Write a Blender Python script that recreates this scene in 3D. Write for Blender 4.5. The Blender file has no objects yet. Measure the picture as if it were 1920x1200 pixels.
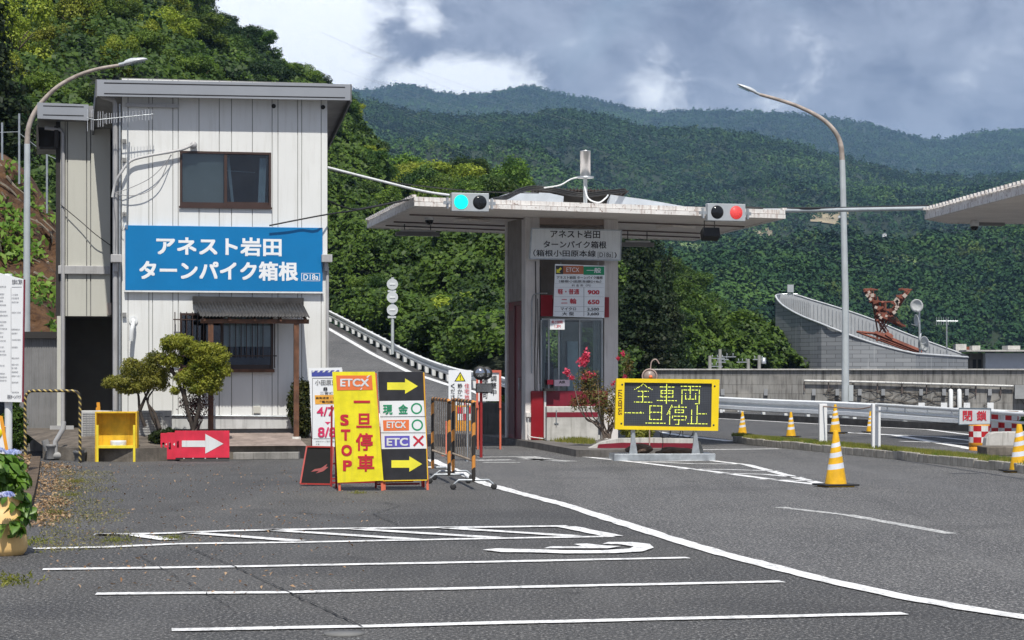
import bpy, bmesh, math, random
import numpy as np
from mathutils import Vector, Matrix, noise
random.seed(7); rng = np.random.default_rng(7)
R = math.radians
SC = bpy.context.scene
COL = SC.collection
# ---------------------------------------------------------------- camera, sky, sun, exposure
F, H, HZ = 4200.0, 1.7, 700.0          # focal length in photo pixels, eye height, horizon row
cam = bpy.data.cameras.new('camera'); camo = bpy.data.objects.new('camera', cam); COL.objects.link(camo)
cam.lens = F / 1920 * 36; cam.sensor_width = 36; cam.shift_y = 100 / 1920
cam.clip_start = .5; cam.clip_end = 20000
camo.location = (0, 0, H); camo.rotation_euler = (R(90), 0, 0)
SC.camera = camo
SUN_EL, SUN_AZ = 58, 5                 # azimuth: degrees from straight behind the camera towards the right
el = R(SUN_EL); az = R(SUN_AZ)
tosun = Vector((math.sin(az) * math.cos(el), -math.cos(az) * math.cos(el), math.sin(el)))
sl = bpy.data.lights.new('sun', 'SUN'); sl.energy = 4.0; sl.angle = R(.6); sl.color = (1, .955, .88)
so = bpy.data.objects.new('sun', sl); COL.objects.link(so); so.rotation_euler = tosun.to_track_quat('Z', 'Y').to_euler()
W = bpy.data.worlds.new('World'); SC.world = W; W.use_nodes = True
SC.view_settings.view_transform = 'Standard'; SC.view_settings.look = 'None'
SC.view_settings.exposure = .30; SC.view_settings.gamma = 1

class NT:
    def __init__(s, tree): s.t = tree; s.n = tree.nodes; s.l = tree.links
    def new(s, typ, **kw):
        nd = s.n.new(typ)
        for k, v in kw.items(): setattr(nd, k, v)
        return nd
    def link(s, a, b): s.l.new(a, b)
    def put(s, sock, v):
        if hasattr(v, 'is_linked') or hasattr(v, 'links'): s.l.new(v, sock)
        else: sock.default_value = v
    def math(s, op, a, b=0, clamp=False):
        m = s.new('ShaderNodeMath', operation=op, use_clamp=clamp); s.put(m.inputs[0], a); s.put(m.inputs[1], b); return m.outputs[0]
    def mix(s, f, a, b, mode='MIX'):
        m = s.new('ShaderNodeMix', data_type='RGBA', blend_type=mode); s.put(m.inputs[0], f)
        s.put(m.inputs[6], a if hasattr(a, 'links') else (*a[:3], 1)); s.put(m.inputs[7], b if hasattr(b, 'links') else (*b[:3], 1)); return m.outputs[2]
    def noise(s, vec, scale=5, detail=4, rough=.55, dist=0):
        m = s.new('ShaderNodeTexNoise'); m.inputs['Scale'].default_value = scale; m.inputs['Detail'].default_value = detail
        m.inputs['Roughness'].default_value = rough; m.inputs['Distortion'].default_value = dist
        if vec is not None: s.link(vec, m.inputs['Vector'])
        return m.outputs[0]
    def ramp(s, f, a, b):
        m = s.new('ShaderNodeMapRange'); s.put(m.inputs[0], f); m.inputs[1].default_value = a; m.inputs[2].default_value = b
        m.interpolation_type = 'SMOOTHSTEP'; return m.outputs[0]
    def mapping(s, vec, scale=(1, 1, 1), rot=(0, 0, 0), loc=(0, 0, 0)):
        m = s.new('ShaderNodeMapping'); s.link(vec, m.inputs[0]); m.inputs['Scale'].default_value = scale
        m.inputs['Rotation'].default_value = rot; m.inputs['Location'].default_value = loc; return m.outputs[0]

w = NT(W.node_tree); w.n.clear()
sky = w.new('ShaderNodeTexSky'); sky.sky_type = 'NISHITA'; sky.sun_disc = False; sky.sun_elevation = el; sky.sun_rotation = R(180 - SUN_AZ)
sky.altitude = 100; sky.air_density = 1.2; sky.dust_density = 1.0
tc = w.new('ShaderNodeTexCoord').outputs['Generated']
def spot(px, py, r0, r1, sx=1, sz=1):
    d = Vector(((px - 960) / F, 1, (HZ - py) / F)).normalized()
    sub = w.new('ShaderNodeVectorMath', operation='SUBTRACT'); w.link(tc, sub.inputs[0]); sub.inputs[1].default_value = d
    mu = w.new('ShaderNodeVectorMath', operation='MULTIPLY'); w.link(sub.outputs[0], mu.inputs[0]); mu.inputs[1].default_value = (sx, 1, sz)
    ln = w.new('ShaderNodeVectorMath', operation='LENGTH'); w.link(mu.outputs[0], ln.inputs[0])
    return w.ramp(ln.outputs['Value'], r1, r0)
n1 = w.noise(w.mapping(tc, (1, 1, 1.7)), 13, 7, .58, .4)
n2 = w.noise(w.mapping(tc, (1, 1, 1.5), loc=(3, 1, 2)), 34, 7, .62, .5)
n3 = w.noise(w.mapping(tc, (1, 1, 1.6), loc=(8, 4, 1)), 5, 4, .5, .3)
nn = w.math('ADD', w.math('MULTIPLY', n1, .6), w.math('MULTIPLY', n2, .4))
grey = w.mix(w.ramp(nn, .36, .62), (.175, .195, .275), (.37, .405, .50))
m1 = w.math('MAXIMUM', w.math('MAXIMUM', spot(520, 70, .012, .075, 1, 1), spot(400, 10, .01, .05)), w.math('MULTIPLY', spot(860, 165, .004, .04, .62, 1.6), 1.0))
m1 = w.math('MAXIMUM', m1, w.math('MULTIPLY', spot(800, 40, .0, .02), .6))
m1 = w.math('MAXIMUM', m1, w.math('MULTIPLY', spot(1250, 160, .0, .05, 1, 1.2), .26))
m1 = w.math('MAXIMUM', m1, w.math('MULTIPLY', spot(1500, 120, .0, .055, .7, 1.2), .15))
wm = w.ramp(w.math('ADD', w.math('MULTIPLY', m1, .68), w.math('MULTIPLY', w.math('SUBTRACT', nn, .5), 1.8)), .14, .50)
cl = w.mix(wm, grey, (1.05, 1.08, 1.12))
s1 = w.new('ShaderNodeVectorMath', operation='SCALE'); w.link(sky.outputs[0], s1.inputs[0]); s1.inputs['Scale'].default_value = .11
allsky = w.mix(w.ramp(n3, .25, .45), s1.outputs[0], cl)
bg = w.new('ShaderNodeBackground'); w.link(allsky, bg.inputs[0]); bg.inputs[1].default_value = 1.12
out = w.new('ShaderNodeOutputWorld'); w.link(bg.outputs[0], out.inputs[0])

# ---------------------------------------------------------------- materials
def lin(r, g, b):
    f = lambda c: (c / 255 / 12.92) if c / 255 <= .04045 else ((c / 255 + .055) / 1.055) ** 2.4
    return (f(r), f(g), f(b))
MATS = {}
def M(name, col=(.5, .5, .5), rough=.6, metal=0., var=.12, scale=3., bump=0., bscale=60., streak=0., grime=(.06, .055, .045), spots=0., spotcol=(.12, .05, .03), emit=0., spec=.5, coat=0.):
    if name in MATS: return MATS[name]
    m = bpy.data.materials.new(name); m.use_nodes = True; t = NT(m.node_tree); t.n.clear()
    b = t.new('ShaderNodeBsdfPrincipled'); o = t.new('ShaderNodeOutputMaterial'); t.link(b.outputs[0], o.inputs[0])
    v = t.new('ShaderNodeTexCoord').outputs['Object']
    n = t.noise(v, scale, 6, .6)
    c = t.mix(t.ramp(n, .3, .7), [x * (1 - var) for x in col], [min(1, x * (1 + var)) for x in col])
    if streak:
        sn = t.noise(t.mapping(v, (9, 9, .7)), 1.6, 5, .6)
        c = t.mix(t.math('MULTIPLY', t.ramp(sn, .48, .72), streak), c, grime)
    if spots:
        sn = t.noise(v, 14, 5, .7)
        c = t.mix(t.math('MULTIPLY', t.ramp(sn, .56, .68), spots), c, spotcol)
    t.link(c, b.inputs['Base Color'])
    b.inputs['Roughness'].default_value = rough; b.inputs['Metallic'].default_value = metal
    b.inputs['Specular IOR Level'].default_value = spec; b.inputs['Coat Weight'].default_value = coat
    if bump:
        bp = t.new('ShaderNodeBump'); bp.inputs['Strength'].default_value = bump; bp.inputs['Distance'].default_value = .02
        t.link(t.noise(v, bscale, 4, .6), bp.inputs['Height']); t.link(bp.outputs[0], b.inputs['Normal'])
    if emit:
        t.link(c, b.inputs['Emission Color']); b.inputs['Emission Strength'].default_value = emit
    MATS[name] = m; return m
def glass_mat(name, tint=(.75, .82, .85), mixf=.75):
    m = bpy.data.materials.new(name); m.use_nodes = True; t = NT(m.node_tree); t.n.clear()
    tr = t.new('ShaderNodeBsdfTransparent'); tr.inputs[0].default_value = (*tint, 1)
    gl = t.new('ShaderNodeBsdfGlossy'); gl.inputs['Roughness'].default_value = .03
    fr = t.new('ShaderNodeFresnel'); fr.inputs[0].default_value = 1.5
    f = t.math('ADD', t.math('MULTIPLY', fr.outputs[0], mixf), .03, True)
    mx = t.new('ShaderNodeMixShader'); t.link(f, mx.inputs[0]); t.link(tr.outputs[0], mx.inputs[1]); t.link(gl.outputs[0], mx.inputs[2])
    o = t.new('ShaderNodeOutputMaterial'); t.link(mx.outputs[0], o.inputs[0]); MATS[name] = m; return m
def leaf_mat(name, c1, c2, c3=None, nscale=.35, transl=.3, rough=.55, objvar=.25):
    m = bpy.data.materials.new(name); m.use_nodes = True; t = NT(m.node_tree); t.n.clear()
    g = t.new('ShaderNodeNewGeometry'); oi = t.new('ShaderNodeObjectInfo')
    c = t.mix(g.outputs['Random Per Island'], c1, c2)
    n = t.noise(g.outputs['Position'], nscale, 4, .6)
    if c3: c = t.mix(t.ramp(n, .48, .66), c, c3)
    hs = t.new('ShaderNodeHueSaturation'); t.link(c, hs.inputs['Color'])
    t.link(t.math('ADD', t.math('MULTIPLY', oi.outputs['Random'], .022), .494), hs.inputs['Hue'])
    t.link(t.math('ADD', t.math('MULTIPLY', oi.outputs['Random'], objvar * 2), 1 - objvar), hs.inputs['Value'])
    c = hs.outputs[0]
    b = t.new('ShaderNodeBsdfPrincipled'); t.link(c, b.inputs['Base Color']); b.inputs['Roughness'].default_value = rough; b.inputs['Specular IOR Level'].default_value = .3
    tb = t.new('ShaderNodeBsdfTranslucent'); t.link(c, tb.inputs[0])
    mx = t.new('ShaderNodeMixShader'); mx.inputs[0].default_value = transl; t.link(b.outputs[0], mx.inputs[1]); t.link(tb.outputs[0], mx.inputs[2])
    o = t.new('ShaderNodeOutputMaterial'); t.link(mx.outputs[0], o.inputs[0]); MATS[name] = m; return m

white = M('white_paint', (.72, .74, .74), .45, var=.05, streak=.18)
wallw = M('white_cladding', (.76, .77, .75), .5, var=.03, scale=.6, streak=.22, grime=(.50, .49, .44), bump=.15, bscale=1.6)
wallb = M('beige_cladding', (.55, .55, .49), .55, var=.03, scale=.6, streak=.12, grime=(.33, .32, .28))
groove = M('panel_joint', (.23, .23, .225), .8)
fascia = M('grey_fascia', (.33, .35, .38), .45, metal=.2, var=.05, scale=1)
dark = M('dark_void', (.02, .02, .022), .8)
black = M('black_rubber', (.02, .02, .02), .6)
conc = M('concrete', (.27, .26, .24), .85, var=.22, scale=2.5, bump=.5, bscale=30, streak=.5)
concw = M('pale_concrete', (.52, .51, .48), .8, var=.15, scale=3, bump=.3, streak=.5, grime=(.2, .19, .16))
galv = M('galvanised_steel', (.42, .45, .47), .4, metal=.55, var=.15, scale=8)
polemat = M('pole_paint', (.50, .54, .55), .45, metal=.1, var=.08, scale=2, streak=.15)
rustpole = M('rusty_pole', (.36, .31, .27), .6, var=.3, scale=3, spots=.5, spotcol=(.20, .10, .06))
wood = M('brown_timber', (.14, .062, .032), .6, var=.35, scale=6, streak=.5, grime=(.05, .025, .015))
pvc = M('grey_pipe', (.42, .42, .42), .45, var=.08, streak=.2)
brownmetal = M('brown_frame', (.055, .032, .026), .4, var=.1)
blue = M('blue_sign', lin(0, 118, 178), .38, var=.06, scale=1.2, bump=.25, bscale=2.5)
signw = M('white_sign_face', (.82, .84, .85), .4, var=.02, scale=2, streak=.04)
ink = M('black_ink', (.015, .015, .02), .5)
redink = M('red_ink', (.55, .02, .04), .5, var=.05)
yellow = M('yellow_board', (.83, .73, .02), .4, var=.10, scale=5, streak=.35, grime=(.52, .47, .05), bump=.15, bscale=4)
yell2 = M('yellow_frame_paint', (.86, .60, .02), .45, var=.08, streak=.2, grime=(.5, .3, .03))
orange = M('orange_ink', (.80, .19, .055), .5, var=.03)
green = M('green_ink', (.01, .28, .12), .5, var=.03)
purple = M('violet_ink', (.12, .10, .47), .5, var=.03)
blk = M('black_board', (.03, .03, .034), .35, var=.2, scale=6, bump=.2, bscale=8)
maroon = M('maroon_paint', (.20, .012, .028), .4, var=.12, scale=3, streak=.2)
redboard = M('red_board', (.68, .03, .065), .45, var=.15, scale=3, streak=.2, grime=(.4, .06, .06))
glass = glass_mat('window_glass'); glassd = glass_mat('booth_glass', (.84, .90, .90), .6)
curtain = M('curtain_cloth', (.55, .62, .68), .9, var=.1)
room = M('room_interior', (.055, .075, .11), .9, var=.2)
leafg = None

# ---------------------------------------------------------------- mesh helpers
class MB:
    def __init__(s): s.v = []; s.f = []; s.sm = []
    def add(s, vs, fs, smooth=False):
        k = len(s.v); s.v += [tuple(a) for a in vs]; s.f += [tuple(i + k for i in f) for f in fs]; s.sm += [smooth] * len(fs); return s
    def box(s, x0, x1, y0, y1, z0, z1, m=None):
        vs = [Vector((x, y, z)) for x in (x0, x1) for y in (y0, y1) for z in (z0, z1)]
        if m is not None: vs = [m @ v for v in vs]
        return s.add(vs, [(0, 1, 3, 2), (4, 6, 7, 5), (0, 4, 5, 1), (2, 3, 7, 6), (0, 2, 6, 4), (1, 5, 7, 3)])
    def quad(s, a, b, c, d): return s.add([a, b, c, d], [(0, 1, 2, 3)])
    def tube(s, pts, r, n=8, r2=None, cap=True):
        pts = [Vector(p) for p in pts]; vs = []; fs = []; N = len(pts); up = None
        for i, p in enumerate(pts):
            d = (pts[min(i + 1, N - 1)] - pts[max(i - 1, 0)])
            if d.length < 1e-9: d = Vector((0, 0, 1))
            d.normalize()
            if up is None: up = d.orthogonal().normalized()
            else:
                up = up - d * up.dot(d)
                if up.length < 1e-6: up = d.orthogonal()
                up.normalize()
            q = d.cross(up)
            rr = r[i] if isinstance(r, (list, tuple)) else (r if r2 is None else r + (r2 - r) * i / max(1, N - 1))
            for k in range(n):
                a = 2 * math.pi * k / n; vs.append(p + up * (rr * math.cos(a)) + q * (rr * math.sin(a)))
        for i in range(N - 1):
            for k in range(n):
                k2 = (k + 1) % n; fs.append((i * n + k, i * n + k2, (i + 1) * n + k2, (i + 1) * n + k))
        s.add(vs, fs, n > 5)
        if cap: s.add(vs[:n], [tuple(range(n))[::-1]]); s.add(vs[-n:], [tuple(range(n))])
        return s
    def lathe(s, prof, c=(0, 0, 0), n=20, ax='z', m=None, sm=True):
        vs = []; fs = []
        for (r, z) in prof:
            for k in range(n):
                a = 2 * math.pi * k / n
                p = Vector((r * math.cos(a), r * math.sin(a), z))
                if ax == 'y': p = Vector((p.x, z, p.y))
                if ax == 'x': p = Vector((z, p.x, p.y))
                if m is not None: p = m @ p
                vs.append(Vector(c) + p)
        for i in range(len(prof) - 1):
            for k in range(n):
                k2 = (k + 1) % n; fs.append((i * n + k, i * n + k2, (i + 1) * n + k2, (i + 1) * n + k))
        s.add(vs, fs, sm)
        s.add(vs[:n], [tuple(range(n))[::-1]]); s.add(vs[-n:], [tuple(range(n))]); return s
    def prism(s, poly, y0, y1):               # polygon in x,z pulled along y
        n = len(poly); vs = [(x, y0, z) for x, z in poly] + [(x, y1, z) for x, z in poly]
        fs = [tuple(range(n)), tuple(range(2 * n - 1, n - 1, -1))] + [(i, i + n, (i + 1) % n + n, (i + 1) % n) for i in range(n)]
        return s.add(vs, fs)
    def slab(s, poly, z0, z1):                # polygon in x,y pulled along z
        n = len(poly); vs = [(p[0], p[1], z0) for p in poly] + [(p[0], p[1], z1) for p in poly]
        fs = [tuple(range(n))[::-1], tuple(range(n, 2 * n))] + [(i, (i + 1) % n, (i + 1) % n + n, i + n) for i in range(n)]
        return s.add(vs, fs)
    def build(s, name, mat, parent=None, bevel=0, loc=None):
        me = bpy.data.meshes.new(name); me.from_pydata(s.v, [], s.f); me.materials.append(mat)
        me.polygons.foreach_set('use_smooth', s.sm); me.update()
        o = bpy.data.objects.new(name, me); COL.objects.link(o)
        if parent is not None: o.parent = parent
        if loc is not None: o.location = loc
        if bevel:
            bm = bmesh.new(); bm.from_mesh(me); bmesh.ops.recalc_face_normals(bm, faces=bm.faces); bm.to_mesh(me); bm.free()
            md = o.modifiers.new('bevel', 'BEVEL'); md.width = bevel; md.segments = 2; md.limit_method = 'ANGLE'
        return o
def tag(o, label, cat, group=None):
    o['label'] = label; o['category'] = cat
    if group: o['group'] = group
    return o
def struct(o, kind='structure', label=None):
    o['kind'] = kind
    if label: o['label'] = label
    return o
def empty(name, loc, rz=0):
    o = bpy.data.objects.new(name, None); COL.objects.link(o); o.location = loc; o.rotation_euler = (0, 0, rz); o.empty_display_size = .3
    return o
def PT(px, py, Y): return Vector(((px - 960) * Y / F, Y, H + (HZ - py) * Y / F))
def GY(py, z=0): return (H - z) * F / (py - HZ)
def GP(px, py, z=0):
    Y = GY(py, z); return Vector(((px - 960) * Y / F, Y, z))
class Frame:
    """a thing's own axes (origin on the ground, turned by th) and the way from a photo pixel to a point on one of its planes"""
    def __init__(s, px, Y, th=0, z0=0):
        s.O = Vector(((px - 960) * Y / F, Y, z0)); s.th = R(th); s.c = math.cos(s.th); s.s = math.sin(s.th)
    def at(s, px, py, y=0):
        k = (px - 960) / F; x = (k * (s.O.y + y * s.c) - s.O.x + y * s.s) / (s.c - k * s.s)
        Yw = s.O.y + x * s.s + y * s.c
        return Vector((x, y, H + (HZ - py) * Yw / F - s.O.z))
    def empty(s, name, label, cat, group=None):
        e = empty(name, s.O, s.th); tag(e, label, cat, group); return e
def copy_tree(o, parent=None):
    c = o.copy(); COL.objects.link(c); c.parent = parent
    for ch in list(o.children): copy_tree(ch, c)
    return c
# ---- lettering
TCACHE = {}
def text_geo(body, bold):
    k = (body, bold)
    if k in TCACHE: return TCACHE[k]
    cu = bpy.data.curves.new('t', 'FONT'); cu.body = body; cu.size = 1; cu.offset = bold; cu.resolution_u = 4; cu.fill_mode = 'FRONT'
    ob = bpy.data.objects.new('t', cu); COL.objects.link(ob)
    dg = bpy.context.evaluated_depsgraph_get(); me = bpy.data.meshes.new_from_object(ob.evaluated_get(dg))
    v = [(a.co.x, a.co.y) for a in me.vertices]; f = [tuple(p.vertices) for p in me.polygons]
    bpy.data.objects.remove(ob); bpy.data.curves.remove(cu); bpy.data.meshes.remove(me)
    TCACHE[k] = (v, f); return v, f
def put_text(mb, body, p0, p1, bold=.01, d=.004):
    """letters filling the box between local corners p0 (left top) and p1 (right bottom), d in front of them"""
    v, f = text_geo(body, 0)
    if not v: return
    if bold > .002:
        b = bold * 1.0; k = len(v); vv = []; ff = []
        for q, (ox, oy) in enumerate(((-b, -b), (b, -b), (-b, b), (b, b), (0, 0))): vv += [(a + ox, c + oy, q * .0004) for a, c in v]; ff += [tuple(i + q * k for i in g) for g in f]
        v, f = vv, ff
    else: v = [(a, c, 0) for a, c in v]
    x0 = min(a[0] for a in v); x1 = max(a[0] for a in v); y0 = min(a[1] for a in v); y1 = max(a[1] for a in v)
    mb.add([(p0.x + (p1.x - p0.x) * (a - x0) / max(1e-6, x1 - x0), p0.y - d - e_, p1.z + (p0.z - p1.z) * (b - y0) / max(1e-6, y1 - y0)) for a, b, e_ in v], f)
def letters(fr, items, parent, y=0, d=.004, bold=.012, name='lettering'):
    """items: (text, px0, py0, px1, py1, material, [bold]); one mesh per colour"""
    by = {}
    for it in items:
        mb = by.setdefault(it[5].name, (MB(), it[5]))[0]; b = it[6] if len(it) > 6 else bold
        a, c = fr.at(it[1], it[2], y), fr.at(it[3], it[4], y)
        put_text(mb, it[0], a, c, b, d)
    for mb, m in by.values(): mb.build(name, m, parent)
def rect(fr, mb, px0, py0, px1, py1, y, th):
    a, c = fr.at(px0, py0, y), fr.at(px1, py1, y)
    mb.box(a.x, c.x, y - th, y, c.z, a.z)
def poly(fr, mb, pts, y, th=.003):
    q = [fr.at(a, b, y) for a, b in pts]; mb.prism([(p.x, p.z) for p in q], y - th, y)
def arrow(fr, mb, x0, yc, x1, hw, hh, hl, y, th=.003):
    poly(fr, mb, [(x0, yc - hw), (x1 - hl, yc - hw), (x1 - hl, yc - hh), (x1, yc), (x1 - hl, yc + hh), (x1 - hl, yc + hw), (x0, yc + hw)], y, th)
def ring(fr, mb, cx, cy, r0, r1, y, n=28):
    c = fr.at(cx, cy, y); s = (fr.at(cx + 1, cy, y) - c).x
    vs = [(c.x + r * s * math.cos(2 * math.pi * k / n), y, c.z + r * s * math.sin(2 * math.pi * k / n)) for r in (r0, r1) for k in range(n)]
    mb.add(vs, [(k, (k + 1) % n, (k + 1) % n + n, k + n) for k in range(n)])
# ================================================================ GROUND, ROADS, MARKINGS
def asphalt(name, base=.085, warm=.0, patch=.25):
    m = bpy.data.materials.new(name); m.use_nodes = True; t = NT(m.node_tree); b = t.n['Principled BSDF']
    g = t.new('ShaderNodeNewGeometry').outputs['Position']
    n1 = t.noise(g, .22, 5, .6, .4); n2 = t.noise(t.mapping(g, (1, .35, 1)), 1.3, 6, .6); n3 = t.noise(t.mapping(g, (1, .6, 1)), 38, 4, .85); n4 = t.noise(t.mapping(g, (1, .5, 1)), 9, 5, .75)
    c = t.mix(t.ramp(n1, .35, .65), [base * (1 - patch)] * 2 + [base * (1 - patch) * 1.02], (base * (1 + patch * .7) + warm, base * (1 + patch * .7) + warm * .6, base * (1 + patch * .7)))
    c = t.mix(t.math('MULTIPLY', t.ramp(n2, .42, .7), .35), c, (base * .55, base * .55, base * .57))
    c = t.mix(t.math('MULTIPLY', t.ramp(n4, .5, .75), .3), c, (base * 1.7, base * 1.68, base * 1.6))
    c = t.mix(t.math('MULTIPLY', t.ramp(n3, .54, .62), .9), c, (base * 4.6, base * 4.5, base * 4.3))
    c = t.mix(t.math('MULTIPLY', t.ramp(n3, .48, .40), .95), c, (base * .25, base * .25, base * .25))
    tr_ = t.noise(t.mapping(g, (1.3, .05, 1), (0, 0, R(-11))), 1.0, 4, .55); c = t.mix(t.math('MULTIPLY', t.ramp(tr_, .48, .68), .22), c, (base * 1.75, base * 1.75, base * 1.75)); c = t.mix(t.math('MULTIPLY', t.ramp(tr_, .46, .30), .22), c, (base * .45, base * .45, base * .46))
    st_ = t.noise(g, .9, 2, .4); c = t.mix(t.math('MULTIPLY', t.ramp(st_, .70, .76), .5), c, (base * .35, base * .33, base * .32)); vo = t.new('ShaderNodeTexVoronoi'); vo.feature = 'DISTANCE_TO_EDGE'; vo.inputs['Scale'].default_value = .16; t.link(t.mapping(g, (1, 1, 1), loc=(3, 1, 0)), vo.inputs['Vector'])
    pk = t.noise(g, .35, 2, .5); c = t.mix(t.math('MULTIPLY', t.ramp(pk, .6, .61), .22), c, (base * .5, base * .5, base * .52))
    t.link(c, b.inputs['Base Color']); b.inputs['Roughness'].default_value = .82; b.inputs['Specular IOR Level'].default_value = .35
    bp = t.new('ShaderNodeBump'); bp.inputs['Strength'].default_value = .7; bp.inputs['Distance'].default_value = .012
    t.link(n3, bp.inputs['Height']); t.link(bp.outputs[0], b.inputs['Normal'])
    return m
asph = asphalt('asphalt', .074, .006, .2); asph2 = asphalt('lane_asphalt', .100, .002, .16)
# ground: one sheet to the horizon
mb = MB(); xs = [-6000, -1500, -300, -80, -30, 0, 30, 80, 300, 1500, 6000]; ys = [-300, 0, 20, 40, 60, 100, 200, 600, 2000, 8000]
vs = [(x, y, 0) for y in ys for x in xs]; n = len(xs)
mb.add(vs, [(j * n + i, j * n + i + 1, (j + 1) * n + i + 1, (j + 1) * n + i) for j in range(len(ys) - 1) for i in range(n - 1)])
struct(mb.build('ground', asph))
# the running lane, a lighter asphalt right of the long white line
line_px = [(905, 906), (960, 922), (1060, 948), (1160, 980), (1260, 1012), (1360, 1041), (1460, 1067), (1560, 1092), (1700, 1122), (1810, 1142), (1925, 1160)]
mb = MB(); L = [GP(a, b) for a, b in line_px]
L = [Vector((-2.2, 52, 0)), Vector((-1.6, 44, 0))] + L + [L[-1] + (L[-1] - L[-2]) * 6]
for i in range(len(L) - 1):
    a, b = L[i], L[i + 1]; mb.quad((a.x, a.y, .004), (b.x, b.y, .004), (60, b.y, .004), (60, a.y, .004))
struct(mb.build('road', asph2))

def paint_mat():
    m = bpy.data.materials.new('road_paint'); m.use_nodes = True; t = NT(m.node_tree); b = t.n['Principled BSDF']
    g = t.new('ShaderNodeNewGeometry').outputs['Position']
    n = t.noise(g, 9, 6, .75); n2 = t.noise(g, 60, 3, .7)
    n9 = t.noise(t.mapping(g, (1, .12, 1)), 12, 5, .7); c = t.mix(t.ramp(n9, .4, .7), (.84, .84, .83), (.55, .55, .54))
    c = t.mix(t.math('MULTIPLY', t.ramp(n2, .60, .66), .8), c, (.16, .16, .16))
    c = t.mix(t.math('MULTIPLY', t.ramp(n, .58, .63), .85), c, (.14, .14, .14)); n8 = t.noise(g, 2.2, 6, .75); c = t.mix(t.math('MULTIPLY', t.ramp(n8, .55, .70), .45), c, (.30, .30, .29))
    t.link(c, b.inputs['Base Color']); b.inputs['Roughness'].default_value = .7
    return m
paint = paint_mat()
def worn_mat():
    m = bpy.data.materials.new('worn_road_paint'); m.use_nodes = True; t = NT(m.node_tree); b = t.n['Principled BSDF']
    g = t.new('ShaderNodeNewGeometry').outputs['Position']
    n = t.noise(g, 16, 6, .8); c = t.mix(t.ramp(n, .42, .60), (.62, .62, .60), (.13, .13, .13))
    t.link(c, b.inputs['Base Color']); b.inputs['Roughness'].default_value = .75; return m
worn = worn_mat()
def strip(mb, pts, wd, z=.009, jit=.012):
    """painted line along ground points"""
    P = []
    for i in range(len(pts) - 1):
        a, b = pts[i], pts[i + 1]; k = max(1, int((b - a).length / .25))
        for j in range(k): P.append(a.lerp(b, j / k))
    P.append(pts[-1]); vs = []
    for i, p in enumerate(P):
        d = (P[min(i + 1, len(P) - 1)] - P[max(i - 1, 0)]).normalized(); nrm = Vector((-d.y, d.x, 0))
        zz = p.z if abs(p.z) > .02 else 0
        for s in (-1, 1):
            q = p + nrm * (s * (wd / 2 + random.uniform(-jit, jit))); vs.append((q.x, q.y, zz + z))
    mb.add(vs, [(2 * i, 2 * i + 2, 2 * i + 3, 2 * i + 1) for i in range(len(P) - 1)])
def gpl(*a): return [GP(x, y) for x, y in a]
def mark(name, lst, mat=paint, label=None, z=.009):
    mb = MB()
    for pts, wd in lst: strip(mb, gpl(*pts), wd, z)
    return struct(mb.build(name, mat), label=label)
mark('stall_line', [([(322, 1183), (700, 1176), (1000, 1168), (1350, 1160), (1697, 1152)], .17)])
mark('stall_line', [([(180, 1115), (540, 1112), (900, 1104), (1467, 1092)], .17)])
mark('stall_line', [([(80, 1069), (430, 1064), (860, 1056), (1290, 1047)], .18)])
mark('stall_line', [([(62, 1030), (200, 1027), (330, 1021), (560, 1018), (860, 1012), (1150, 1007)], .19)])
mark('hatched_bay_marking', [([(178, 1004), (300, 1002), (430, 997), (620, 993), (900, 990), (1065, 988)], .22),
     ([(1062, 989), (1150, 1007)], .22), ([(178, 1004), (250, 1004), (318, 1014)], .2), ([(350, 1000), (560, 1016)], .2),
     ([(500, 995), (780, 1013)], .2), ([(660, 993), (930, 1010)], .2), ([(830, 991), (1080, 1007)], .2)], z=.012)
mb = MB(); strip(mb, L[1:], .20, .010, .016); struct(mb.build('lane_edge_line', paint))
mark('gore_marking', [([(1085, 856), (1200, 868), (1330, 884), (1450, 900), (1548, 911)], .17), ([(1225, 866), (1330, 864), (1400, 872), (1480, 893), (1552, 911)], .17),
     ([(1195, 866), (1300, 870), (1390, 871)], .16), ([(1270, 880), (1360, 881), (1460, 884)], .16), ([(1340, 888), (1430, 890), (1500, 896)], .16), ([(1420, 899), (1530, 903)], .14)])
mark('worn_guide_line', [([(1462, 952), (1590, 967), (1690, 985), (1785, 1002)], .16)], worn)
mark('cross_line', [([(1312, 844), (1460, 842)], .25)])
# wheelchair mark of the bay: head, body, wheel arc, foot, laid out along the stall
mb = MB()
for k, pp in enumerate((((905, 1033), (930, 1030.5), (1000, 1032), (1060, 1034), (1130, 1034), (1180, 1031), (1188, 1027), (1165, 1023), (1130, 1022), (1140, 1018.5), (1185, 1018.5), (1218, 1022), (1226, 1029), (1205, 1036), (1150, 1039.5), (1060, 1040), (1000, 1038), (940, 1037.5)), ((1020, 1031), (1032, 1027.5), (1092, 1027.5), (1076, 1023), (1100, 1022), (1135, 1026), (1165, 1027), (1140, 1031)))):
    q = gpl(*pp); mb.add([(v_.x, v_.y, .013 + k * .004) for v_ in q], [tuple(range(len(q)))])
struct(mb.build('wheelchair_marking', paint))
# lettering on the lane behind the toll gate
mb = MB()
for x0, ch in ((905, '般'), (975, '一')): pass
for pts, wd in [(((895, 858), (1010, 857)), .35), (((892, 864), (960, 863)), .5), (((905, 868), (975, 868)), .3), (((985, 861), (1070, 866)), .4), (((990, 858), (1030, 864)), .5)]: strip(mb, gpl(*pts), wd, .0105)
struct(mb.build('lane_lettering', worn))
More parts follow.
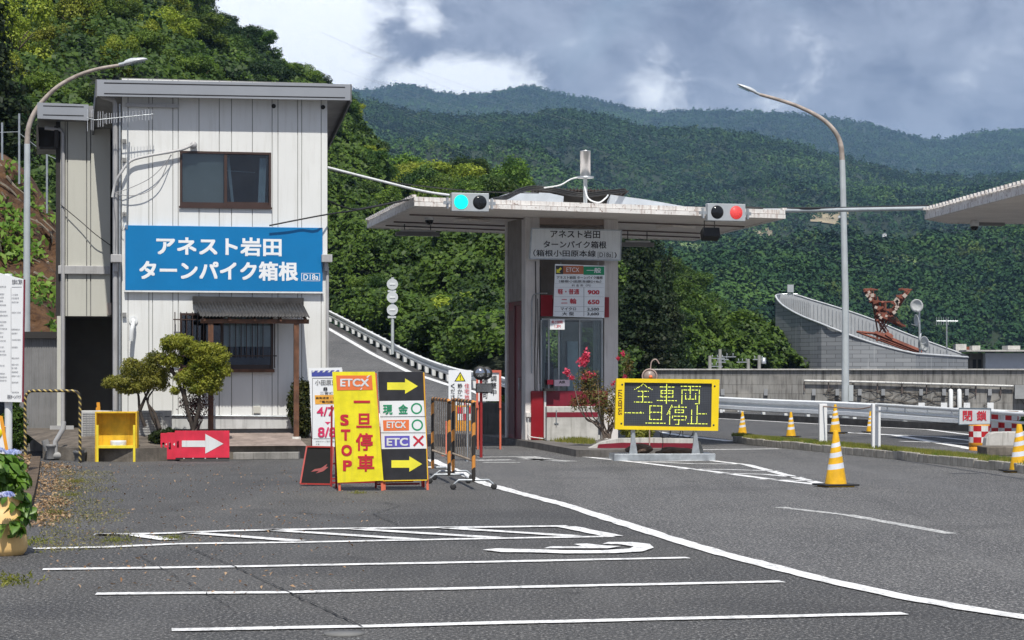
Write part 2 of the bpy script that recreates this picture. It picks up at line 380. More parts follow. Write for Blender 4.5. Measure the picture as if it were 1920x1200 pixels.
# far road on the right: its own markings
mb = MB()
for pts, wd in [(((1345, 785), (1560, 797), (1740, 806), (1900, 826)), .22), (((1180, 803), (1300, 820), (1372, 828)), .3),
                (((1560, 810), (1680, 817), (1800, 838), (1835, 845)), .28), (((1600, 812), (1760, 820), (1850, 830)), .2), (((1690, 828), (1830, 833)), .25)]:
    strip(mb, gpl(*pts), wd, .0105)
struct(mb.build('far_lane_marking', paint))
# cracks and a joint in the old asphalt
crackm = M('crack', (.022, .022, .022), .9)
mb = MB()
def crack(pts, wd=.025):
    wd *= .36
    P = gpl(*pts); Q = []
    for i in range(len(P) - 1):
        k = max(1, int((P[i + 1] - P[i]).length / .12))
        for j in range(k):
            q = P[i].lerp(P[i + 1], j / k); Q.append(q + Vector((random.uniform(-.012, .012), random.uniform(-.015, .015), 0)))
    Q.append(P[-1]); strip(mb, Q, wd, .0135, wd * .4)
crack([(350, 1028), (430, 1060), (540, 1112), (620, 1150), (680, 1178)], .03); crack([(240, 1030), (290, 1060), (380, 1110), (430, 1140)], .018)
crack([(640, 935), (720, 943), (750, 950), (700, 965), (745, 985)], .03); crack([(330, 970), (400, 965), (480, 968)], .025); crack([(560, 960), (650, 972), (760, 978), (900, 975)], .02)

struct(mb.build('asphalt_crack', crackm))
mb = MB(); c = GP(645, 1190); mb.lathe([(.13, .002), (.13, .014), (.0, .0145)], c, 24); struct(mb.build('round_cover', M('cover_grey', (.16, .16, .155), .8)))

# ---- ramp road rising to the left behind the office
rr = [(1010, 809, 64), (950, 760, 70), (890, 735, 76), (840, 722, 81), (765, 697, 92), (700, 665, 104), (615, 616, 120), (545, 583, 134), (450, 550, 150)]
RL = [PT(*a) for a in rr]; RL[0].z = .02
RL = [Vector((1.6, 57, .005))] + RL
railpx = [(985, 728, 74), (950, 709, 80), (905, 699, 84), (850, 689, 90), (780, 664, 100), (700, 624, 112), (615, 581, 127), (545, 549, 139), (470, 520, 152)]
RT = [PT(*a) for a in railpx]
def nrm2(P, i):
    d = (P[min(i + 1, len(P) - 1)] - P[max(i - 1, 0)]); d.z = 0; d.normalize(); return Vector((-d.y, d.x, 0))
mb = MB(); vs = []
RB = [None] * len(RL)
for i, p in enumerate(RL):
    nn_ = nrm2(RL, i); l = p + nn_ * 13
    # nearest rail point for the outer edge
    if i == 0: r = p - nn_ * 1.5
    else:
        q = RT[min(i - 1, len(RT) - 1)]; r = Vector((q.x, q.y, q.z - .66))
        if i == 1: r = Vector((q.x, q.y, .12))
    vs += [l + Vector((0, 0, .25 if i > 1 else 0)), p + nn_ * 4.4, p, r]; RB[i] = r
k = 4
mb.add(vs, [(i * k + j, i * k + j + 1, (i + 1) * k + j + 1, (i + 1) * k + j) for i in range(len(RL) - 1) for j in range(3)])
struct(mb.build('ramp_road', asph2))
def lift(P, dz): return [p + Vector((0, 0, dz)) for p in P]
def sline(mb, P, wd, dz=.012):
    vs = []
    for i, p in enumerate(P):
        n_ = nrm2(P, i); vs += [p + n_ * wd / 2 + Vector((0, 0, dz)), p - n_ * wd / 2 + Vector((0, 0, dz))]
    mb.add(vs, [(2 * i, 2 * i + 1, 2 * i + 3, 2 * i + 2) for i in range(len(P) - 1)])
mb = MB(); sline(mb, RL[1:], .26); sline(mb, [p + nrm2(RL, i) * 4.3 for i, p in enumerate(RL)][1:], .26)
struct(mb.build('ramp_edge_line', paint))
shoulder = M('dark_shoulder', (.05, .047, .045), .9, var=.3, scale=1)
mb = MB(); vs = []
for i in range(1, len(RL)): vs += [RL[i].lerp(RB[i], .35) + Vector((0, 0, .012)), RB[i] + Vector((0, 0, .012))]
mb.add(vs, [(2 * i, 2 * i + 1, 2 * i + 3, 2 * i + 2) for i in range(len(RL) - 2)]); struct(mb.build('ramp_shoulder', shoulder))

def catmull(P, sub=6):
    P = [Vector(q) for q in P]
    out_ = []; n = len(P)
    for i in range(n - 1):
        p0, p1, p2, p3 = P[max(0, i - 1)], P[i], P[i + 1], P[min(n - 1, i + 2)]
        for j in range(sub):
            t = j / sub; out_.append(.5 * ((2 * p1) + (p2 - p0) * t + (2 * p0 - 5 * p1 + 4 * p2 - p3) * t * t + (3 * p1 - p0 - 3 * p2 + p3) * t ** 3))
    out_.append(P[-1]); return out_
railm = M('guardrail_white', (.82, .84, .84), .45, var=.05, scale=2, streak=.12, grime=(.4, .39, .36))
def guardrail(P, label, group, post_dx, drop, side=1, beamh=.35, pr=.07, name='guardrail'):
    """W-beam guardrail: P are points on the beam's top edge"""
    e = empty(name, P[0] - Vector((0, 0, P[0].z))); tag(e, label, 'guardrail', group); o = e.location
    prof = [(0, 0), (.05, -.03), (.05, -.11), (-.02, -.15), (-.02, -.20), (.05, -.24), (.05, -.32), (0, -.35)]
    vs = []
    for i, p in enumerate(P):
        n_ = nrm2(P, i) * side
        for a, b in prof: vs.append(p - o + n_ * a * 1.6 + Vector((0, 0, b * beamh / .35)))
    k = len(prof); m_ = MB(); m_.add(vs, [(i * k + j, i * k + j + 1, (i + 1) * k + j + 1, (i + 1) * k + j) for i in range(len(P) - 1) for j in range(k - 1)])
    ob = m_.build('rail_beam', railm, e); ob.modifiers.new('solid', 'SOLIDIFY').thickness = .012
    acc = 0; nxt = .4; cnt = 0
    for i in range(len(P) - 1):
        d = (P[i + 1] - P[i]); L_ = d.length
        while nxt <= acc + L_ and cnt < 95:
            p = P[i] + d * ((nxt - acc) / L_) - o; n_ = nrm2(P, i) * side; q = p - n_ * .13
            MB().tube([q + Vector((0, 0, -.05)), q + Vector((0, 0, -drop))], pr, 10).build('post', railm, e); nxt += post_dx; cnt += 1
        acc += L_
    return e
guardrail(catmull(RT, 6), 'long white guardrail climbing beside the ramp road behind the office', None, 2.0, .68, 1, pr=.11)

# sign post with round plates seen from the back, behind the guardrail
Yp = 104; b = PT(736, 640, Yp); e = empty('disc_sign_post', (b.x, b.y, b.z - .6)); tag(e, 'thin white post with three round sign plates beyond the ramp guardrail', 'sign post')
zt = PT(736, 520, Yp).z - e.location.z; MB().tube([(0, 0, 0), (0, 0, zt)], .075, 10).build('post', polemat, e)
plate = M('plate_back', (.62, .65, .66), .5, metal=.2, var=.06)
for py in (533, 557.5, 581):
    z = PT(736, py, Yp).z - e.location.z; d_ = MB(); d_.lathe([(.001, -.12), (.26, -.12), (.26, -.105), (.001, -.10)], (0, 0, z), 28, 'y', sm=False); d_.build('round_plate', plate, e)
    MB().box(-.13, .13, -.145, -.122, z - .03, z + .03).build('bracket', railm, e)
for py in (546, 594.5):
    z = PT(736, py, Yp).z - e.location.z; MB().box(-.22, .17, -.09, -.06, z - .05, z + .05).build('bracket', plate, e)

# ================================================================ OFFICE BUILDING
BF = Frame(228, 45.8, 12)
bw = BF.at(614, 700).x
e = BF.empty('office_building', 'white two storey prefabricated office with brown framed window and timber porch awning', 'building'); OFF = e
zb = BF.at(228, 803).z; zt = BF.at(228, 178).z; zr = BF.at(614, 178).z
def hole(px0, py0, px1, py1): a, c = BF.at(px0, py0), BF.at(px1, py1); return (a.x, c.x, c.z, a.z)
h1 = hole(337, 283, 508, 391); h2 = hole(337, 587, 512, 695)
holes = [h1, h2]
# back wall body made round the two window niches
def wall_panels(mb, x0, x1, z0, z1, y0, y1, holes):
    xs = sorted({x0, x1, *[h[0] for h in holes if x0 < h[0] < x1], *[h[1] for h in holes if x0 < h[1] < x1]})
    for a, b in zip(xs[:-1], xs[1:]):
        m_ = (a + b) / 2; hs = sorted([(h[2], h[3]) for h in holes if h[0] < m_ < h[1]]); z = z0
        for u, v_ in hs:
            if u > z: mb.box(a, b, y0, y1, z, u)
            z = max(z, v_)
        if z < z1: mb.box(a, b, y0, y1, z, z1)
mb = MB(); wall_panels(mb, 0, bw, zb - .3, zt + .35, .0, .12, holes)
mb.box(0, .12, .12, 5.2, zb - .3, zt - .2); mb.box(bw - .12, bw, .12, 5.2, zb - .3, zt - .2); mb.box(.12, bw - .12, 5.08, 5.2, zb - .3, zt - .5)
mb.build('wall', groove, e)
seams = [228, 240, 279, 286, 324, 334, 373, 411, 434, 473, 510, 521, 558, 565.5, 602, 614]
mb = MB()
for a, b_ in zip(seams[:-1], seams[1:]):
    xa = BF.at(a, 600).x + .007; xb = BF.at(b_, 600).x - .007
    wall_panels(mb, xa, xb, zb, zt + .33, -.022, -.002, holes)
mb.build('cladding', wallw, e)
mb = MB(); mb.box(-.04, bw + .04, -.06, -.025, zb - .02, zb + .26); mb.build('skirting', M('skirt', (.55, .56, .55), .6, var=.08, streak=.3), e)
mb = MB(); mb.box(0, bw, .0, .1, 0, zb - .3); mb.build('foundation', conc, e)
# mono pitch roof with grey fascia: front edge leans out over the front wall
fy = -.42
A = BF.at(182, 149, fy); B_ = BF.at(657, 158, fy); A2 = BF.at(182, 180, fy); B2 = BF.at(657, 188, fy)
drop = 1.0; yb = 5.6
mb = MB(); th = .04
mb.add([(A.x, fy, A2.z), (B_.x, fy, B2.z), (B_.x, fy, B_.z), (A.x, fy, A.z), (A.x, fy + .05, A2.z), (B_.x, fy + .05, B2.z), (B_.x, fy + .05, B_.z), (A.x, fy + .05, A.z)],
       [(0, 1, 2, 3), (5, 4, 7, 6), (4, 0, 3, 7), (1, 5, 6, 2), (3, 2, 6, 7), (4, 5, 1, 0)])
for px0, px1 in ((194, 235), (194, 650)): pass
mb.build('fascia', fascia, e)
# two thin dark seam lines on the fascia
mb = MB()
for oy, s0, s1 in ((.055, 195, 647), (.27, 195, 647)):
    a = BF.at(s0, 149, fy); b2 = BF.at(s1, 158, fy); mb.add([(a.x, fy - .003, A.z - oy), (b2.x, fy - .003, B_.z - oy), (b2.x, fy - .003, B_.z - oy - .024), (a.x, fy - .003, A.z - oy - .024)], [(0, 3, 2, 1)])
mb.build('fascia_seam', dark, e)
roofm = M('roof_sheet', (.30, .30, .30), .5, metal=.3, var=.15)
mb = MB()
mb.add([(A.x, fy + .05, A.z - .05), (B_.x, fy + .05, B_.z - .05), (B_.x, yb, B_.z - .05 - drop), (A.x, yb, A.z - .05 - drop),
        (A.x, fy + .05, A2.z + .10), (B_.x, fy + .05, B2.z + .10), (B_.x, yb, B2.z + .1 - drop), (A.x, yb, A2.z + .1 - drop)],
       [(0, 1, 2, 3), (7, 6, 5, 4), (0, 3, 7, 4), (1, 5, 6, 2), (3, 2, 6, 7)])
mb.build('roof', roofm, e)
# barge boards at both sides and gutter brackets
mb = MB()
for x, s in ((A.x, -1), (B_.x, 1)):
    mb = MB(); zz = A.z if s < 0 else B_.z
    mb.add([(x, fy, zz), (x + .03 * s, fy, zz), (x + .03 * s, yb, zz - drop), (x, yb, zz - drop), (x, fy, zz - .36), (x + .03 * s, fy, zz - .36), (x + .03 * s, yb, zz - drop - .36), (x, yb, zz - drop - .36)],
           [(0, 1, 2, 3), (4, 7, 6, 5), (0, 3, 7, 4), (1, 5, 6, 2), (0, 4, 5, 1)]); mb.build('barge_board', M('barge_shaded_grey', (.13, .135, .14), .6), e)  # shade at the roof edge is put into this darkened grey
# upper window
def window(hx, frame_mat, interior=True, mid=.5, depth=.10, frosted=None, nm='window'):
    x0, x1, z0, z1 = hx; f = .045; mid_x = x0 + (x1 - x0) * mid
    fr = MB(); y0, y1 = -.05, .06
    fr.box(x0, x0 + f, y0, y1, z0, z1); fr.box(x1 - f, x1, y0, y1, z0, z1); fr.box(x0 + f, x1 - f, y0, y1, z0, z0 + f * 1.2); fr.box(x0 + f, x1 - f, y0, y1, z1 - f, z1)
    fr.box(x0 - .02, x1 + .02, -.075, -.052, z0 - .02, z0 + .02)
    fo = fr.build(nm, frame_mat, e)
    s = MB(); s.box(mid_x - .03, mid_x + .03, -.035, .03, z0 + f * 1.2, z1 - f); s.box(x0 + f, mid_x - .03, -.03, .0, z0 + f * 1.2, z0 + f * 1.2 + .05); s.box(mid_x + .03, x1 - f, .005, .04, z0 + f * 1.2, z0 + f * 1.2 + .07)
    s.build('sash', frame_mat, fo)
    for a, b2, yy in ((x0 + f, mid_x - .03, -.012), (mid_x + .03, x1 - f, .02)):
        g = MB(); g.box(a, b2, yy, yy + .005, z0 + f * 1.2 + .05, z1 - f); g.build('pane', glass, fo)
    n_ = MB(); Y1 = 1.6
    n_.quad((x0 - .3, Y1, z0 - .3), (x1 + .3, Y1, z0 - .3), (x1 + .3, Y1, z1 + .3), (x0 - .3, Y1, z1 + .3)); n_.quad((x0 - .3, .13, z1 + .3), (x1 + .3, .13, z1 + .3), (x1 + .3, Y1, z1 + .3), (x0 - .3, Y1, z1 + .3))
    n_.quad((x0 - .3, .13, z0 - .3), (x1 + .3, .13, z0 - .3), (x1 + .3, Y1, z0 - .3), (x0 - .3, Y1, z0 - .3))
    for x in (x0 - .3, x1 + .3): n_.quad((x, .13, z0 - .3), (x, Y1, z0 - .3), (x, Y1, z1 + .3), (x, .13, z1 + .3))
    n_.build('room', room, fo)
    return fo
fo = window(h1, brownmetal)
def curtain_mb(x0, x1, z0, z1, y, sweep=0):
    m_ = MB(); n_ = 26; vs = []
    for i in range(n_ + 1):
        t = i / n_; x = x0 + (x1 - x0) * t; yy = y + .025 * math.sin(t * 26)
        vs += [(x, yy, z1), (x + sweep * .5, yy, (z0 + z1) / 2), (x + sweep, yy, z0)]
    m_.add(vs, [(3 * i + j, 3 * i + 3 + j, 3 * i + 4 + j, 3 * i + 1 + j) for i in range(n_) for j in (0, 1)], True); return m_
x0, x1, z0, z1 = h1
c1 = BF.at(423, 300).x; c2 = BF.at(437, 300).x
screen = M('grey_insect_screen', (.42, .42, .40), .9, var=.05)
s = MB(); s.box(x0 + .06, (x0 + x1) / 2 - .04, .055, .06, z0 + .09, z1 - .05); s.build('blind', screen, fo)
curtain_mb(x1 - .22, x1 - .07, z0 + .08, z1 - .1, .12, -.04).build('curtain', curtain, fo); curtain_mb((x0 + x1) / 2 + .03, (x0 + x1) / 2 + .09, z0 + .08, z1 - .1, .12, .1).build('curtain', curtain, fo)
MB().tube([((x0 + x1) / 2 + .05, .3, z1 - .36), (x1 - .3, .3, z1 - .39)], .008, 6).build('rail', curtain, fo)
# lower window
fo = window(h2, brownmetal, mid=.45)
x0, x1, z0, z1 = h2; s = MB(); s.box(x0 + (x1 - x0) * .47, x1 - .05, .05, .055, z0 + (z1 - z0) * .42, z1 - .05); s.build('blind', M('paper_blind', (.85, .83, .78), .9), fo)
# grey shutter panel left of it, behind the bars
a = BF.at(335, 692, -.05); c = BF.at(514, 698, -.05); MB().box(a.x, c.x, -.14, -.052, c.z, a.z).build('window_sill', wood, e)
# window bars
g = MB()
for px in (328, 339, 350, 361, 371, 382, 393, 431, 442, 452, 462, 473, 483, 493):
    p = BF.at(px, 585, -.18); q = BF.at(px, 671, -.18); g.tube([(p.x, -.18, p.z), (p.x, -.18, q.z)], .011, 6)
for py in (599, 667):
    p = BF.at(325, py, -.18); q = BF.at(519, py, -.18); g.box(p.x, q.x, -.2, -.182, p.z - .012, p.z + .012)
p = BF.at(515, 600, -.18); q = BF.at(515, 690, -.18); g.tube([(p.x, -.18, p.z), (p.x, -.18, q.z)], .012, 6)
g.build('window_grille', brownmetal, e)
# porch awning: ridge flashing, corrugated sheet, timber beam, rafters, two posts
ay0, ay1 = -.04, -1.15
a = BF.at(363, 560, ay0); b2 = BF.at(567, 563, ay0); c = BF.at(376, 594, ay1); d = BF.at(581, 594, ay1)
awn = M('corrugated_dark', (.035, .033, .032), .55, metal=.0, var=.3, scale=5)
m_ = MB(); vs = []; n_ = 150
for i in range(n_ + 1):
    t = i / n_; off = .016 * math.sin(t * 2 * math.pi * 33); vs += [(a.x + (b2.x - a.x) * t, ay0, a.z - .07 + off), (c.x + (d.x - c.x) * t, ay1, c.z + off)]
m_.add(vs, [(2 * i, 2 * i + 2, 2 * i + 3, 2 * i + 1) for i in range(n_)], True); ob = m_.build('awning_sheet', awn, e); ob.modifiers.new('s', 'SOLIDIFY').thickness = .012
MB().prism([(a.x - .02, a.z - .1), (b2.x + .02, a.z - .12), (b2.x + .02, a.z + .03), (a.x - .02, a.z + .05)], ay0 - .07, ay0 + .01).build('awning_flashing', awn, e)
yb2 = -1.0; a3 = BF.at(376, 596, yb2); b3 = BF.at(579, 607, yb2); MB().box(a3.x, b3.x, yb2 - .05, yb2 + .05, b3.z, a3.z - .02).build('awning_beam', wood, e, .004)
r_ = MB()
for i in range(5):
    t = i / 4; x = c.x + .08 + (d.x - c.x - .16) * t; z_ = c.z - .03; zz = a.z - .13
    r_.add([(x - .025, ay1 + .04, z_ - .05), (x + .025, ay1 + .04, z_ - .05), (x + .025, ay1 + .04, z_), (x - .025, ay1 + .04, z_), (x - .025, ay0, zz - .05), (x + .025, ay0, zz - .05), (x + .025, ay0, zz), (x - .025, ay0, zz)], [(0, 1, 2, 3), (5, 4, 7, 6), (0, 4, 5, 1), (3, 2, 6, 7), (1, 5, 6, 2), (0, 3, 7, 4)])
r_.build('rafter', wood, e)
fb = BF.at(400, 607, yb2)
for px, pyb in ((395, 806), (555.5, 817)):
    p = BF.at(px, pyb, yb2); MB().box(p.x - .052, p.x + .052, yb2 - .052, yb2 + .052, p.z - .02, b3.z - .001).build('awning_post', wood, e, .005)
    mm = MB(); mm.lathe([(.13, -.28), (.115, .0), (.0, .0)], (p.x, yb2, p.z - .02), 4, m=Matrix.Rotation(R(45), 4, 'Z')); mm.build('post_footing', concw, e)
# shutter/boarding rail low on the wall, service box, pipe outlet, downpipes, gutter heads
MB().tube([BF.at(320, 779, -.08), BF.at(545, 781, -.08)], .02, 8).build('wall_conduit', galv, e)
a = BF.at(475, 761, -.03); c = BF.at(488, 775, -.03); MB().box(a.x, c.x, -.09, -.03, c.z, a.z).build('socket_box', wallb, e, .01)
p = BF.at(250, 601, -.02); q = BF.at(246, 640, -.2)
mm = MB(); mm.lathe([(.09, -.05), (.09, -.02), (.0, -.0201)], (p.x, 0, p.z), 16, 'y'); mm.tube([(p.x, -.03, p.z), (p.x, -.16, p.z - .03), (p.x - .04, -.22, p.z - .2), (p.x - .05, -.2, p.z - .42)], .045, 10); mm.build('vent_hose', white, e)
def pipe(name, pts, r, mat=pvc, par=None, n=10): return MB().tube(pts, r, n).build(name, mat, par if par else e)
z_a = BF.at(215, 196, .3).z
pipe('downpipe', [(-.42, -.1, z_a + .12), (-.36, -.1, z_a + .1), (-.16, -.05, z_a + .05), (-.13, -.03, z_a - .05), (-.13, -.03, BF.at(215, 815).z)], .052)
pipe('downpipe', [(-.04, -.06, BF.at(228, 195).z), (-.04, -.06, BF.at(228, 800).z)], .02, galv)
pipe('downpipe', [(bw - .01, -.06, BF.at(612, 500).z), (bw - .01, -.06, BF.at(612, 745).z)], .035)
for px, sx in ((222, -.05), (611, .0)):
    a = BF.at(px, 478, -.05); MB().box(a.x - .11 + sx, a.x + .11 + sx, -.26, -.03, a.z - .16, a.z).build('rain_head', pvc, e, .01)
    MB().tube([(a.x + sx, -.1, a.z - .16), (a.x + sx, -.1, a.z - .34)], .045, 10).build('downpipe', pvc, e)
for py in (265, 402, 300, 590):
    a = BF.at(233, py, -.03); MB().box(a.x - .04, a.x + .04, -.1, -.03, a.z - .04, a.z + .04).build('pipe_clip', groove, e)
# rail under the eave on the left, two holes near the eave on the right
a = BF.at(236, 195, -.1); c = BF.at(335, 196, -.1); MB().box(a.x, c.x, -.12, -.05, a.z - .05, a.z + .02).build('batten', pvc, e)
for px, py in ((513, 199), (605.5, 201)):
    p = BF.at(px, py, -.03); mm = MB(); mm.lathe([(.022, -.05), (.045, -.05), (.045, -.03)], (p.x, 0, p.z), 14, 'y'); mm.build('ring_bracket', black, e)

# side wing with the open bay under it, set back
wy = 2.4
a = BF.at(113, 232, wy); c = BF.at(207, 593, wy); zf = BF.at(113, 815, wy).z
wb = MB(); xq = BF.at(207.5, 400, wy).x; wb.box(a.x, xq, wy + .03, wy + .15, c.z, a.z + .35); wb.box(xq, -.0, wy + 1.3, wy + 1.4, c.z, a.z + .2); wb.box(xq - .05, xq, wy + .151, wy + 1.4, c.z, a.z + .2); wb.box(a.x, a.x + .12, wy + .15, 5.2, zf, a.z + .2); wb.box(a.x + .12, -.0, wy + .15, 5.2, c.z + .02, c.z + .12)
wb.build('wing_wall', groove, e)
wc = MB(); zs = BF.at(150, 505, wy).z
for s0, s1 in ((113, 122), (122.5, 126), (127, 162), (163, 169.5), (170.5, 207)):
    xa, xb = BF.at(s0, 400, wy).x + .006, BF.at(s1, 400, wy).x - .006
    wc.box(xa, xb, wy, wy + .029, zs + .05, a.z + .33)
    if s0 > 122: wc.box(xa, xb, wy, wy + .029, c.z, zs - .1)
wc.build('wing_cladding', wallb, e)
p = BF.at(109, 498, wy); q = BF.at(207, 512, wy); MB().box(p.x, q.x, wy - .07, wy + .0, q.z - .03, p.z).build('drip_moulding', pvc, e, .01)
# corner column, inner door panel and downpipe of the bay
x_ = BF.at(107, 600, wy).x; MB().box(x_, x_ + .14, wy, wy + .12, BF.at(107, 812, wy).z, c.z).build('bay_column', wallb, e)
mm = MB(); mm.box(x_ + .14, -.02, 4.0, 4.1, zf, c.z); mm.box(x_ + .1, x_ + .139, wy + .5, 4.0, zf, c.z); mm.build('bay_back_wall', M('bay_panel', (.12, .12, .11), .7, var=.08), e)
mm = MB(); mm.box(x_ + .14, -.001, wy, 5.0, 0, BF.at(120, 812, wy).z); mm.build('bay_floor', conc, e)
MB().box(x_ - .15, x_ + .35, wy - .04, wy + .01, BF.at(107, 818, wy).z - .15, BF.at(107, 798, wy).z).build('bay_sill', pvc, e)
xd0, xd1 = BF.at(105, 400, wy).x, BF.at(112.6, 400, wy).x; MB().box(xd0, xd1, wy + .04, wy + .5, c.z, a.z + .3).build('dark_side_strip', M('dark_brown', (.03, .027, .025), .7), e)  # dark strip along the left edge of the wing
# wing roof
wfy = wy - .5; A = BF.at(70, 192, wfy); B_ = BF.at(166, 196, wfy); C_ = BF.at(70, 222, wfy)
m_ = MB(); m_.prism([(A.x, C_.z), (B_.x, C_.z - .02), (B_.x, B_.z), (A.x, A.z)], wfy, wfy + .05); m_.build('wing_fascia', fascia, e)
m_ = MB()
for dz in (.06, .25): m_.box(A.x + .12, B_.x - .1, wfy - .003, wfy + .001, A.z - dz - .022, A.z - dz)
m_.build('fascia_seam', dark, e)
m_ = MB(); m_.add([(A.x, wfy + .05, A.z - .04), (.1, wfy + .05, A.z - .04), (.1, 5.6, A.z - .5), (A.x, 5.6, A.z - .5), (A.x, wfy + .05, C_.z + .06), (.1, wfy + .05, C_.z + .06), (.1, 5.6, C_.z - .4), (A.x, 5.6, C_.z - .4)], [(0, 1, 2, 3), (7, 6, 5, 4), (0, 3, 7, 4), (1, 5, 6, 2), (0, 4, 5, 1)]); m_.build('wing_roof', roofm, e)
# dark vent hood under the wing eave
p = BF.at(68, 236, wy); q = BF.at(106, 281, wy)
m_ = MB(); m_.box(p.x, q.x, wy - .1, wy - .06, q.z, q.z + .05); m_.box(p.x, p.x + .05, wy - .1, wy + .3, q.z + .05, p.z); m_.box(q.x - .05, q.x + .04, wy - .1, wy + .3, q.z + .05, p.z); m_.box(p.x + .05, q.x - .05, wy + .25, wy + .3, q.z + .05, p.z); m_.build('eave_box', M('dark_brown', (.03, .027, .025), .7), e)
pipe('downpipe', [BF.at(84, 240, wy - .08), BF.at(113, 243, wy - .06), BF.at(118, 250, wy - .05), (BF.at(118, 250, wy - .05).x, wy - .05, BF.at(118, 800, wy - .05).z)], .042)
p = BF.at(206, 575, wy); MB().box(p.x - .06, p.x + .03, wy - .1, wy - .02, p.z - .18, p.z + .08).build('junction_box', M('pinkish_box', (.5, .42, .36), .6), e, .01)

# blue name sign on the front wall
SF = Frame(228, 45.8, 12)
sg = empty('name_sign', SF.O, SF.th); tag(sg, 'large blue sign with white Japanese lettering fixed across the white office front', 'sign')
a = SF.at(235, 422, -.12); c = SF.at(605, 547, -.12); MB().box(a.x, c.x, -.12, -.03, c.z, a.z).build('sign_panel', blue, sg, .006)
mm = MB(); mm.box(a.x - .02, c.x + .02, -.125, -.03, c.z - .035, c.z - .002); mm.box(a.x - .022, a.x - .003, -.124, -.03, c.z, a.z); mm.build('sign_edge', white, sg)
wink = M('white_lettering', (.84, .86, .87), .45, var=.02)
letters(SF, [('アネスト岩田', 293, 443, 528, 481, wink, .03), ('ターンパイク箱根', 261, 488, 559, 527, wink, .03), ('D18a', 569, 514, 597, 525, wink, .012)], sg, y=-.12)
fr_ = MB()
for q in ((565, 512, 600, 513), (565, 526, 600, 527), (565, 512, 566, 527), (599, 512, 600, 527)): rect(SF, fr_, *q, -.121, .003)
fr_.build('number_box', wink, sg)

# television aerial standing off the left corner
an = empty('tv_aerial', BF.O, BF.th); tag(an, 'thin metal television aerial with many short rods at the left office corner', 'aerial')
ya = -.45; p0 = BF.at(163, 221, ya); p1 = BF.at(287, 214, ya)
MB().tube([BF.at(240, 216, ya + .1), BF.at(238, 430, -.12)], .014, 6).build('mast', galv, an); b_ = MB(); b_.tube([p0, BF.at(178, 225, ya), BF.at(190, 224, ya), p1], .010, 6); b_.build('boom', galv, an)
rd = MB()
for px in (164, 171, 174.5, 184, 188, 193, 197, 200, 205, 209, 214, 219, 225, 232, 238, 243, 249, 255, 261, 267, 273, 279, 285):
    c_ = BF.at(px, 224 - (px - 180) * .09, ya); ln = (19 if px < 178 else 15 if px < 195 else 9.5) * .011 * random.uniform(.9, 1.1)
    rd.tube([(c_.x, ya, c_.z - ln), (c_.x, ya, c_.z + ln)], .006, 5)
rd.build('rods', M('aluminium', (.7, .7, .7), .35, metal=.5), an)
# bundle of grey cables looping across the wall
cb = empty('cable_bundle', BF.O, BF.th); tag(cb, 'grey conduit with drooping cables reaching the upper window corner of the office', 'cable')
def smooth(pts, y=-.14, k=6): return catmull([BF.at(a, b_, y if len(r) == 0 else r[0]) for a, b_, *r in pts], k)
MB().tube(smooth([(211, 370), (216, 345), (228, 322, -.2), (245, 302), (275, 293), (320, 285), (345, 279), (362, 271)]), .028, 8).build('conduit', M('cable_grey', (.45, .45, .45), .6), cb)
c_ = MB(); cg = M('cable_thin_grey', (.25, .25, .26), .6)
c_.tube(smooth([(214, 362), (240, 354), (280, 335), (305, 312), (322, 290)]), .008, 5); c_.tube(smooth([(216, 363), (245, 367), (275, 360), (300, 338), (320, 290)]), .009, 5)
c_.tube(smooth([(212, 366), (214, 390), (217, 420), (216, 470)]), .008, 5); c_.tube(smooth([(233, 395), (227, 420), (230, 432), (236, 425)]), .006, 5); c_.build('loose_cable', cg, cb)
mm = MB(); p = BF.at(363, 272, -.1); mm.lathe([(.0, -.06), (.07, -.06), (.07, .06), (.0, .06)], (p.x, -.1, p.z), 14, 'y'); mm.build('cable_head', pvc, cb)
wr = MB(); wr.tube(catmull([BF.at(114, 384, 2.3), BF.at(150, 414, 2.25), BF.at(180, 440, 2.2), BF.at(213, 464, 2.3)], 5), .01, 5); tag(wr.build('thin_wire', black), 'thin dark wire slanting across the beige side wing', 'wire'); o = bpy.data.objects['thin_wire']; o.location = BF.O; o.rotation_euler.z = BF.th
# ================================================================ FORECOURT OBJECTS
# raised bed with its kerb in front of the office, concrete step
bedm = M('bed_soil', (.12, .10, .08), .95, var=.4, scale=4, bump=.8, bscale=20)
mb = MB()
K = [(80, 862), (160, 865), (256, 866), (430, 861), (560, 860), (625, 858)]
fr_pts = [GP(*a) for a in K]; top = []
for p in fr_pts: top.append(Vector((p.x, p.y, .26)))
back = [Vector((p.x - .2, 52, .9)) for p in fr_pts]
back = [Vector((p.x - .9, p.y + 2.4, .5)) for p in fr_pts]
n = len(K)
mb.add([tuple(p) for p in fr_pts] + [tuple(p) for p in top], [(i, i + 1, n + i + 1, n + i) for i in range(n - 1)])
top2 = [p + Vector((0, .16, 0)) for p in top]
mb.add(top + top2, [(i, i + 1, n + i + 1, n + i) for i in range(n - 1)])
struct(mb.build('kerb', M('dirty_kerb', (.16, .14, .115), .9, var=.35, scale=3, bump=.6, streak=.4)))
mb = MB(); far = [Vector((p.x - 1.2, p.y + 7, .5)) for p in back]
t3 = [p + Vector((0, 0, -.012)) for p in top2]
mb.add(t3 + back + far, [(i, i + 1, n + i + 1, n + i) for i in range(n - 1)] + [(n + i, n + i + 1, 2 * n + i + 1, 2 * n + i) for i in range(n - 1)])
struct(mb.build('garden_bed', bedm))
a, b_ = GP(437, 862), GP(560, 861); mb = MB(); mb.slab([(a.x, a.y - .01), (b_.x, b_.y - .01), (b_.x, b_.y + .45), (a.x, a.y + .45)], 0, .14); o = mb.build('concrete_step', conc, None, .01); struct(o)
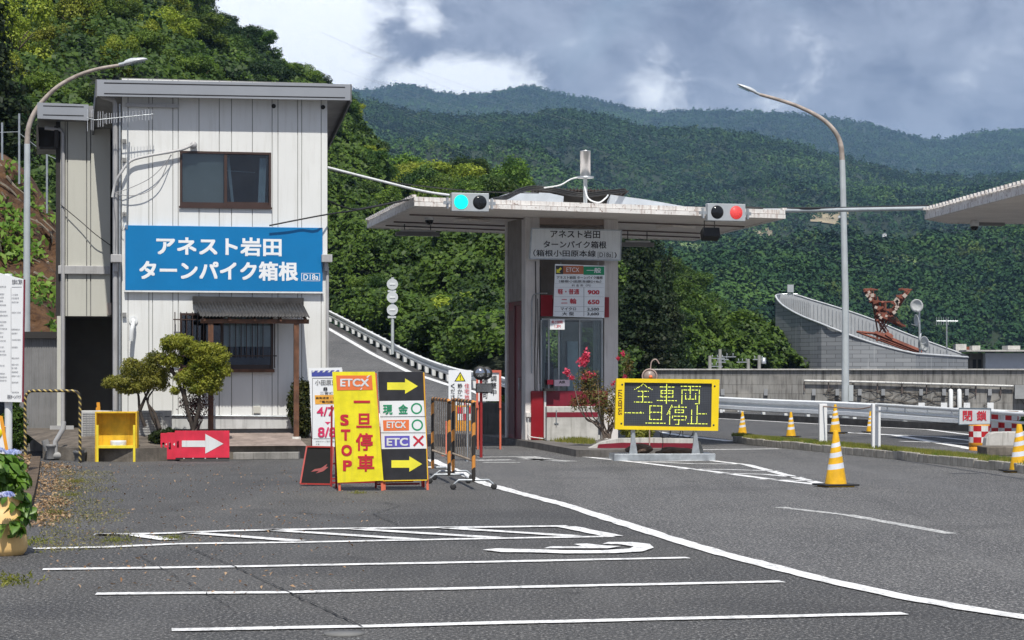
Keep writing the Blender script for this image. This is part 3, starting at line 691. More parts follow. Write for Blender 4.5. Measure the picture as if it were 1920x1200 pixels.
mb = MB(); mb.add([(a.x - .3, a.y + .17, .262), (b_.x + .15, b_.y + .17, .262), (b_.x - .3, b_.y + 2.0, .47), (a.x - 1.1, a.y + 2.0, .47)], [(0, 1, 2, 3)]); struct(mb.build('porch_slab', M('porch_concrete', (.30, .24, .21), .9, var=.25, scale=3, bump=.5, streak=.3)))

# --- A-frame boards
frame_red = M('orange_frame', (.75, .17, .09), .5, var=.08, streak=.2); frame_dk = M('dark_red_frame', (.30, .02, .02), .5, var=.15)
def a_frame(name, px, Y, th, label, pxl, pxr, pyt, pyb, boardm, lean=.12, legm=frame_red, edge=None, group=None):
    """two hinged frames: the board in front leaning back, plain frame behind"""
    fr = Frame(px, Y, th); e = fr.empty(name, label, 'sign board', group)
    a = fr.at(pxl, pyt); c = fr.at(pxr, pyb); foot = 0
    MB().box(a.x, c.x, -.012, .012, c.z, a.z).build('board', boardm, e)
    l = MB(); t = .03
    for x in (a.x, c.x - t): l.box(x, x + t, .014, .04, foot, a.z)
    l.box(a.x + t, c.x - t, .014, .04, a.z - .03, a.z); l.box(a.x + t, c.x - t, .014, .04, c.z - .02, c.z + .01)
    l.build('front_frame', legm, e)
    r = MB()
    for x in (a.x + .01, c.x - t - .01): r.tube([(x + .015, .05, a.z - .02), (x + .015, .62, foot)], .016, 6)
    r.tube([(a.x + .02, .48, .28), (c.x - .02, .48, .28)], .014, 6); r.build('rear_frame', frame_dk, e)
    return fr, e
# yellow stop board
fr, e = a_frame('stop_sign_board', 670, 32.4, -1.5, 'yellow standing board with red writing telling drivers to stop, orange badge on top', 0, 0, 0, 0, yellow) if False else (None, None)
fr = Frame(632, 32.4, 3); e = fr.empty('stop_sign_board', 'tall yellow standing board with red Japanese writing and STOP under an orange badge', 'sign board')
def board_plate(mb, q, y0=-.012, y1=.012):      # q: four pixel corners TL TR BR BL -> slightly crooked board
    P = [fr.at(a, b_, 0) for a, b_ in q]; mb.prism([(p.x, p.z) for p in P], y0, y1)
mb = MB(); board_plate(mb, [(623, 697), (703, 697), (719, 901), (633, 905)]); mb.build('board', yellow, e)
def legs(fr, e, q, legs_px, ground=True, rear=True, mat=frame_red, rearx=None):
    m_ = MB()
    for (x0, y0, x1, y1) in legs_px:
        p, r_ = fr.at(x0, y0, .03), fr.at(x1, y1, .03); r_.z = max(0, r_.z); m_.tube([p, r_], .024, 4)
    m_.build('front_frame', mat, e)
    if rear:
        m_ = MB(); xs_ = [fr.at(l[0], l[1], .03) for l in legs_px]
        for l in xs_: m_.tube([(l.x, .06, l.z), (l.x, .75, 0.0)], .016, 6)
        z_ = .2; m_.tube([(xs_[0].x, .66, z_), (xs_[-1].x, .66, z_)], .014, 6); m_.build('rear_frame', frame_dk, e)
legs(fr, e, None, [(628, 700, 637, 924), (704, 700, 717, 922)])
mb = MB(); poly(fr, mb, [(630, 704), (697, 704), (699, 731), (632, 732)], -.013); mb.build('badge', orange, e)
letters(fr, [('ETCX', 638, 710, 692, 725, white, .03)], e, y=-.0165)
mb = MB(); poly(fr, mb, [(687, 707), (692, 703.5), (694, 703.5), (689, 709)], -.0165); poly(fr, mb, [(675, 731), (678, 727), (680, 727), (677, 731)], -.0165); mb.build('badge_tick', white, e)
letters(fr, [('一', 663, 751, 694, 755.5, redink, .02), ('旦', 668, 775, 697, 802, redink, .03), ('停', 667, 812, 699, 845, redink, .025), ('車', 670, 852, 702, 884, redink, .025),
             ('S', 638, 777, 654, 798, redink, .04), ('T', 639, 805, 657, 826, redink, .04), ('O', 640, 834, 660, 855, redink, .04), ('P', 643, 863, 660, 883, redink, .04)], e, y=-.0135)
# black and white arrow board
fr = Frame(720, 32.6, 2); e = fr.empty('arrow_sign_board', 'black standing board with two yellow arrows and three white payment panels', 'sign board')
mb = MB(); board_plate(mb, [(709, 697), (793, 697), (801, 899), (718, 900)]); mb.build('board', blk, e)
mb = MB(); poly(fr, mb, [(711.5, 752), (794.5, 751), (800, 841), (715.5, 842)], -.013); mb.build('white_panel', signw, e)
mb = MB()
for y0, y1 in ((781, 780.5), (811, 811)): poly(fr, mb, [(713, y0), (798, y1), (798, y1 + .8), (713, y0 + .8)], -.0165)
mb.build('panel_joint', ink, e)
mb = MB(); arrow(fr, mb, 726, 724, 783.5, 7, 14.5, 24, -.013); arrow(fr, mb, 734, 870, 791.5, 7, 14.5, 24, -.013); mb.build('arrow', M('yellow_ink', (.85, .78, .05), .5), e)
letters(fr, [('現', 718, 759, 736, 777, green, .022), ('金', 747, 758, 765, 776, green, .022), ('ETCX', 725, 790, 761, 803, white, .03), ('ETC', 725, 821, 765, 836, white, .03)], e, y=-.019)
mb = MB(); poly(fr, mb, [(774, 819), (776.5, 816.5), (795, 834), (792.5, 836.5)], -.0175, .002); poly(fr, mb, [(792, 816), (795, 818.5), (777, 837), (774.5, 834.5)], -.0198, .002); mb.build('cross_mark', redink, e)
mb = MB(); ring(fr, mb, 781, 766, 7.6, 10.6, -.0175); ring(fr, mb, 782.5, 797, 7.8, 10.8, -.0175); mb.build('circle_mark', green, e)
mb = MB(); poly(fr, mb, [(718, 788), (767, 787), (767, 807), (719, 808)], -.0165, .002); mb.build('badge', orange, e)
mb = MB(); poly(fr, mb, [(721, 817.5), (768, 817), (768.5, 838), (721.5, 839)], -.0165, .002); mb.build('badge', purple, e)
mb = MB(); mb.tube([fr.at(794.5, 698, -.01), fr.at(802, 899, -.01)], .008, 4); mb.tube([fr.at(717, 901.5, -.01), fr.at(801, 900, -.01)], .01, 4); mb.build('board_trim', yell2, e)
legs(fr, e, None, [(714, 700, 721, 922), (794, 700, 802, 921)])
# white notice board with dates, standing behind
fr = Frame(588, 36.5, 4); e = fr.empty('date_sign_board', 'white standing notice with blue header and pink dates behind the yellow board', 'sign board')
mb = MB(); board_plate(mb, [(579, 690), (641, 689), (650, 838), (586, 838)]); mb.build('board', signw, e)
mb = MB(); poly(fr, mb, [(584, 695), (636, 694), (637, 705), (584.5, 706)], -.013); mb.build('header', M('header_blue', (.06, .08, .35), .5), e)
mb = MB()
for k in range(5): poly(fr, mb, [(588 + k * 10, 694), (592 + k * 10, 694), (588 + k * 10, 698), (584 + k * 10, 698)], -.0165)
mb.build('header_stripe', white, e)
mb = MB(); poly(fr, mb, [(590, 741), (640, 740), (641, 757), (591, 758)], -.013); mb.build('orange_band', M('amber', (.85, .42, .06), .5), e)
mb = MB()
for q in ((585.5, 709, 586.2, 823), (585.5, 709, 640, 709.7), (588, 822.3, 645, 823)): rect(fr, mb, *q, -.013, .002)
mb.build('thin_border', ink, e)
letters(fr, [('小田原東IC', 591, 712, 641, 722, ink, .005), ('8', 606, 726, 614, 732.5, ink, .02), ('二宮IC', 600, 734, 624, 740, ink, .005), ('最高速度・可変', 592, 744, 636, 748, ink, .01), ('「電光掲示」', 600, 751, 634, 755.5, ink, .01),
             ('4/7', 594, 763, 627, 780, M('pink_ink', (.65, .03, .12), .5), .02), ('8/8', 596, 801, 630, 820, M('pink_ink'), .02), ('お知らせへご協力お願いします', 592, 826, 640, 829, ink, 0), ('工事', 592, 831.5, 599, 834, ink, 0)], e, y=-.0165)
mb = MB(); poly(fr, mb, [(609, 791), (620, 791), (614.5, 796)], -.013); mb.build('small_arrow', M('pink_ink'), e)
legs(fr, e, None, [(584, 692, 588, 866), (640, 692, 648, 866)], mat=M('pale_frame', (.6, .6, .6), .5))
# dark board with a red frame leaning at its foot
fr = Frame(565, 33.8, 5); e = fr.empty('red_framed_board', 'dark leaning board in a thin red frame at the left foot of the yellow board', 'sign board')
P = [(575, 838), (625, 839), (620, 908), (563, 907)]
def leanpt(a, b_, d): p = fr.at(a, b_, 0); return Vector((p.x, d * (p.z) * .35, p.z))
lp = [leanpt(a, b_, 1) for a, b_ in P]; up = Vector((0, .02, 0))
mb = MB(); mb.add(lp + [p + up for p in lp], [(0, 1, 2, 3)[::-1], (4, 5, 6, 7), (0, 4, 5, 1), (2, 6, 7, 3), (1, 5, 6, 2), (0, 3, 7, 4)]); mb.build('board', M('matt_black', (.022, .022, .022), .85, spec=.1), e)
mb = MB()
for i in range(4): mb.tube([lp[i] + Vector((0, -.012, 0)), lp[(i + 1) % 4] + Vector((0, -.012, 0))], .016, 4)
mb.build('frame', M('red_frame', (.42, .04, .03), .5), e)
mb = MB(); mk = [(583, 885), (590, 880), (602, 878), (614, 870), (611, 876), (616, 876), (606, 884), (592, 888), (598, 883)]; q = [leanpt(a, b_, 1) - Vector((0, .006, 0)) for a, b_ in mk]; mb.add(q, [tuple(range(len(q)))]); mb.build('red_bird_mark', M('deep_red', (.25, .02, .02), .5), e)
mb = MB(); 
for x in (lp[0].x + .05, lp[1].x - .05): mb.tube([(x, lp[0].y + .02, lp[0].z - .03), (x, lp[0].y + .45, 0)], .013, 5)
mb.build('stay', frame_dk, e)
# red bars of a collapsed frame behind the boards
fr = Frame(640, 33.4, 0); e = fr.empty('collapsed_frame', 'empty red metal frame standing behind the yellow and black boards', 'frame')
mb = MB(); mb.tube([fr.at(622, 760, .2), fr.at(621, 918, .2)], .02, 4); mb.tube([fr.at(621, 898, .2), fr.at(700, 895, .2)], .018, 4); mb.tube([fr.at(705, 908, .2), fr.at(787, 907, .2)], .02, 4); mb.tube([fr.at(791, 890, .2), fr.at(792, 914, .2)], .02, 4); mb.tube([fr.at(622, 905, .2), fr.at(775, 902, .2)], .02, 4)
mb.build('frame_bars', frame_dk, e)

# --- red arrow boards lying against each other
def red_board(pxl, pxr, pyt, pyb, Y, label, show):
    fr = Frame(pxl, Y, 3); e = fr.empty('arrow_board', label, 'arrow board', 'red arrow boards in front of the garden bed')
    a, c = fr.at(pxl, pyt), fr.at(pxr, pyb); th = .03; hz = (a.z + c.z) / 2; hx = a.x + .055; r = .022; hh = .07
    mb = MB(); # plate pieced round the hand hole
    mb.box(a.x, hx - r, 0, th, c.z, a.z); mb.box(hx + r, c.x, 0, th, c.z, a.z); mb.box(hx - r, hx + r, 0, th, c.z, hz - hh); mb.box(hx - r, hx + r, 0, th, hz + hh, a.z)
    mb.build('plate', redboard, e)
    m2 = MB(); m2.box(a.x + .01, c.x, .004, th + .03, c.z - .035, c.z - .001); m2.build('rubber_foot', black, e)
    if show:
        mb = MB(); arrow(fr, mb, 341, 832, 419, 6, 18.5, 34, -.002); mb.build('arrow', white, e)
        mb = MB()
        for px in (345, 362, 385, 407): p = fr.at(px, pyb + .8, 0); mb.box(p.x - .012, p.x + .012, -.004, .003, c.z - .02, c.z - .005)
        mb.build('reflector', white, e)
    else:
        mb = MB(); p = fr.at(pxr - 9, 833); mb.prism([(p.x - .03, p.z), (p.x + .05, p.z + .06), (p.x + .05, p.z - .06)], -.003, 0); mb.build('arrow', white, e)
red_board(328, 430, 807.5, 858, 43.2, 'red board with a broad white arrow to the right, foremost of three', True)
red_board(313, 336, 811, 861, 43.35, 'red board mostly hidden, between the foremost arrow board and the hindmost one', False)
red_board(301, 322, 812, 861, 43.5, 'hindmost of three red boards, only its left end showing beside the small bush', False)

# --- yellow stand with white roll
fr = Frame(178, 43.0, 3); e = fr.empty('yellow_stand', 'yellow painted box-shaped stand with folding front legs beside the air conditioner', 'stand')
yw = M('yellow_old_paint', (.74, .46, .02), .6, var=.2, scale=4, streak=.5, grime=(.35, .17, .01)); yb_ = M('yellow_leg', (.85, .68, .04), .5, var=.1, streak=.2, grime=(.4, .28, .03))
a, c = fr.at(178, 772), fr.at(257, 838); mb = MB()
mb.box(a.x, c.x, .0, .30, a.z - .03, a.z); mb.box(a.x, a.x + .03, .0, .30, 0, a.z - .03); mb.box(c.x - .03, c.x, .0, .3, 0, a.z - .03); mb.box(a.x + .03, c.x - .03, .27, .3, c.z, a.z - .03); mb.box(a.x + .03, c.x - .03, 0, .27, c.z - .03, c.z); mb.build('box', yw, e, .004)
mb = MB()
for x in (183, 252): p = fr.at(x, 797); q = fr.at(x + (2 if x < 200 else 2), 868); mb.box(p.x - .022, p.x + .022, -.04, -.003, .0, p.z)
p = fr.at(183, 837); q = fr.at(252, 837); mb.box(p.x + .022, q.x - .022, -.04, -.003, p.z - .035, p.z + .02); mb.build('leg_frame', yb_, e, .003)
rl = MB(); p = fr.at(220.5, 836); rl.lathe([(.06, .0), (.15, .0), (.155, .02), (.155, .10), (.15, .12), (.06, .12)], (p.x, .12, c.z + .001), 24); o = rl.build('tape_roll', white); o.location = fr.O; o.rotation_euler.z = fr.th; tag(o, 'white tape roll lying in the yellow stand', 'roll')

# --- air conditioner units
def ac_unit(pxl, pxr, pyt, pyb, Y, label, grille):
    fr = Frame(pxl, Y, 8); e = fr.empty('air_conditioner', label, 'air conditioner')
    a, c = fr.at(pxl, pyt), fr.at(pxr, pyb); acm = M('ac_case', (.50, .50, .48), .5, var=.06, streak=.25)
    MB().box(a.x, c.x, 0, .3, c.z, a.z).build('case', acm, e, .012)
    mb = MB(); w_ = c.x - a.x; cx = a.x + w_ * .38
    for k in range(11): z = c.z + .06 + (a.z - c.z - .12) * k / 10; mb.box(a.x + .04, a.x + w_ * .72, -.012, -.002, z - .006, z + .006)
    for k in range(9): x = a.x + .05 + w_ * .66 * k / 8; mb.box(x - .004, x + .004, -.018, -.0125, c.z + .05, a.z - .05)
    mb.build('grille', M('ac_grille', (.28, .28, .28), .6), e)
    mb = MB(); mb.box(a.x + w_ * .8, c.x - .04, -.006, -.001, a.z - .13, a.z - .115); mb.build('name_plate', ink, e)
    mb = MB()
    for x in (a.x + .06, c.x - .12): mb.box(x, x + .07, .02, .28, max(.3, 0), c.z)
    mb.build('foot', black, e)
ac_unit(151, 225, 770, 824, 45.0, 'pale air conditioner outdoor unit behind the yellow stand', 1)
ac_unit(256, 322, 770, 830, 45.2, 'weathered air conditioner outdoor unit standing behind the garden tree trunks', 1)

# tools leaning at the bay, bucket, drain pipes, striped hoop
fr = Frame(180, 46.5, 5); e = fr.empty('hand_tool', 'two orange handles sticking up above the air conditioner behind the yellow stand', 'tool')
mb = MB(); mb.box(fr.at(188, 760).x, fr.at(194, 760).x, 0, .04, .4, fr.at(188, 755).z, Matrix.Rotation(R(-4), 4, 'Y')); mb.build('handle', M('orange_plastic', (.8, .35, .03), .5), e)
p = fr.at(182, 764); mb = MB(); mb.box(p.x - .03, p.x + .03, .06, .1, .4, p.z); mb.build('handle', M('orange_plastic'), e)
fr = Frame(150, 43.2, 0); mb = MB(); a = fr.at(140, 845); r1 = .12; h_ = a.z
mb.lathe([(r1 * .8, 0), (r1 * .92, h_ * .6), (r1, h_ * .62), (r1, h_ * .72), (r1 * 1.06, h_ * .74), (r1 * 1.1, h_), (r1, h_), (r1 * .9, h_ * .9), (0, h_ * .88)], (0, 0, 0), 20)
o = mb.build('plant_pot', M('grey_pot', (.13, .135, .14), .6)); o.location = fr.O; tag(o, 'dark grey plastic pot at the end of the grey drain pipe', 'pot')
e = empty('drain_pipe', (0, 0, 0)); Y = 43.8; e.location = (PT(119, 850, Y).x, Y, 0); o_ = e.location; tag(e, 'grey drain pipes meeting in a round trap at the left corner of the office', 'pipe')
def pl(a, b_, y=Y): p = PT(a, b_, y); return Vector((p.x - o_.x, y - o_.y, max(.03, p.z)))
darkpvc = M('dark_pvc', (.24, .24, .24), .5, var=.15, streak=.3)
MB().tube([pl(119, 790), pl(119, 803), pl(107, 824), pl(104, 828), pl(104, 850)], .05, 10).build('elbow', pvc, e)
MB().tube([pl(84, 825), pl(90, 845)], .07, 10).build('branch', darkpvc, e)
MB().lathe([(.09, .03), (.10, .26), (.115, .27), (.115, .31), (.0, .31)], (pl(96, 850).x, 0, 0), 18).build('trap', darkpvc, e)
MB().tube([pl(100, 860) + Vector((0, 0, .06)), pl(141, 862) + Vector((0, 0, .07))], .075, 12).build('pipe', M('drain_grey', (.33, .33, .32), .6, var=.15), e)
# striped hoop
fr = Frame(97, 42.6, 0); e = fr.empty('hoop_barrier', 'black and yellow striped steel hoop standing before the grey drain pipes', 'barrier')
hp = [fr.at(48, 834), fr.at(47, 800), fr.at(47, 760), fr.at(48, 744), fr.at(53, 736), fr.at(62, 733), fr.at(97, 733), fr.at(137, 733), fr.at(145, 736), fr.at(149, 744), fr.at(150, 762), fr.at(150, 800), fr.at(150, 838)]
hp[0].z = 0; hp[-1].z = 0
def stripes_mat(name, c1, c2, sc, rough=.5):
    m = bpy.data.materials.new(name); m.use_nodes = True; t = NT(m.node_tree); b = t.n['Principled BSDF']
    v = t.new('ShaderNodeTexCoord').outputs['Object']; sx = t.new('ShaderNodeSeparateXYZ'); t.link(v, sx.inputs[0])
    s = t.math('FRACT', t.math('MULTIPLY', t.math('ADD', t.math('ADD', sx.outputs[0], sx.outputs[2]), t.math('MULTIPLY', sx.outputs[1], .5)), sc)); k = t.math('GREATER_THAN', s, .62)
    n = t.noise(v, 12, 4, .6); c = t.mix(k, c1, c2); c = t.mix(t.math('MULTIPLY', t.ramp(n, .5, .75), .35), c, (.1, .07, .05)); t.link(c, b.inputs['Base Color']); b.inputs['Roughness'].default_value = rough; MATS[name] = m; return m
MB().tube(catmull(hp, 4), .028, 10).build('hoop', stripes_mat('hoop_stripes', (.025, .02, .015), (.5, .38, .12), 9.5), e)

# --- grey lean-to wall left of the office
fr = Frame(45, 49, 3); e = fr.empty('lean_to_shed', 'grey corrugated lean-to wall with dark roof edge left of the office', 'shed')
a, c = fr.at(28, 635), fr.at(109, 808); mb = MB(); vs = []; n_ = 60
for i in range(n_ + 1): x = a.x + (c.x - a.x) * i / n_; y = .012 * math.sin(i * 1.9); vs += [(x, y, c.z), (x, y, a.z - .0)]
mb.add(vs, [(2 * i, 2 * i + 2, 2 * i + 3, 2 * i + 1) for i in range(n_)], True); mb.box(a.x, c.x, .05, 2.2, c.z, a.z); mb.build('wall', M('grey_sheet', (.235, .235, .235), .55, metal=.1, var=.1, streak=.25), e)
p = fr.at(28, 622); mb = MB(); mb.box(a.x - .2, c.x + .02, -.12, 2.3, a.z + .005, a.z + .04); mb.box(a.x - .2, c.x + .02, -.12, -.06, a.z + .04, p.z); mb.build('roof_edge', M('dark_brown'), e)
mb = MB(); mb.box(a.x - .3, c.x, -.02, .3, -.02, c.z); mb.build('footing', conc, e)

# --- information board at the left edge
fr = Frame(12, 36, -14); e = fr.empty('information_board', 'large white information board of small print on a white post at the left edge', 'notice board')
a, c = fr.at(-60, 497), fr.at(43, 754); mb = MB(); q = [fr.at(-60, 497), fr.at(45, 524), fr.at(42, 754), fr.at(-60, 752)]; mb.prism([(p.x, p.z) for p in q], -.03, .03); mb.build('panel', signw, e)
mb = MB(); mb.tube([q[1] + Vector((.01, 0, 0)), q[2] + Vector((.01, 0, 0))], .014, 4); mb.build('edge_trim', maroon, e)
mb = MB(); p = fr.at(11, 700); mb.tube([(p.x, .09, 0), (p.x, .09, fr.at(11, 513).z)], .062, 14); mb.build('post', white, e)
greyink = M('grey_ink', (.16, .17, .2), .6)
its = [('営業のご案内', 23, 524, 42, 533, greyink, .02)]
random.seed(3); jp = 'お客様各位ご利用料金通行車両規則案内注意事項道路管理事務所営業時間午前午後普通大型'
for col, (x0, x1) in enumerate(((-8, 17), (22, 40))):
    y = 545 if col else 536
    while y < 730:
        if random.random() < .78:
            ww = random.uniform(.55, .95) * (x1 - x0); nch = int(ww / 2.4); its.append((''.join(random.choice(jp) for _ in range(max(2, nch))), x0, y + (x0 + 8) * .2, x0 + ww, y + 3.2 + (x0 + 8) * .2, greyink, 0))
        y += random.choice((6.5, 7.5, 12))
its.append(('箱根ターンパイク', 14, 740, 39, 748, greyink, .02))
letters(fr, its, e, y=-.032); mb = MB()
for qq in ((20.5, 540, 21, 735), (22, 538, 41, 538.6)): rect(fr, mb, *qq, -.031, .002)
mb.build('ruled_line', greyink, e)
random.seed(11)
# orange and white leaning barrier at the frame edge
fr = Frame(0, 33.5, 10); e = fr.empty('orange_board', 'white board with an orange edge leaning at the left edge behind the hydrangea', 'board')
q = [fr.at(-30, 775), fr.at(4, 780), fr.at(17, 850), fr.at(-20, 852)]; mb = MB(); mb.prism([(p.x, p.z) for p in q], -.01, .01); mb.build('board', signw, e)
mb = MB(); q2 = [fr.at(-2, 779), fr.at(5, 780), fr.at(17, 850), fr.at(11, 850)]; mb.prism([(p.x, p.z) for p in q2], -.016, -.0105); mb.build('orange_edge', M('orange_plastic'), e)
mb = MB(); p = fr.at(3, 812); mb.lathe([(.001, -.02), (.09, -.019), (.09, -.017), (.001, -.016)], (p.x - .08, 0, p.z), 20, 'y'); mb.build('yellow_dot', yellow, e)
mb = MB(); p = fr.at(8, 800); mb.tube([(p.x, .03, p.z), (p.x, .35, 0)], .02, 6); mb.tube([(p.x - .3, .03, p.z), (p.x - .3, .35, 0)], .02, 6); mb.build('leg', M('orange_plastic'), e)

# --- street lamps
def street_lamp(px, pyb, Y, arm, head, label, headlen, mirror, zb_=0, r0=.11):
    x = (px - 960) * Y / F; e = empty('street_lamp', (x, Y, zb_)); tag(e, label, 'street lamp', 'curved street lamps')
    P = [PT(a, b_, Y) - e.location for a, b_ in arm]
    split = P[1]
    MB().tube([(0, 0, 0), (0, 0, P[0].z * .5), P[0], P[1]], [r0, r0 * .86, r0 * .76, r0 * .74], 14).build('pole', polemat, e)
    MB().tube(catmull(P[1:], 6), r0 * .70, 12, r0 * .40).build('arm', rustpole, e)
    MB().box(-.12, .12, -.12, .12, 0, .02).build('base_plate', galv, e)
    hp_ = [PT(a, b_, Y) - e.location for a, b_ in head]; d = (hp_[1] - hp_[0]); Lh = d.length; d.normalize(); n_ = d.cross(Vector((0, 1, 0))); 
    if n_.z < 0: n_ = -n_
    sec = [(0, .05, .05), (.12, .09, .10), (.35, .11, .13), (.62, .085, .14), (.86, .06, .12), (1.0, .02, .05)]; vs = []
    K_ = 12
    for t, hh, ww in sec:
        for k in range(K_):
            a = 2 * math.pi * k / K_; vs.append(hp_[0] + d * (t * Lh) + n_ * (hh * math.sin(a) * (1 if math.sin(a) > 0 else .45)) + Vector((0, ww * math.cos(a), 0)))
    m_ = MB(); m_.add(vs, [(i * K_ + k, i * K_ + (k + 1) % K_, (i + 1) * K_ + (k + 1) % K_, (i + 1) * K_ + k) for i in range(len(sec) - 1) for k in range(K_)], True)
    m_.add(vs[:K_], [tuple(range(K_))]); m_.add(vs[-K_:], [tuple(range(K_))]); m_.build('lamp_head', M('lamp_grey', (.62, .65, .66), .4, metal=.2), e)
    m_ = MB(); c_ = hp_[0] + d * (.6 * Lh) - n_ * .05; m_.box(-Lh * .28, Lh * .28, -.09, .09, -.02, .0, Matrix.Translation(c_) @ Matrix(((d.x, 0, n_.x, 0), (d.y, 1, n_.y, 0), (d.z, 0, n_.z, 0), (0, 0, 0, 1)))); m_.build('lens', glassd, e)
    m_ = MB(); a0 = hp_[0] - d * .12; m_.tube([a0, hp_[0] + d * .06], .055, 10); m_.build('clamp', galv, e)
    return e
street_lamp(50, 800, 56, [(51, 300), (51, 270), (53, 243), (62, 216), (80, 190), (108, 163), (145, 142), (185, 129), (228, 122)], [(232, 120), (276, 111)], 'curved street lamp rising behind the wing of the office', .5, False, 0, .1)
ls = street_lamp(1585, 755, 86, [(1580, 330), (1579, 300), (1576, 270), (1564, 245), (1540, 222), (1500, 201), (1460, 187), (1424, 177)], [(1418, 174), (1382, 158)], 'curved street lamp standing before the concrete wall on the right', .5, True, 0, .15)
# service box on the right lamp
YL = 86; b0 = ls.location; p = PT(1593, 735, YL) - b0; MB().box(p.x - .05, p.x + .12, -.14, .02, PT(1593, 752, YL).z, PT(1593, 722, YL).z).build('control_box', polemat, ls)

# --- barrier fences on castors
castor = M('castor_black', (.03, .03, .03), .5); rustyw = M('rusty_bar', (.45, .36, .26), .6, var=.3, scale=8, spots=.7)
bars_m = stripes_mat('bar_stripes', (.03, .025, .02), (.66, .27, .05), 2.1)
def barrier(pa, pb, ztop, label):
    A_, B_ = Vector(pa), Vector(pb); d = B_ - A_; Lb = d.length; th = math.atan2(d.y, d.x); e = empty('barrier_fence', A_, th); tag(e, label, 'barrier', 'striped barrier fences on castors')
    rr_ = .08; m_ = MB()
    m_.tube(catmull([Vector(v) for v in ((0, 0, .12), (0, 0, .5), (0, 0, ztop - .12), (.015, 0, ztop - .03), (.10, 0, ztop), (Lb / 2, 0, ztop), (Lb - .10, 0, ztop), (Lb - .015, 0, ztop - .03), (Lb, 0, ztop - .12), (Lb, 0, .5), (Lb, 0, .12))], 4), .028, 10); m_.build('hoop_frame', bars_m, e)
    MB().tube([(0, 0, .42), (Lb, 0, .42)], .02, 8).build('lower_bar', rustyw, e)
    n_ = 9; m_ = MB()
    for k in range(1, n_): m_.tube([(Lb * k / n_, 0, .42), (Lb * k / n_, 0, ztop)], .009, 6)
    m_.build('upright_bars', rustyw, e)
    for x in (0, Lb):
        f = MB(); f.tube([(x - .0, -.30, .07), (x, -.22, .14), (x, .22, .14), (x, .30, .07)], .016, 8); f.build('foot', galv, e)
        for y in (-.30, .30):
            c_ = MB(); c_.lathe([(.02, -.018), (.045, -.018), (.045, .018), (.02, .018)], (x, y, .045), 14, 'x'); c_.build('castor', castor, e)
b1 = GP(888, 918); b2 = GP(846, 906); b3 = GP(809, 898)
barrier((b1.x, b1.y, 0), (b2.x - .0, b2.y + 1.1, 0), 1.28, 'black and orange striped barrier fence on castors, the one nearer the lane edge')
barrier((b2.x - .03, b2.y - .1, 0), (b3.x - .02, b3.y + 1.1, 0), 1.28, 'black and orange striped barrier fence on castors, beside the black arrow board')

# --- signs beyond the barriers
fr = Frame(862, 43, 2); e = fr.empty('quiet_please_sign', 'white upright sign with yellow warning triangle asking for quiet behind the barriers', 'sign')
mb = MB(); rect(fr, mb, 841, 694, 883.5, 760, 0, .02); mb.build('panel', signw, e)
mb = MB(); poly(fr, mb, [(863, 697), (873, 715), (852, 715)], -.021); mb.build('triangle', ink, e); mb = MB(); poly(fr, mb, [(863, 700), (870.5, 713.7), (854.8, 713.7)], -.0245); mb.build('triangle_fill', yellow, e)
letters(fr, [('!', 862, 703, 864, 712, ink, .02)] + [(c, 871, 719 + i * 10.5, 880, 728 + i * 10.5, redink, .01) for i, c in enumerate('住宅地に')] + [(c, 858, 719 + i * 10.5, 867, 728 + i * 10.5, ink, .01) for i, c in enumerate('静かにお')] + [(c, 845, 719 + i * 10.5, 853, 728 + i * 10.5, ink, .01) for i, c in enumerate('ください')], e, y=-.026)
mb = MB(); 
for px in (848, 876): p = fr.at(px, 760); mb.tube([(p.x, .02, 0), (p.x, .02, p.z + .5)], .02, 6)
mb.build('post', galv, e)
fr = Frame(918, 50, -3); e = fr.empty('adjusting_sign', 'white sign with a salmon red frame behind the round mirror near the booth', 'sign')
mb = MB(); rect(fr, mb, 895, 696, 936, 752, 0, .02); mb.build('panel', signw, e)
mb = MB()
for q in ((893, 694, 940, 698.5), (893, 698.5, 897, 765), (936, 698.5, 940, 765)): rect(fr, mb, *q, 0, .05)
mb.build('frame', M('salmon_frame', (.62, .14, .09), .5), e)
letters(fr, [(c, 920, 704 + i * 13, 931, 715 + i * 13, ink, .015) for i, c in enumerate('調整中')] + [(c, 905, 710 + i * 13, 915, 721 + i * 13, ink, .015) for i, c in enumerate('使用可')], e, y=-.026)
mb = MB()
for px in (896, 938): p = fr.at(px, 760); mb.tube([(p.x, .0, 0), (p.x, .0, p.z)], .025, 6)
mb.build('post', frame_red, e)
fr = Frame(902, 45, 0); e = fr.empty('road_mirror', 'pair of black mirrors, one round and one flat, on a thin post', 'mirror')
mir = M('mirror_glass', (.5, .52, .55), .08, metal=1., var=.02)
MB().tube([(0, .08, 0), (0, .08, fr.at(902, 690).z)], .03, 8).build('post', frame_dk, e)
for px, r_, nm in ((900, .13, 0), (911, .12, 1)):
    p = fr.at(px, 699.5); mb = MB(); mb.lathe([(.001, .0), (r_ * .5, .005), (r_, .03), (r_ * 1.1, .045), (r_ * 1.1, .07), (.001, .12)], (p.x, .0 + nm * .12, p.z), 22, 'y'); mb.build('mirror_hood', black, e)
    mb = MB(); mb.lathe([(.001, -.035), (r_ * .3, -.02), (r_ * .55, -.008), (r_ * .72, .01)], (p.x, .0 + nm * .12, p.z), 22, 'y'); mb.build('mirror_face', mir, e)
a, c = fr.at(892, 718.5), fr.at(924, 736.5); MB().box(a.x, c.x, 0, .05, c.z, a.z, Matrix.Rotation(R(3), 4, 'X')).build('mirror_hood', black, e, .015); mb = MB(); mb.box(a.x + .02, c.x - .02, -.008, .002, c.z + .02, a.z - .02, Matrix.Rotation(R(3), 4, 'X')); mb.build('mirror_face', mir, e)
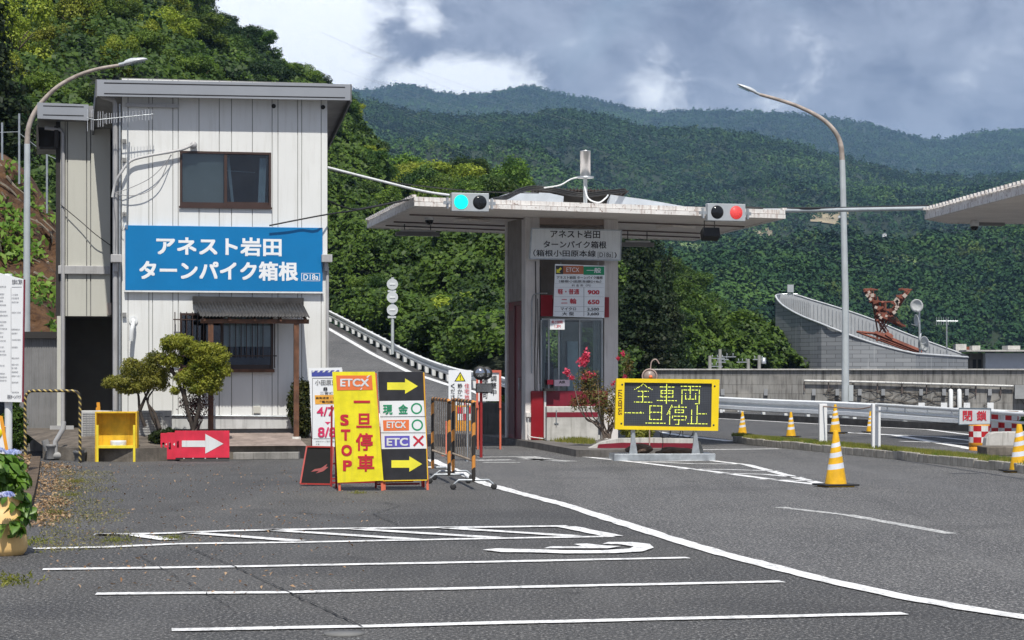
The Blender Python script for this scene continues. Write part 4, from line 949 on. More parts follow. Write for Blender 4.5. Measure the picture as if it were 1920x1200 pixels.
# orange water barrier behind the fence
fr = Frame(860, 64, 2); e = fr.empty('orange_water_barrier', 'orange plastic barrier with white and red label, seen through the striped fence', 'barrier')
a, c = fr.at(848, 752), fr.at(899, 800); mb = MB(); mb.prism([(a.x, 0), (c.x, 0), (c.x, a.z * .3), (c.x - .06, a.z * .45), (c.x - .06, a.z), (a.x + .06, a.z), (a.x + .06, a.z * .45), (a.x, a.z * .3)], 0, .35); mb.build('body', M('orange_plastic'), e, .02)
mb = MB(); rect(fr, mb, 858, 763, 888, 788, -.002, .003); mb.build('label', signw, e); mb = MB()
for i in range(3):
    for j in range(2):
        if (i + j) % 2 == 0: rect(fr, mb, 858 + i * 10, 763 + j * 12.5, 868 + i * 10, 775.5 + j * 12.5, -.006, .003)
mb.build('red_square', redboard, e)
# small leftover signs and kerb stones through the fence
fr = Frame(838, 47, 0); o = MB().lathe([(.11, .0), (.11, .03), (.045, .04), (.04, .7), (.03, .72), (0, .72)], (0, 0, 0), 14).build('lane_pole', frame_red); o.location = (PT(838, 800, 46).x, 46, 0); tag(o, 'orange lane pole standing behind the striped fences', 'post')
# ================================================================ TOLL GATE
# island under the booth
isl = [(900, 826), (920, 830), (955, 834), (1010, 843), (1045, 850), (1080, 857), (1110, 858)]
P = [GP(*a) for a in isl]; Bk = [Vector((-.8, 66, 0)), Vector((4.0, 66, 0)), Vector((3.8, 50, 0)), Vector((3.6, 46.6, 0))]
ring_ = [(p.x, p.y) for p in P] + [(p.x, p.y) for p in Bk[::-1]]
mb = MB(); mb.slab(ring_, 0, .15); struct(mb.build('traffic_island', M('island_kerb', (.15, .14, .13), .85, var=.3, scale=3, bump=.5, streak=.4)))
gsoil = M('dry_turf', (.16, .15, .055), .95, var=.4, scale=6)
T = Frame(990, 52, 12, .15); e = T.empty('toll_booth', 'grey and maroon toll booth with glass cabin under a wide flat concrete canopy', 'booth'); TB = e
greyc = M('grey_column', (.74, .71, .685), .7, var=.08, scale=1.5, streak=.3, grime=(.25, .22, .2)); brownc = M('brown_wall', (.30, .27, .245), .8, var=.12, streak=.2)
ztc = T.at(990, 405).z
def colm(px0, px1, y0, y1, mat, zt_, z0=0, nm='column'): a, c = T.at(px0, 700, y0), T.at(px1, 700, y0); return MB().box(a.x, c.x, y0, y1, z0, zt_).build(nm, mat, e, .01)
c1_ = colm(985, 1012, 0, .42, greyc, ztc); c2_ = colm(1133, 1159, 0, .42, greyc, ztc)
xc_ = T.at(985, 700).x + .004; zd_ = T.at(970, 565, 1.0).z; MB().box(xc_, xc_ + .12, .425, 2.0, zd_, ztc).build('side_wall', brownc, e); MB().box(xc_ - .03, xc_ + .12, 2.001, 2.2, 0, ztc).build('column', greyc, e, .01)
c = T.at(1133, 700, 2.0); MB().box(T.at(985, 700).x, c.x, 2.22, 2.3, T.at(1000, 610).z, ztc).build('rear_lintel', brownc, e)
# maroon door on the lane side
MB().box(xc_ + .02, xc_ + .12, .425, 2.0, 0, zd_ - .002).build('side_door', maroon, e); m_ = MB(); m_.box(xc_ - .01, xc_ + .018, .43, .5, .02, zd_ - .03); m_.box(xc_ - .01, xc_ + .018, 1.2, 1.27, .02, zd_ - .03); m_.box(xc_ - .01, xc_ + .018, .501, 1.199, zd_ - .1, zd_ - .03); m_.build('door_frame', M('mauve', (.16, .07, .07), .6), e)
MB().box(xc_ + .005, xc_ + .018, 1.3, 1.9, .1, zd_ - .2).build('door_panel', M('mauve'), e); MB().box(xc_ - .03, xc_ + .018, .62, .66, 1.15, 1.45).build('door_handle', galv, e)
# cabin: maroon sill, glazing, red header, concrete upstand
def cb_(px0, py0, px1, py1, y0, y1, mat, nm, bev=0): a, c = T.at(px0, py0, y0), T.at(px1, py1, y0); return MB().box(a.x, c.x, y0, y1, max(c.z, 0), a.z).build(nm, mat, e, bev)
redp = M('red_panel', (.28, .012, .02), .35, var=.1)
cb_(1014, 553, 1036, 593, -.02, .3, redp, 'header_panel'); cb_(1036.5, 560, 1133, 593, .02, .3, maroon, 'header_panel'); cb_(1133.5, 557, 1142, 595, -.05, -.002, redp, 'header_panel')
cb_(996, 733, 1020, 828, -.06, .3, redp, 'corner_panel', .03)
cb_(1024, 733, 1140, 762, -.10, .3, maroon, 'sill_panel', .01)
cb_(1020.5, 729, 1024, 830, -.14, -.062, white, 'guard_post')
cab_z0 = T.at(1050, 733).z; cab_z1 = T.at(1050, 600).z; xl, xr = T.at(1016, 700).x, T.at(1131, 700).x
m_ = MB()
for px in (1014, 1028, 1047, 1086, 1128): x = T.at(px, 700).x; m_.box(x, x + .035, .02, .06, cab_z0, cab_z1)
m_.box(xl, xr, .018, .058, cab_z1, cab_z1 + .04); m_.build('window_frame', M('alu_frame', (.42, .45, .46), .4, metal=.4), e)
m_ = MB(); m_.box(xl, xr, .038, .043, cab_z0, cab_z1); m_.build('pane', glassd, e)
m_ = MB(); m_.box(xl, xl + .006, .3, 2.1, cab_z0, cab_z1); m_.build('pane', glassd, e); m_ = MB(); m_.box(xr, xr + .006, .3, 2.1, cab_z0, cab_z1); m_.build('pane', glassd, e)
m_ = MB(); m_.box(xl, xr, 2.06, 2.2, 0, T.at(1050, 690).z); m_.box(xl, xl + .5, 2.06, 2.2, T.at(1050, 690).z, cab_z1); m_.box(xr - .5, xr, 2.06, 2.2, T.at(1050, 690).z, cab_z1); m_.box(xl, xr, .3, 2.2, cab_z1 + .05, cab_z1 + .3); m_.box(xl, xr, .3, 2.05, 0, .1); m_.build('cabin_shell', M('cabin_inside', (.55, .56, .55), .8), e)
m_ = MB(); m_.box(xl + .1, xr - .1, .3, .8, cab_z0 - .05, cab_z0 - .01); m_.build('counter', white, e)
m_ = MB(); m_.box(T.at(1064, 700, .6).x, T.at(1084, 700, .6).x, .6, .8, cab_z0, T.at(1070, 640, .6).z); m_.build('cabinet', M('pale_blue_cabinet', (.60, .68, .74), .6), e)
for px0, px1, py0, py1 in ((1016, 1024, 612, 725), (1049, 1054, 605, 728), (1112, 1126, 600, 700)):
    a, c = T.at(px0, py0, .3), T.at(px1, py1, .3); m_ = curtain_mb(a.x, c.x, c.z, a.z, .3); m_.build('curtain', M('cabin_curtain', (.6, .62, .62), .9), e)
m_ = MB(); m_.box(T.at(1024, 700, .2).x, T.at(1036, 700, .2).x, .1, .3, cab_z0, T.at(1030, 680, .2).z); m_.lathe([(.001, -.1), (.07, -.08), (.1, 0), (.07, .09), (.001, .12)], T.at(1031, 687, .2) + Vector((0, .05, 0)), 12); m_.build('desk_device', black, e)
a = T.at(1026, 712, -.11); MB().box(a.x, T.at(1037, 712, -.11).x, -.13, -.101, T.at(1026, 721, -.11).z, a.z).build('red_lamp_box', redboard, e)
a = T.at(1039, 712, -.11); c = T.at(1068, 724, -.11); MB().box(a.x, c.x, -.125, -.101, c.z, a.z).build('pink_notice', M('pink_notice', (.75, .6, .68), .5), e)
letters(T, [('AIR', 1048, 714, 1060, 719, ink, .02)], e, y=-.127)
MB().box(T.at(1016, 722).x, T.at(1034, 722).x, -.3, -.1, cab_z0 + .0, cab_z0 + .06).build('pay_tray', black, e)
# concrete upstand with stripe in front of the cabin
U = Frame(1024, 51.2, 8, .15); up = U.empty('concrete_upstand', 'low pale concrete block with maroon stripe in front of the toll booth', 'barrier')
m_ = MB(); a, c = U.at(1025, 762), U.at(1122, 831); m_.box(a.x, c.x, 0, .22, 0, a.z); m_.build('block', concw, up, .02)
m_ = MB(); rect(U, m_, 1025, 773, 1121, 782, -.001, .003); m_.build('stripe', maroon, up)
m_ = MB(); p = U.at(1043, 793); m_.box(p.x - .05, p.x + .05, -.02, -.002, p.z - .02, p.z + .0); m_.tube([(p.x, -.02, p.z), (p.x, -.02, p.z + .3)], .012, 6); m_.tube([(p.x, -.02, p.z - .02), (p.x, -.02, .35)], .008, 5); m_.build('tap_pipe', galv, up)
# wires and conduits on the column
m_ = MB(); 
for px, y1_, y2_ in ((1004, 490, 795), (1008, 560, 800), (1012.5, 500, 720)): p = T.at(px, y1_, -.02); q = T.at(px, y2_, -.02); m_.tube(catmull([p, p.lerp(q, .3) + Vector((.01, 0, 0)), p.lerp(q, .6) - Vector((.015, 0, 0)), q], 4), .012 if px < 1006 else .009, 5)
m_.build('column_cable', black, e)
m_ = MB(); m_.tube(catmull([T.at(1026, 550, -.05), T.at(1006, 551, -.05), T.at(998, 560, -.05), T.at(997, 600, -.05), T.at(997, 700, -.05)], 4), .016, 6); m_.build('column_conduit', galv, e)
p = T.at(990, 780, -.03); MB().box(p.x - .05, p.x + .06, -.08, -.001, p.z - .02, p.z + .08).build('switch_box', greyc, e)
m_ = MB(); m_.tube(catmull([(p.x, -.05, p.z), (p.x, -.06, p.z - .3), (p.x + .02, -.07, .1), (p.x + .25, -.2, .05), (p.x + .6, -.3, .02)], 5), .012, 5); m_.build('hose', white, e)
# canopy: thin rim, sloped soffit, ribbed deck
FL = PT(777, 386, 48.5); FR = PT(1473, 410, 51); BL = PT(688, 428, 58); BR = PT(1300, 452, 60.5)
rimh = .20; Oc = T.O
conv = Matrix.Rotation(-T.th, 4, 'Z')
cl_ = lambda v: conv @ (v - Oc)
soff = M('soffit', (.86, .81, .76), .8, var=.06, scale=1.2, streak=.15, grime=(.42, .35, .31)); rim = M('canopy_rim', (.78, .76, .73), .6, var=.12, scale=2, streak=.6, grime=(.25, .13, .08), spots=.9, spotcol=(.16, .07, .04))
cs = [FL, FR, BR, BL]; mid = sum(cs, Vector()) / 4
m_ = MB(); inn = [c.lerp(mid, .02) + Vector((0, 0, .02)) for c in cs]
m_.add([cl_(v) for v in inn] + [cl_(mid + Vector((0, 0, .0)))], [(0, 4, 1), (1, 4, 2), (2, 4, 3), (3, 4, 0)]); m_.add([cl_(v + Vector((0, 0, .17))) for v in inn], [(0, 1, 2, 3)]); m_.build('canopy_soffit', soff, e)
m_ = MB()
for i in range(4):
    a, b2 = cs[i], cs[(i + 1) % 4]; inw = (mid - (a + b2) / 2); inw.z = 0; inw.normalize(); d = (b2 - a)
    for z0, z1, o2 in ((0, .095, 0), (.105, .2, .03)):
        a1, b1_ = a + inw * o2, b2 + inw * o2
        vs = [a1 + Vector((0, 0, z0)), b1_ + Vector((0, 0, z0)), b1_ + Vector((0, 0, z1)), a1 + Vector((0, 0, z1))]; vs += [v + inw * .12 for v in vs]
        m_.add([cl_(v) for v in vs], [(0, 1, 2, 3), (5, 4, 7, 6), (3, 2, 6, 7), (0, 4, 5, 1), (0, 3, 7, 4), (1, 5, 6, 2)])
k_ = 60
for i in (1, 3):
    a, b2 = cs[i], cs[(i + 1) % 4]
    for j in range(26): p = a.lerp(b2, (j + .5) / 26) + Vector((0, 0, .2)); q = cl_(p); m_.box(q.x - .05, q.x + .05, q.y - .09, q.y + .09, q.z + .001, q.z + .05)
m_.build('canopy_rim', rim, e)
# seam lines and fixtures under the soffit
dk = M('soffit_dark', (.14, .11, .10), .8)
m_ = MB()
for t in (.30, .62, .8): a, b2 = FL.lerp(BL, t), FR.lerp(BR, t); m_.tube([cl_(a.lerp(b2, .03) + Vector((0, 0, -.02))), cl_(a.lerp(b2, .97) + Vector((0, 0, -.02)))], .018, 5)
m_.build('soffit_conduit', dk, e)
def lamp_panel(px, py, Yl, ww, rot): 
    p = cl_(PT(px, py, Yl)); m_ = MB(); m_.box(-ww, ww, -.25, .25, -.05, .0, Matrix.Translation(p) @ Matrix.Rotation(rot, 4, 'Z')); m_.build('soffit_lamp', soff, e)
lamp_panel(884, 412, 53, .35, .6); lamp_panel(1268, 424, 54, .45, .6)
# deep beam over the columns
a, c = T.at(1012, 402, .05), T.at(1133, 422, .05); MB().box(a.x, c.x, .05, .35, c.z, min(a.z, ztc)).build('head_beam', M('tan_beam', (.42, .33, .28), .7, var=.1), e); MB().box(a.x - .2, c.x + .2, -.35, -.01, T.at(1010, 404).z - .03, T.at(1010, 397).z).build('sign_hood', soff, e)
# things standing on the canopy: ducts, black sheet roof, beacon
def top_thing(name, mat, pts, Y0, Y1, label, cat):
    o_ = PT(pts[0][0], pts[0][1], Y0); o_.z = 0; e2 = None; m_ = MB(); P = [PT(a, b_, Y0) - Vector((o_.x, Y0, 0)) for a, b_ in pts]; m_.prism([(p.x, p.z) for p in P], 0, Y1 - Y0); o = m_.build(name, mat); o.location = (o_.x, Y0, 0); tag(o, label, cat); return o
duct = M('blue_grey_duct', (.50, .55, .60), .45, metal=.2, var=.08)
top_thing('roof_duct', duct, [(905, 378), (1000, 380), (1056, 381), (1057, 368), (1030, 362), (985, 360), (955, 362)], 54, 56, 'blue grey metal duct on the left part of the canopy', 'duct')
top_thing('roof_duct', duct, [(1141, 383), (1325, 393), (1300, 390), (1245, 380), (1210, 374), (1145, 365)], 54, 56, 'blue grey tapering duct on the right part of the canopy', 'duct')
top_thing('roof_housing', M('dark_housing', (.05, .045, .04), .7, var=.3), [(1030, 382), (1150, 384), (1150, 366), (1030, 364)], 56.5, 59, 'low dark housing in the middle of the canopy', 'housing')
o_ = PT(1100, 360, 56.3); m_ = MB(); n_ = 80; vs = []
for i in range(n_ + 1): px = 997 + (1178 - 997) * i / n_; p0 = PT(px, 353 + i * .045, 56); p1 = p0 + Vector((0, 3, .1)); w_ = .03 * math.sin(i * 2.2); vs += [p0 - o_ + Vector((0, 0, w_)), p1 - o_ + Vector((0, 0, w_))]
m_.add(vs, [(2 * i, 2 * i + 2, 2 * i + 3, 2 * i + 1) for i in range(n_)]); o = m_.build('corrugated_sheet', M('rusty_dark_sheet', (.06, .045, .04), .8, var=.3)); o.location = o_; o.modifiers.new('s', 'SOLIDIFY').thickness = .03; tag(o, 'dark rusty corrugated sheet over the housing on the canopy', 'roof sheet')
b_ = PT(1097.5, 378, 50.5); e2 = empty('beacon_mast', b_); tag(e2, 'upright shiny metal cylinder on a mast at the front edge of the canopy', 'beacon')
zz = lambda py: PT(1097.5, py, 50.5).z - b_.z
MB().tube([(0, 0, -.1), (0, 0, zz(333))], .045, 12).build('mast', polemat, e2); MB().lathe([(.19, zz(334)), (.19, zz(331)), (.0, zz(331))], (0, 0, 0), 24).build('collar', galv, e2)
MB().lathe([(.0, zz(330)), (.115, zz(330)), (.118, zz(284)), (.125, zz(283)), (.0, zz(281))], (0, 0, 0), 28).build('cylinder', M('polished_steel', (.62, .62, .62), .38, metal=.95, var=.02), e2)
m_ = MB(); m_.tube(catmull([Vector(q) - b_ for q in (PT(1090, 331, 50.5), PT(1070, 336, 50.4), PT(1050, 347, 50.3), PT(1020, 352, 50.4))], 4), .016, 6); m_.tube(catmull([PT(1096, 350, 50.4) - b_, PT(1103, 372, 50.3) - b_, PT(1122, 380, 50.3) - b_, PT(1135, 372, 50.4) - b_, PT(1140, 366, 51) - b_], 4), .018, 6); m_.build('cable', white, e2)
# black cable bundle along the canopy
m_ = MB(); base = PT(930, 378, 51)
for k, off in enumerate((0, .05, -.04)): m_.tube(catmull([PT(*q) - base + Vector((0, off, off)) for q in ((925, 376, 51), (950, 370, 52), (975, 358, 53), (1000, 353, 53.5), (1040, 357, 53.5), (1090, 366, 53), (1140, 361, 53.5), (1172, 358, 54))], 4), .022, 6)
o = m_.build('cable_bundle', black); o.location = base; tag(o, 'thick black cables lying in a wavy bundle over the canopy', 'cable')

# signs on the booth
nfr = Frame(990, 51.6, 12, .15); sg = nfr.empty('gate_name_sign', 'white sign with three rows of black Japanese lettering across the booth columns', 'sign')
tl, tr, br_, bl_ = nfr.at(997, 428), nfr.at(1165, 432), nfr.at(1163, 488), nfr.at(993, 485)
m_ = MB(); m_.prism([(p.x, p.z) for p in (tl, tr, br_, bl_)], 0, .12); m_.build('panel', M('sign_white_shade', (.80, .84, .85), .4, var=.04, streak=.12), sg)
m_ = MB(); 
for a, b2 in ((tl, tr), (tr, br_), (br_, bl_), (bl_, tl)): m_.tube([a + Vector((0, -.005, 0)), b2 + Vector((0, -.005, 0))], .018, 4)
m_.build('frame', galv, sg)
letters(nfr, [('アネスト岩田', 1032, 431, 1125, 447, ink, .012), ('ターンパイク箱根', 1019, 451, 1137, 466, ink, .012), ('（箱根小田原本線', 1000, 468, 1117, 482, ink, .008), ('D18a', 1124, 473.5, 1146, 482, ink, .0), (')', 1152, 473, 1156, 484, ink, .01)], sg, y=-.002, d=.005)
m_ = MB()
for q in ((1121, 472.3, 1149, 472.9), (1121, 483.2, 1149, 483.8), (1121, 472.3, 1121.6, 483.8), (1148.4, 472.3, 1149, 483.8)): rect(nfr, m_, *q, -.002, .003)
m_.build('number_box', ink, sg)
ff = Frame(1040, 51.1, 7, .15); sg = ff.empty('fare_board', 'white fare table with orange and green header hanging in the booth front', 'sign')
m_ = MB(); m_.prism([(p.x, p.z) for p in (ff.at(1041, 495), ff.at(1135, 498.5), ff.at(1133, 596), ff.at(1037.5, 593))], 0, .05); m_.build('panel', M('fare_white', (.84, .88, .89), .4, var=.03), sg)
for q, mt, nm in (((1042, 498, 1056, 514), blk, 'arrow_field'), ((1056, 498, 1094, 514), M('dull_orange', (.45, .14, .06), .5), 'orange_field'), ((1094, 499.5, 1133, 515.5), green, 'green_field')):
    m_ = MB(); rect(ff, m_, *q, -.001, .003); m_.build(nm, mt, sg)
m_ = MB()
for q in ((1040.5, 531.5, 1132.5, 532.1), (1040.5, 538.5, 1132.5, 539.1), (1040, 556, 1132, 556.6), (1039.5, 574.5, 1132, 575.1), (1039.5, 583.5, 1132, 584.1), (1094.5, 539, 1095.1, 593), (1040, 515.4, 1133, 515.9)): rect(ff, m_, *q, -.001, .002)
m_.build('table_line', ink, sg)
m_ = MB(); poly(ff, m_, [(1043.5, 511.5), (1043.5, 504), (1045.8, 506), (1051, 501), (1053.5, 504), (1048.5, 509), (1051, 511.5)], -.0045); m_.build('arrow', M('yellow_ink'), sg)
letters(ff, [('ETCX', 1062, 501.5, 1086, 510, signw, .0), ('一般', 1100, 502, 1127, 512, signw, .015), ('アネスト岩田 ターンパイク箱根', 1044, 517.5, 1130, 523.5, ink, .01), ('（箱根小田原本線D18a）', 1048, 525, 1127, 530.5, ink, .005), ('料 金 表（円）', 1072, 533, 1108, 537.5, ink, .0),
             ('軽・普通', 1046, 541.5, 1086, 552, redink, .015), ('900', 1102, 544, 1124, 552, redink, .03), ('二 輪', 1052, 559.5, 1081, 570, redink, .015), ('650', 1102, 562, 1124, 570.5, redink, .03),
             ('マイクロ', 1051, 576, 1080, 582, ink, .01), ('2,500', 1101, 577, 1123, 583, ink, .015), ('大 型', 1054, 585, 1076, 591.5, ink, .01), ('3,600', 1101, 586, 1123, 592, ink, .015)], sg, y=-.0055)
m_ = MB(); 
for px in (1052, 1122): p = ff.at(px, 497, .03); m_.tube([p, p + Vector((0, .05, .06))], .012, 5)
m_.build('hanger', galv, sg)
hf = Frame(1031, 51.0, 7, .15); sg = hf.empty('height_limit_notice', 'small white paper notice with red writing under the left corner of the fare table', 'notice')
m_ = MB(); rect(hf, m_, 1031, 598.5, 1058.5, 618, .02, .02); m_.build('panel', signw, sg); letters(hf, [('高さ制限', 1034, 601, 1055, 606.5, redink, .01), ('1.3M', 1040, 609, 1051, 614.5, redink, .01)], sg, y=-.001)
# traffic lights
def emit_dots(name, col, st):
    m = bpy.data.materials.new(name); m.use_nodes = True; t = NT(m.node_tree); b = t.n['Principled BSDF']; b.inputs['Base Color'].default_value = (*[x * .4 for x in col], 1)
    b.inputs['Emission Color'].default_value = (*col, 1); b.inputs['Emission Strength'].default_value = st; MATS[name] = m; return m
gl_on = emit_dots('green_lamp_on', (.0, .95, .75), 1.1); rd_on = emit_dots('red_lamp_on', (1., .06, .05), 1.25); off_l = M('dark_lens', (.012, .013, .015), .15, var=.3)
def signal(px0, py0, px1, py1, Y, th, lit, label):
    fr = Frame(px0, Y, th); e = empty('traffic_light', fr.O + Vector((0, 0, 0)), fr.th); tag(e, label, 'traffic light', 'two lamp traffic lights on the canopy rim')
    a, c = fr.at(px0, py0), fr.at(px1, py1); dz = fr.at(px1, py1).z
    MB().box(a.x, c.x, 0, .16, c.z, a.z).build('housing', M('signal_grey', (.47, .50, .52), .4, metal=.2, var=.05), e, .012)
    hz_ = (a.z + c.z) / 2; w_ = c.x - a.x; r = (a.z - c.z) * .385
    for k, cx in enumerate((a.x + w_ * .25, a.x + w_ * .75)):
        on = lit == k
        hd = MB(); hd.lathe([(r * 1.02, .0), (r * 1.02, -.03), (r * 1.0, -.03)], (cx, 0, hz_), 30, 'y')
        if on:
            m_ = MB(); m_.lathe([(.001, -.006), (r, -.004), (r, -.001)], (cx, 0, hz_), 30, 'y'); m_.build('lamp_back', M('lamp_back_' + ('g' if k == 0 else 'r'), (.0, .55, .42) if k == 0 else (.5, .12, .12), .4), e)
            m_ = MB(); nr = 7
            for j in range(nr + 1):
                rj = r * .95 * j / nr; nd = max(1, int(6.1 * j))
                for q in range(nd):
                    an_ = 2 * math.pi * q / nd + j * .2; x_, z_ = cx + rj * math.cos(an_), hz_ + rj * math.sin(an_); s_ = r * .052 if k else r * .085
                    m_.add([(x_ - s_, -.009, z_), (x_, -.009, z_ - s_), (x_ + s_, -.009, z_), (x_, -.009, z_ + s_)], [(0, 1, 2, 3)])
            m_.build('lamp', gl_on if k == 0 else rd_on, e)
        else:
            m_ = MB(); m_.lathe([(.001, -.03), (r * .6, -.025), (r, -.005), (r, -.001)], (cx, 0, hz_), 30, 'y'); m_.build('lamp', off_l, e)
    m_ = MB()
    for s_, x_ in ((-1, a.x), (1, c.x)): m_.box(min(x_, x_ + s_ * .16), max(x_, x_ + s_ * .16), .06, .12, hz_ - .05, hz_ + .02); m_.box(x_ + s_ * .08 - .02, x_ + s_ * .08 + .02, .04, .14, hz_ - .14, hz_ + .1)
    m_.build('bracket', galv, e)
signal(847, 361, 917, 397, 48.3, 14, 0, 'traffic light with its green lamp lit, on the left of the canopy edge')
signal(1327, 381, 1398, 415, 50.0, 16, 1, 'traffic light with its red lamp lit, on the right of the canopy edge')
# fixtures hanging below the canopy
def hang(name, label, cat, px, py, Y, build):
    p = PT(px, py, Y); e = empty(name, p, R(12)); tag(e, label, cat); build(e); return e
def dome_cam(e):
    MB().tube([(0, 0, .05), (0, 0, .32)], .035, 8).build('stem', greyc, e); MB().lathe([(.0, .1), (.09, .09), (.12, .02), (.11, -.06), (.0, -.06)], (0, 0, 0), 18).build('housing', white, e)
    MB().lathe([(.105, -.061), (.09, -.12), (.05, -.16), (.0, -.17)], (0, 0, 0), 18).build('dome', off_l, e)
hang('dome_camera', 'dome camera under the left part of the booth canopy', 'camera', 805, 408, 53, dome_cam)
def flood(e):
    m_ = MB(); m_.box(-.2, .2, -.12, .12, -.28, -.05, Matrix.Rotation(R(-25), 4, 'X')); m_.build('lamp_body', black, e, .02)
    m_ = MB(); m_.tube([(-.12, 0, -.1), (-.12, 0, .15), (.12, 0, .15), (.12, 0, -.1)], .014, 5); m_.tube([(0, 0, .15), (0, 0, .35)], .018, 6); m_.build('bracket', black, e)
hang('flood_light', 'black floodlight on a bracket under the red traffic light', 'floodlight', 1330, 427, 50.6, flood)
def tubel(Lx):
    def f(e):
        m_ = MB(); m_.box(-Lx, Lx, -.1, .1, -.14, -.04); m_.build('trough', M('grey_trough', (.22, .22, .22), .5), e); MB().tube([(-Lx + .1, -.05, -.02), (Lx - .1, -.05, -.02)], .03, 8).build('tube', white, e)
        m_ = MB(); m_.tube([(-Lx * .6, 0, -.04), (-Lx * .6, 0, .3)], .012, 5); m_.tube([(Lx * .6, 0, -.04), (Lx * .6, 0, .3)], .012, 5); m_.build('rods', black, e)
    return f
hang('tube_light', 'long grey tube light under the left rear edge of the canopy', 'light', 783, 432, 56, tubel(.55)); hang('tube_light', 'tube light beside the right booth column under the canopy', 'light', 1195, 452, 56.5, tubel(.42))
# wires from the office to the canopy, pipe between the two canopies
def wire(name, pts, r, mat, label, k=6):
    P = [PT(*q) for q in pts]; o_ = P[0].copy(); m_ = MB(); m_.tube(catmull([p - o_ for p in P], k), r, 6); o = m_.build(name, mat); o.location = o_; tag(o, label, 'cable'); return o
wire('white_cable', [(614, 314, 47), (700, 336, 47.4), (790, 358, 47.9), (842, 366, 48.2)], .028, white, 'white cable sloping from the office corner down to the green traffic light')
wire('black_cable', [(614, 376, 47), (660, 392, 47.8), (705, 386, 48.8), (770, 373, 49.5)], .018, black, 'upper black cable sagging between office corner and canopy tip')
wire('black_cable', [(505, 423, 46.2), (560, 412, 46.3), (614, 402, 46.5), (680, 392, 48), (765, 375, 49.4)], .016, black, 'black cable running along the office front above the blue sign to the canopy')
wire('black_cable', [(617, 320, 47), (760, 345, 49), (900, 359, 51), (1010, 362, 53)], .012, black, 'thin dark cable passing above the green traffic light')
wire('canopy_pipe', [(1432, 395, 51), (1560, 394, 54), (1758, 390, 58)], .05, polemat, 'pale straight pipe linking the two canopies')
wire('canopy_cable', [(1398, 389, 51.3), (1440, 392, 51.5), (1500, 391, 52.6), (1600, 390, 55), (1700, 387, 57), (1790, 386, 59)], .035, black, 'thick black cable lying along the pipe between the canopies')
# second canopy at the right edge
e = empty('second_canopy', (PT(1960, 400, 60).x, 60, 0)); tag(e, 'second toll canopy with rusty ribbed rim entering at the right edge', 'canopy'); oc = e.location
FL = PT(1735, 408, 57); FR = PT(1990, 325, 57.0 * 408 / 408); 
A0 = PT(1735, 410, 56.0); B0 = PT(1925, 365, 47.2); C0 = Vector((B0.x + 7, B0.y + 1.5, B0.z)); D0 = PT(1815, 412, 61); E0 = Vector((D0.x + 8, 63, D0.z))
zc = A0.z
def setz(v): return Vector((v.x, v.y, zc))
A0 = setz(A0); D0 = Vector((A0.x + .9, 57.6, zc)); 
# rim edge runs towards the camera on the left side so that it climbs in the picture
Yb = (zc - H) * F / (HZ - 362); B0 = Vector(((1920 - 960) * Yb / F, Yb, zc)); B0 = A0 + (B0 - A0) * 1.25; C0 = B0 + Vector((7.5, 2, 0)); E0 = D0 + Vector((8, .6, 0))
cs = [A0, B0, C0, E0, D0]; m_ = MB(); m_.add([v - oc for v in cs] + [v - oc + Vector((0, 0, .17)) for v in cs], [(0, 1, 2, 3, 4), (9, 8, 7, 6, 5)]); m_.build('canopy_soffit', soff, e)
m_ = MB()
for i in range(5):
    a, b2 = cs[i], cs[(i + 1) % 5]; midc = sum(cs, Vector()) / 5; inw = midc - (a + b2) / 2; inw.z = 0; inw.normalize()
    for z0, z1, o2 in ((-.02, .10, -.02), (.11, .2, .02)):
        vs = [a + inw * o2 + Vector((0, 0, z0)), b2 + inw * o2 + Vector((0, 0, z0)), b2 + inw * o2 + Vector((0, 0, z1)), a + inw * o2 + Vector((0, 0, z1))]; vs += [v + inw * .1 for v in vs]
        m_.add([v - oc for v in vs], [(0, 1, 2, 3), (5, 4, 7, 6), (3, 2, 6, 7), (0, 4, 5, 1)])
for j in range(34): p = A0.lerp(B0, (j + .5) / 34) - oc; m_.box(p.x - .1, p.x + .1, p.y - .06, p.y + .06, .201 + p.z, p.z + .27)
m_.build('canopy_rim', rim, e)
cx_ = A0.x + 7; m_ = MB(); m_.box(cx_ - oc.x, cx_ + .5 - oc.x, -2, -1.5, 0, zc); m_.build('column', greyc, e)
hang('dome_camera', 'dome camera under the second canopy at the right edge', 'camera', 1827, 420, 56.5, dome_cam); hang('tube_light', 'tube light under the second canopy at the right edge', 'light', 1855, 413, 57.5, tubel(.38))

# concrete planter wall left of the booth
fr = Frame(898, 57, 4); e = fr.empty('planter_wall', 'dark weathered concrete planter with a grass mound left of the booth door', 'planter')
a, c = fr.at(897, 755), fr.at(956, 822); MB().box(a.x, c.x + .4, 0, 1.3, 0, a.z).build('trough', M('dark_concrete', (.19, .19, .18), .9, var=.25, scale=2, bump=.4, streak=.5), e, .02)
# white and maroon flared wall end in front of the booth
fr = Frame(1085, 46.4, 6); e = fr.empty('low_flared_wall', 'low white wall with maroon stripe rising towards the LED sign from the island', 'wall')
pts = [(1077, 856), (1100, 843), (1130, 828), (1160, 822), (1230, 821), (1305, 823), (1312, 830), (1316, 868), (1200, 870), (1130, 866), (1078, 860)]
m_ = MB(); m_.prism([(fr.at(a, b_).x, max(0, fr.at(a, b_).z)) for a, b_ in pts], 0, .28); m_.build('wall', concw, e, .015)
m_ = MB(); poly(fr, m_, [(1119, 843), (1122, 833), (1165, 830), (1303, 831), (1306, 841), (1165, 840)], -.001); m_.build('stripe', maroon, e)
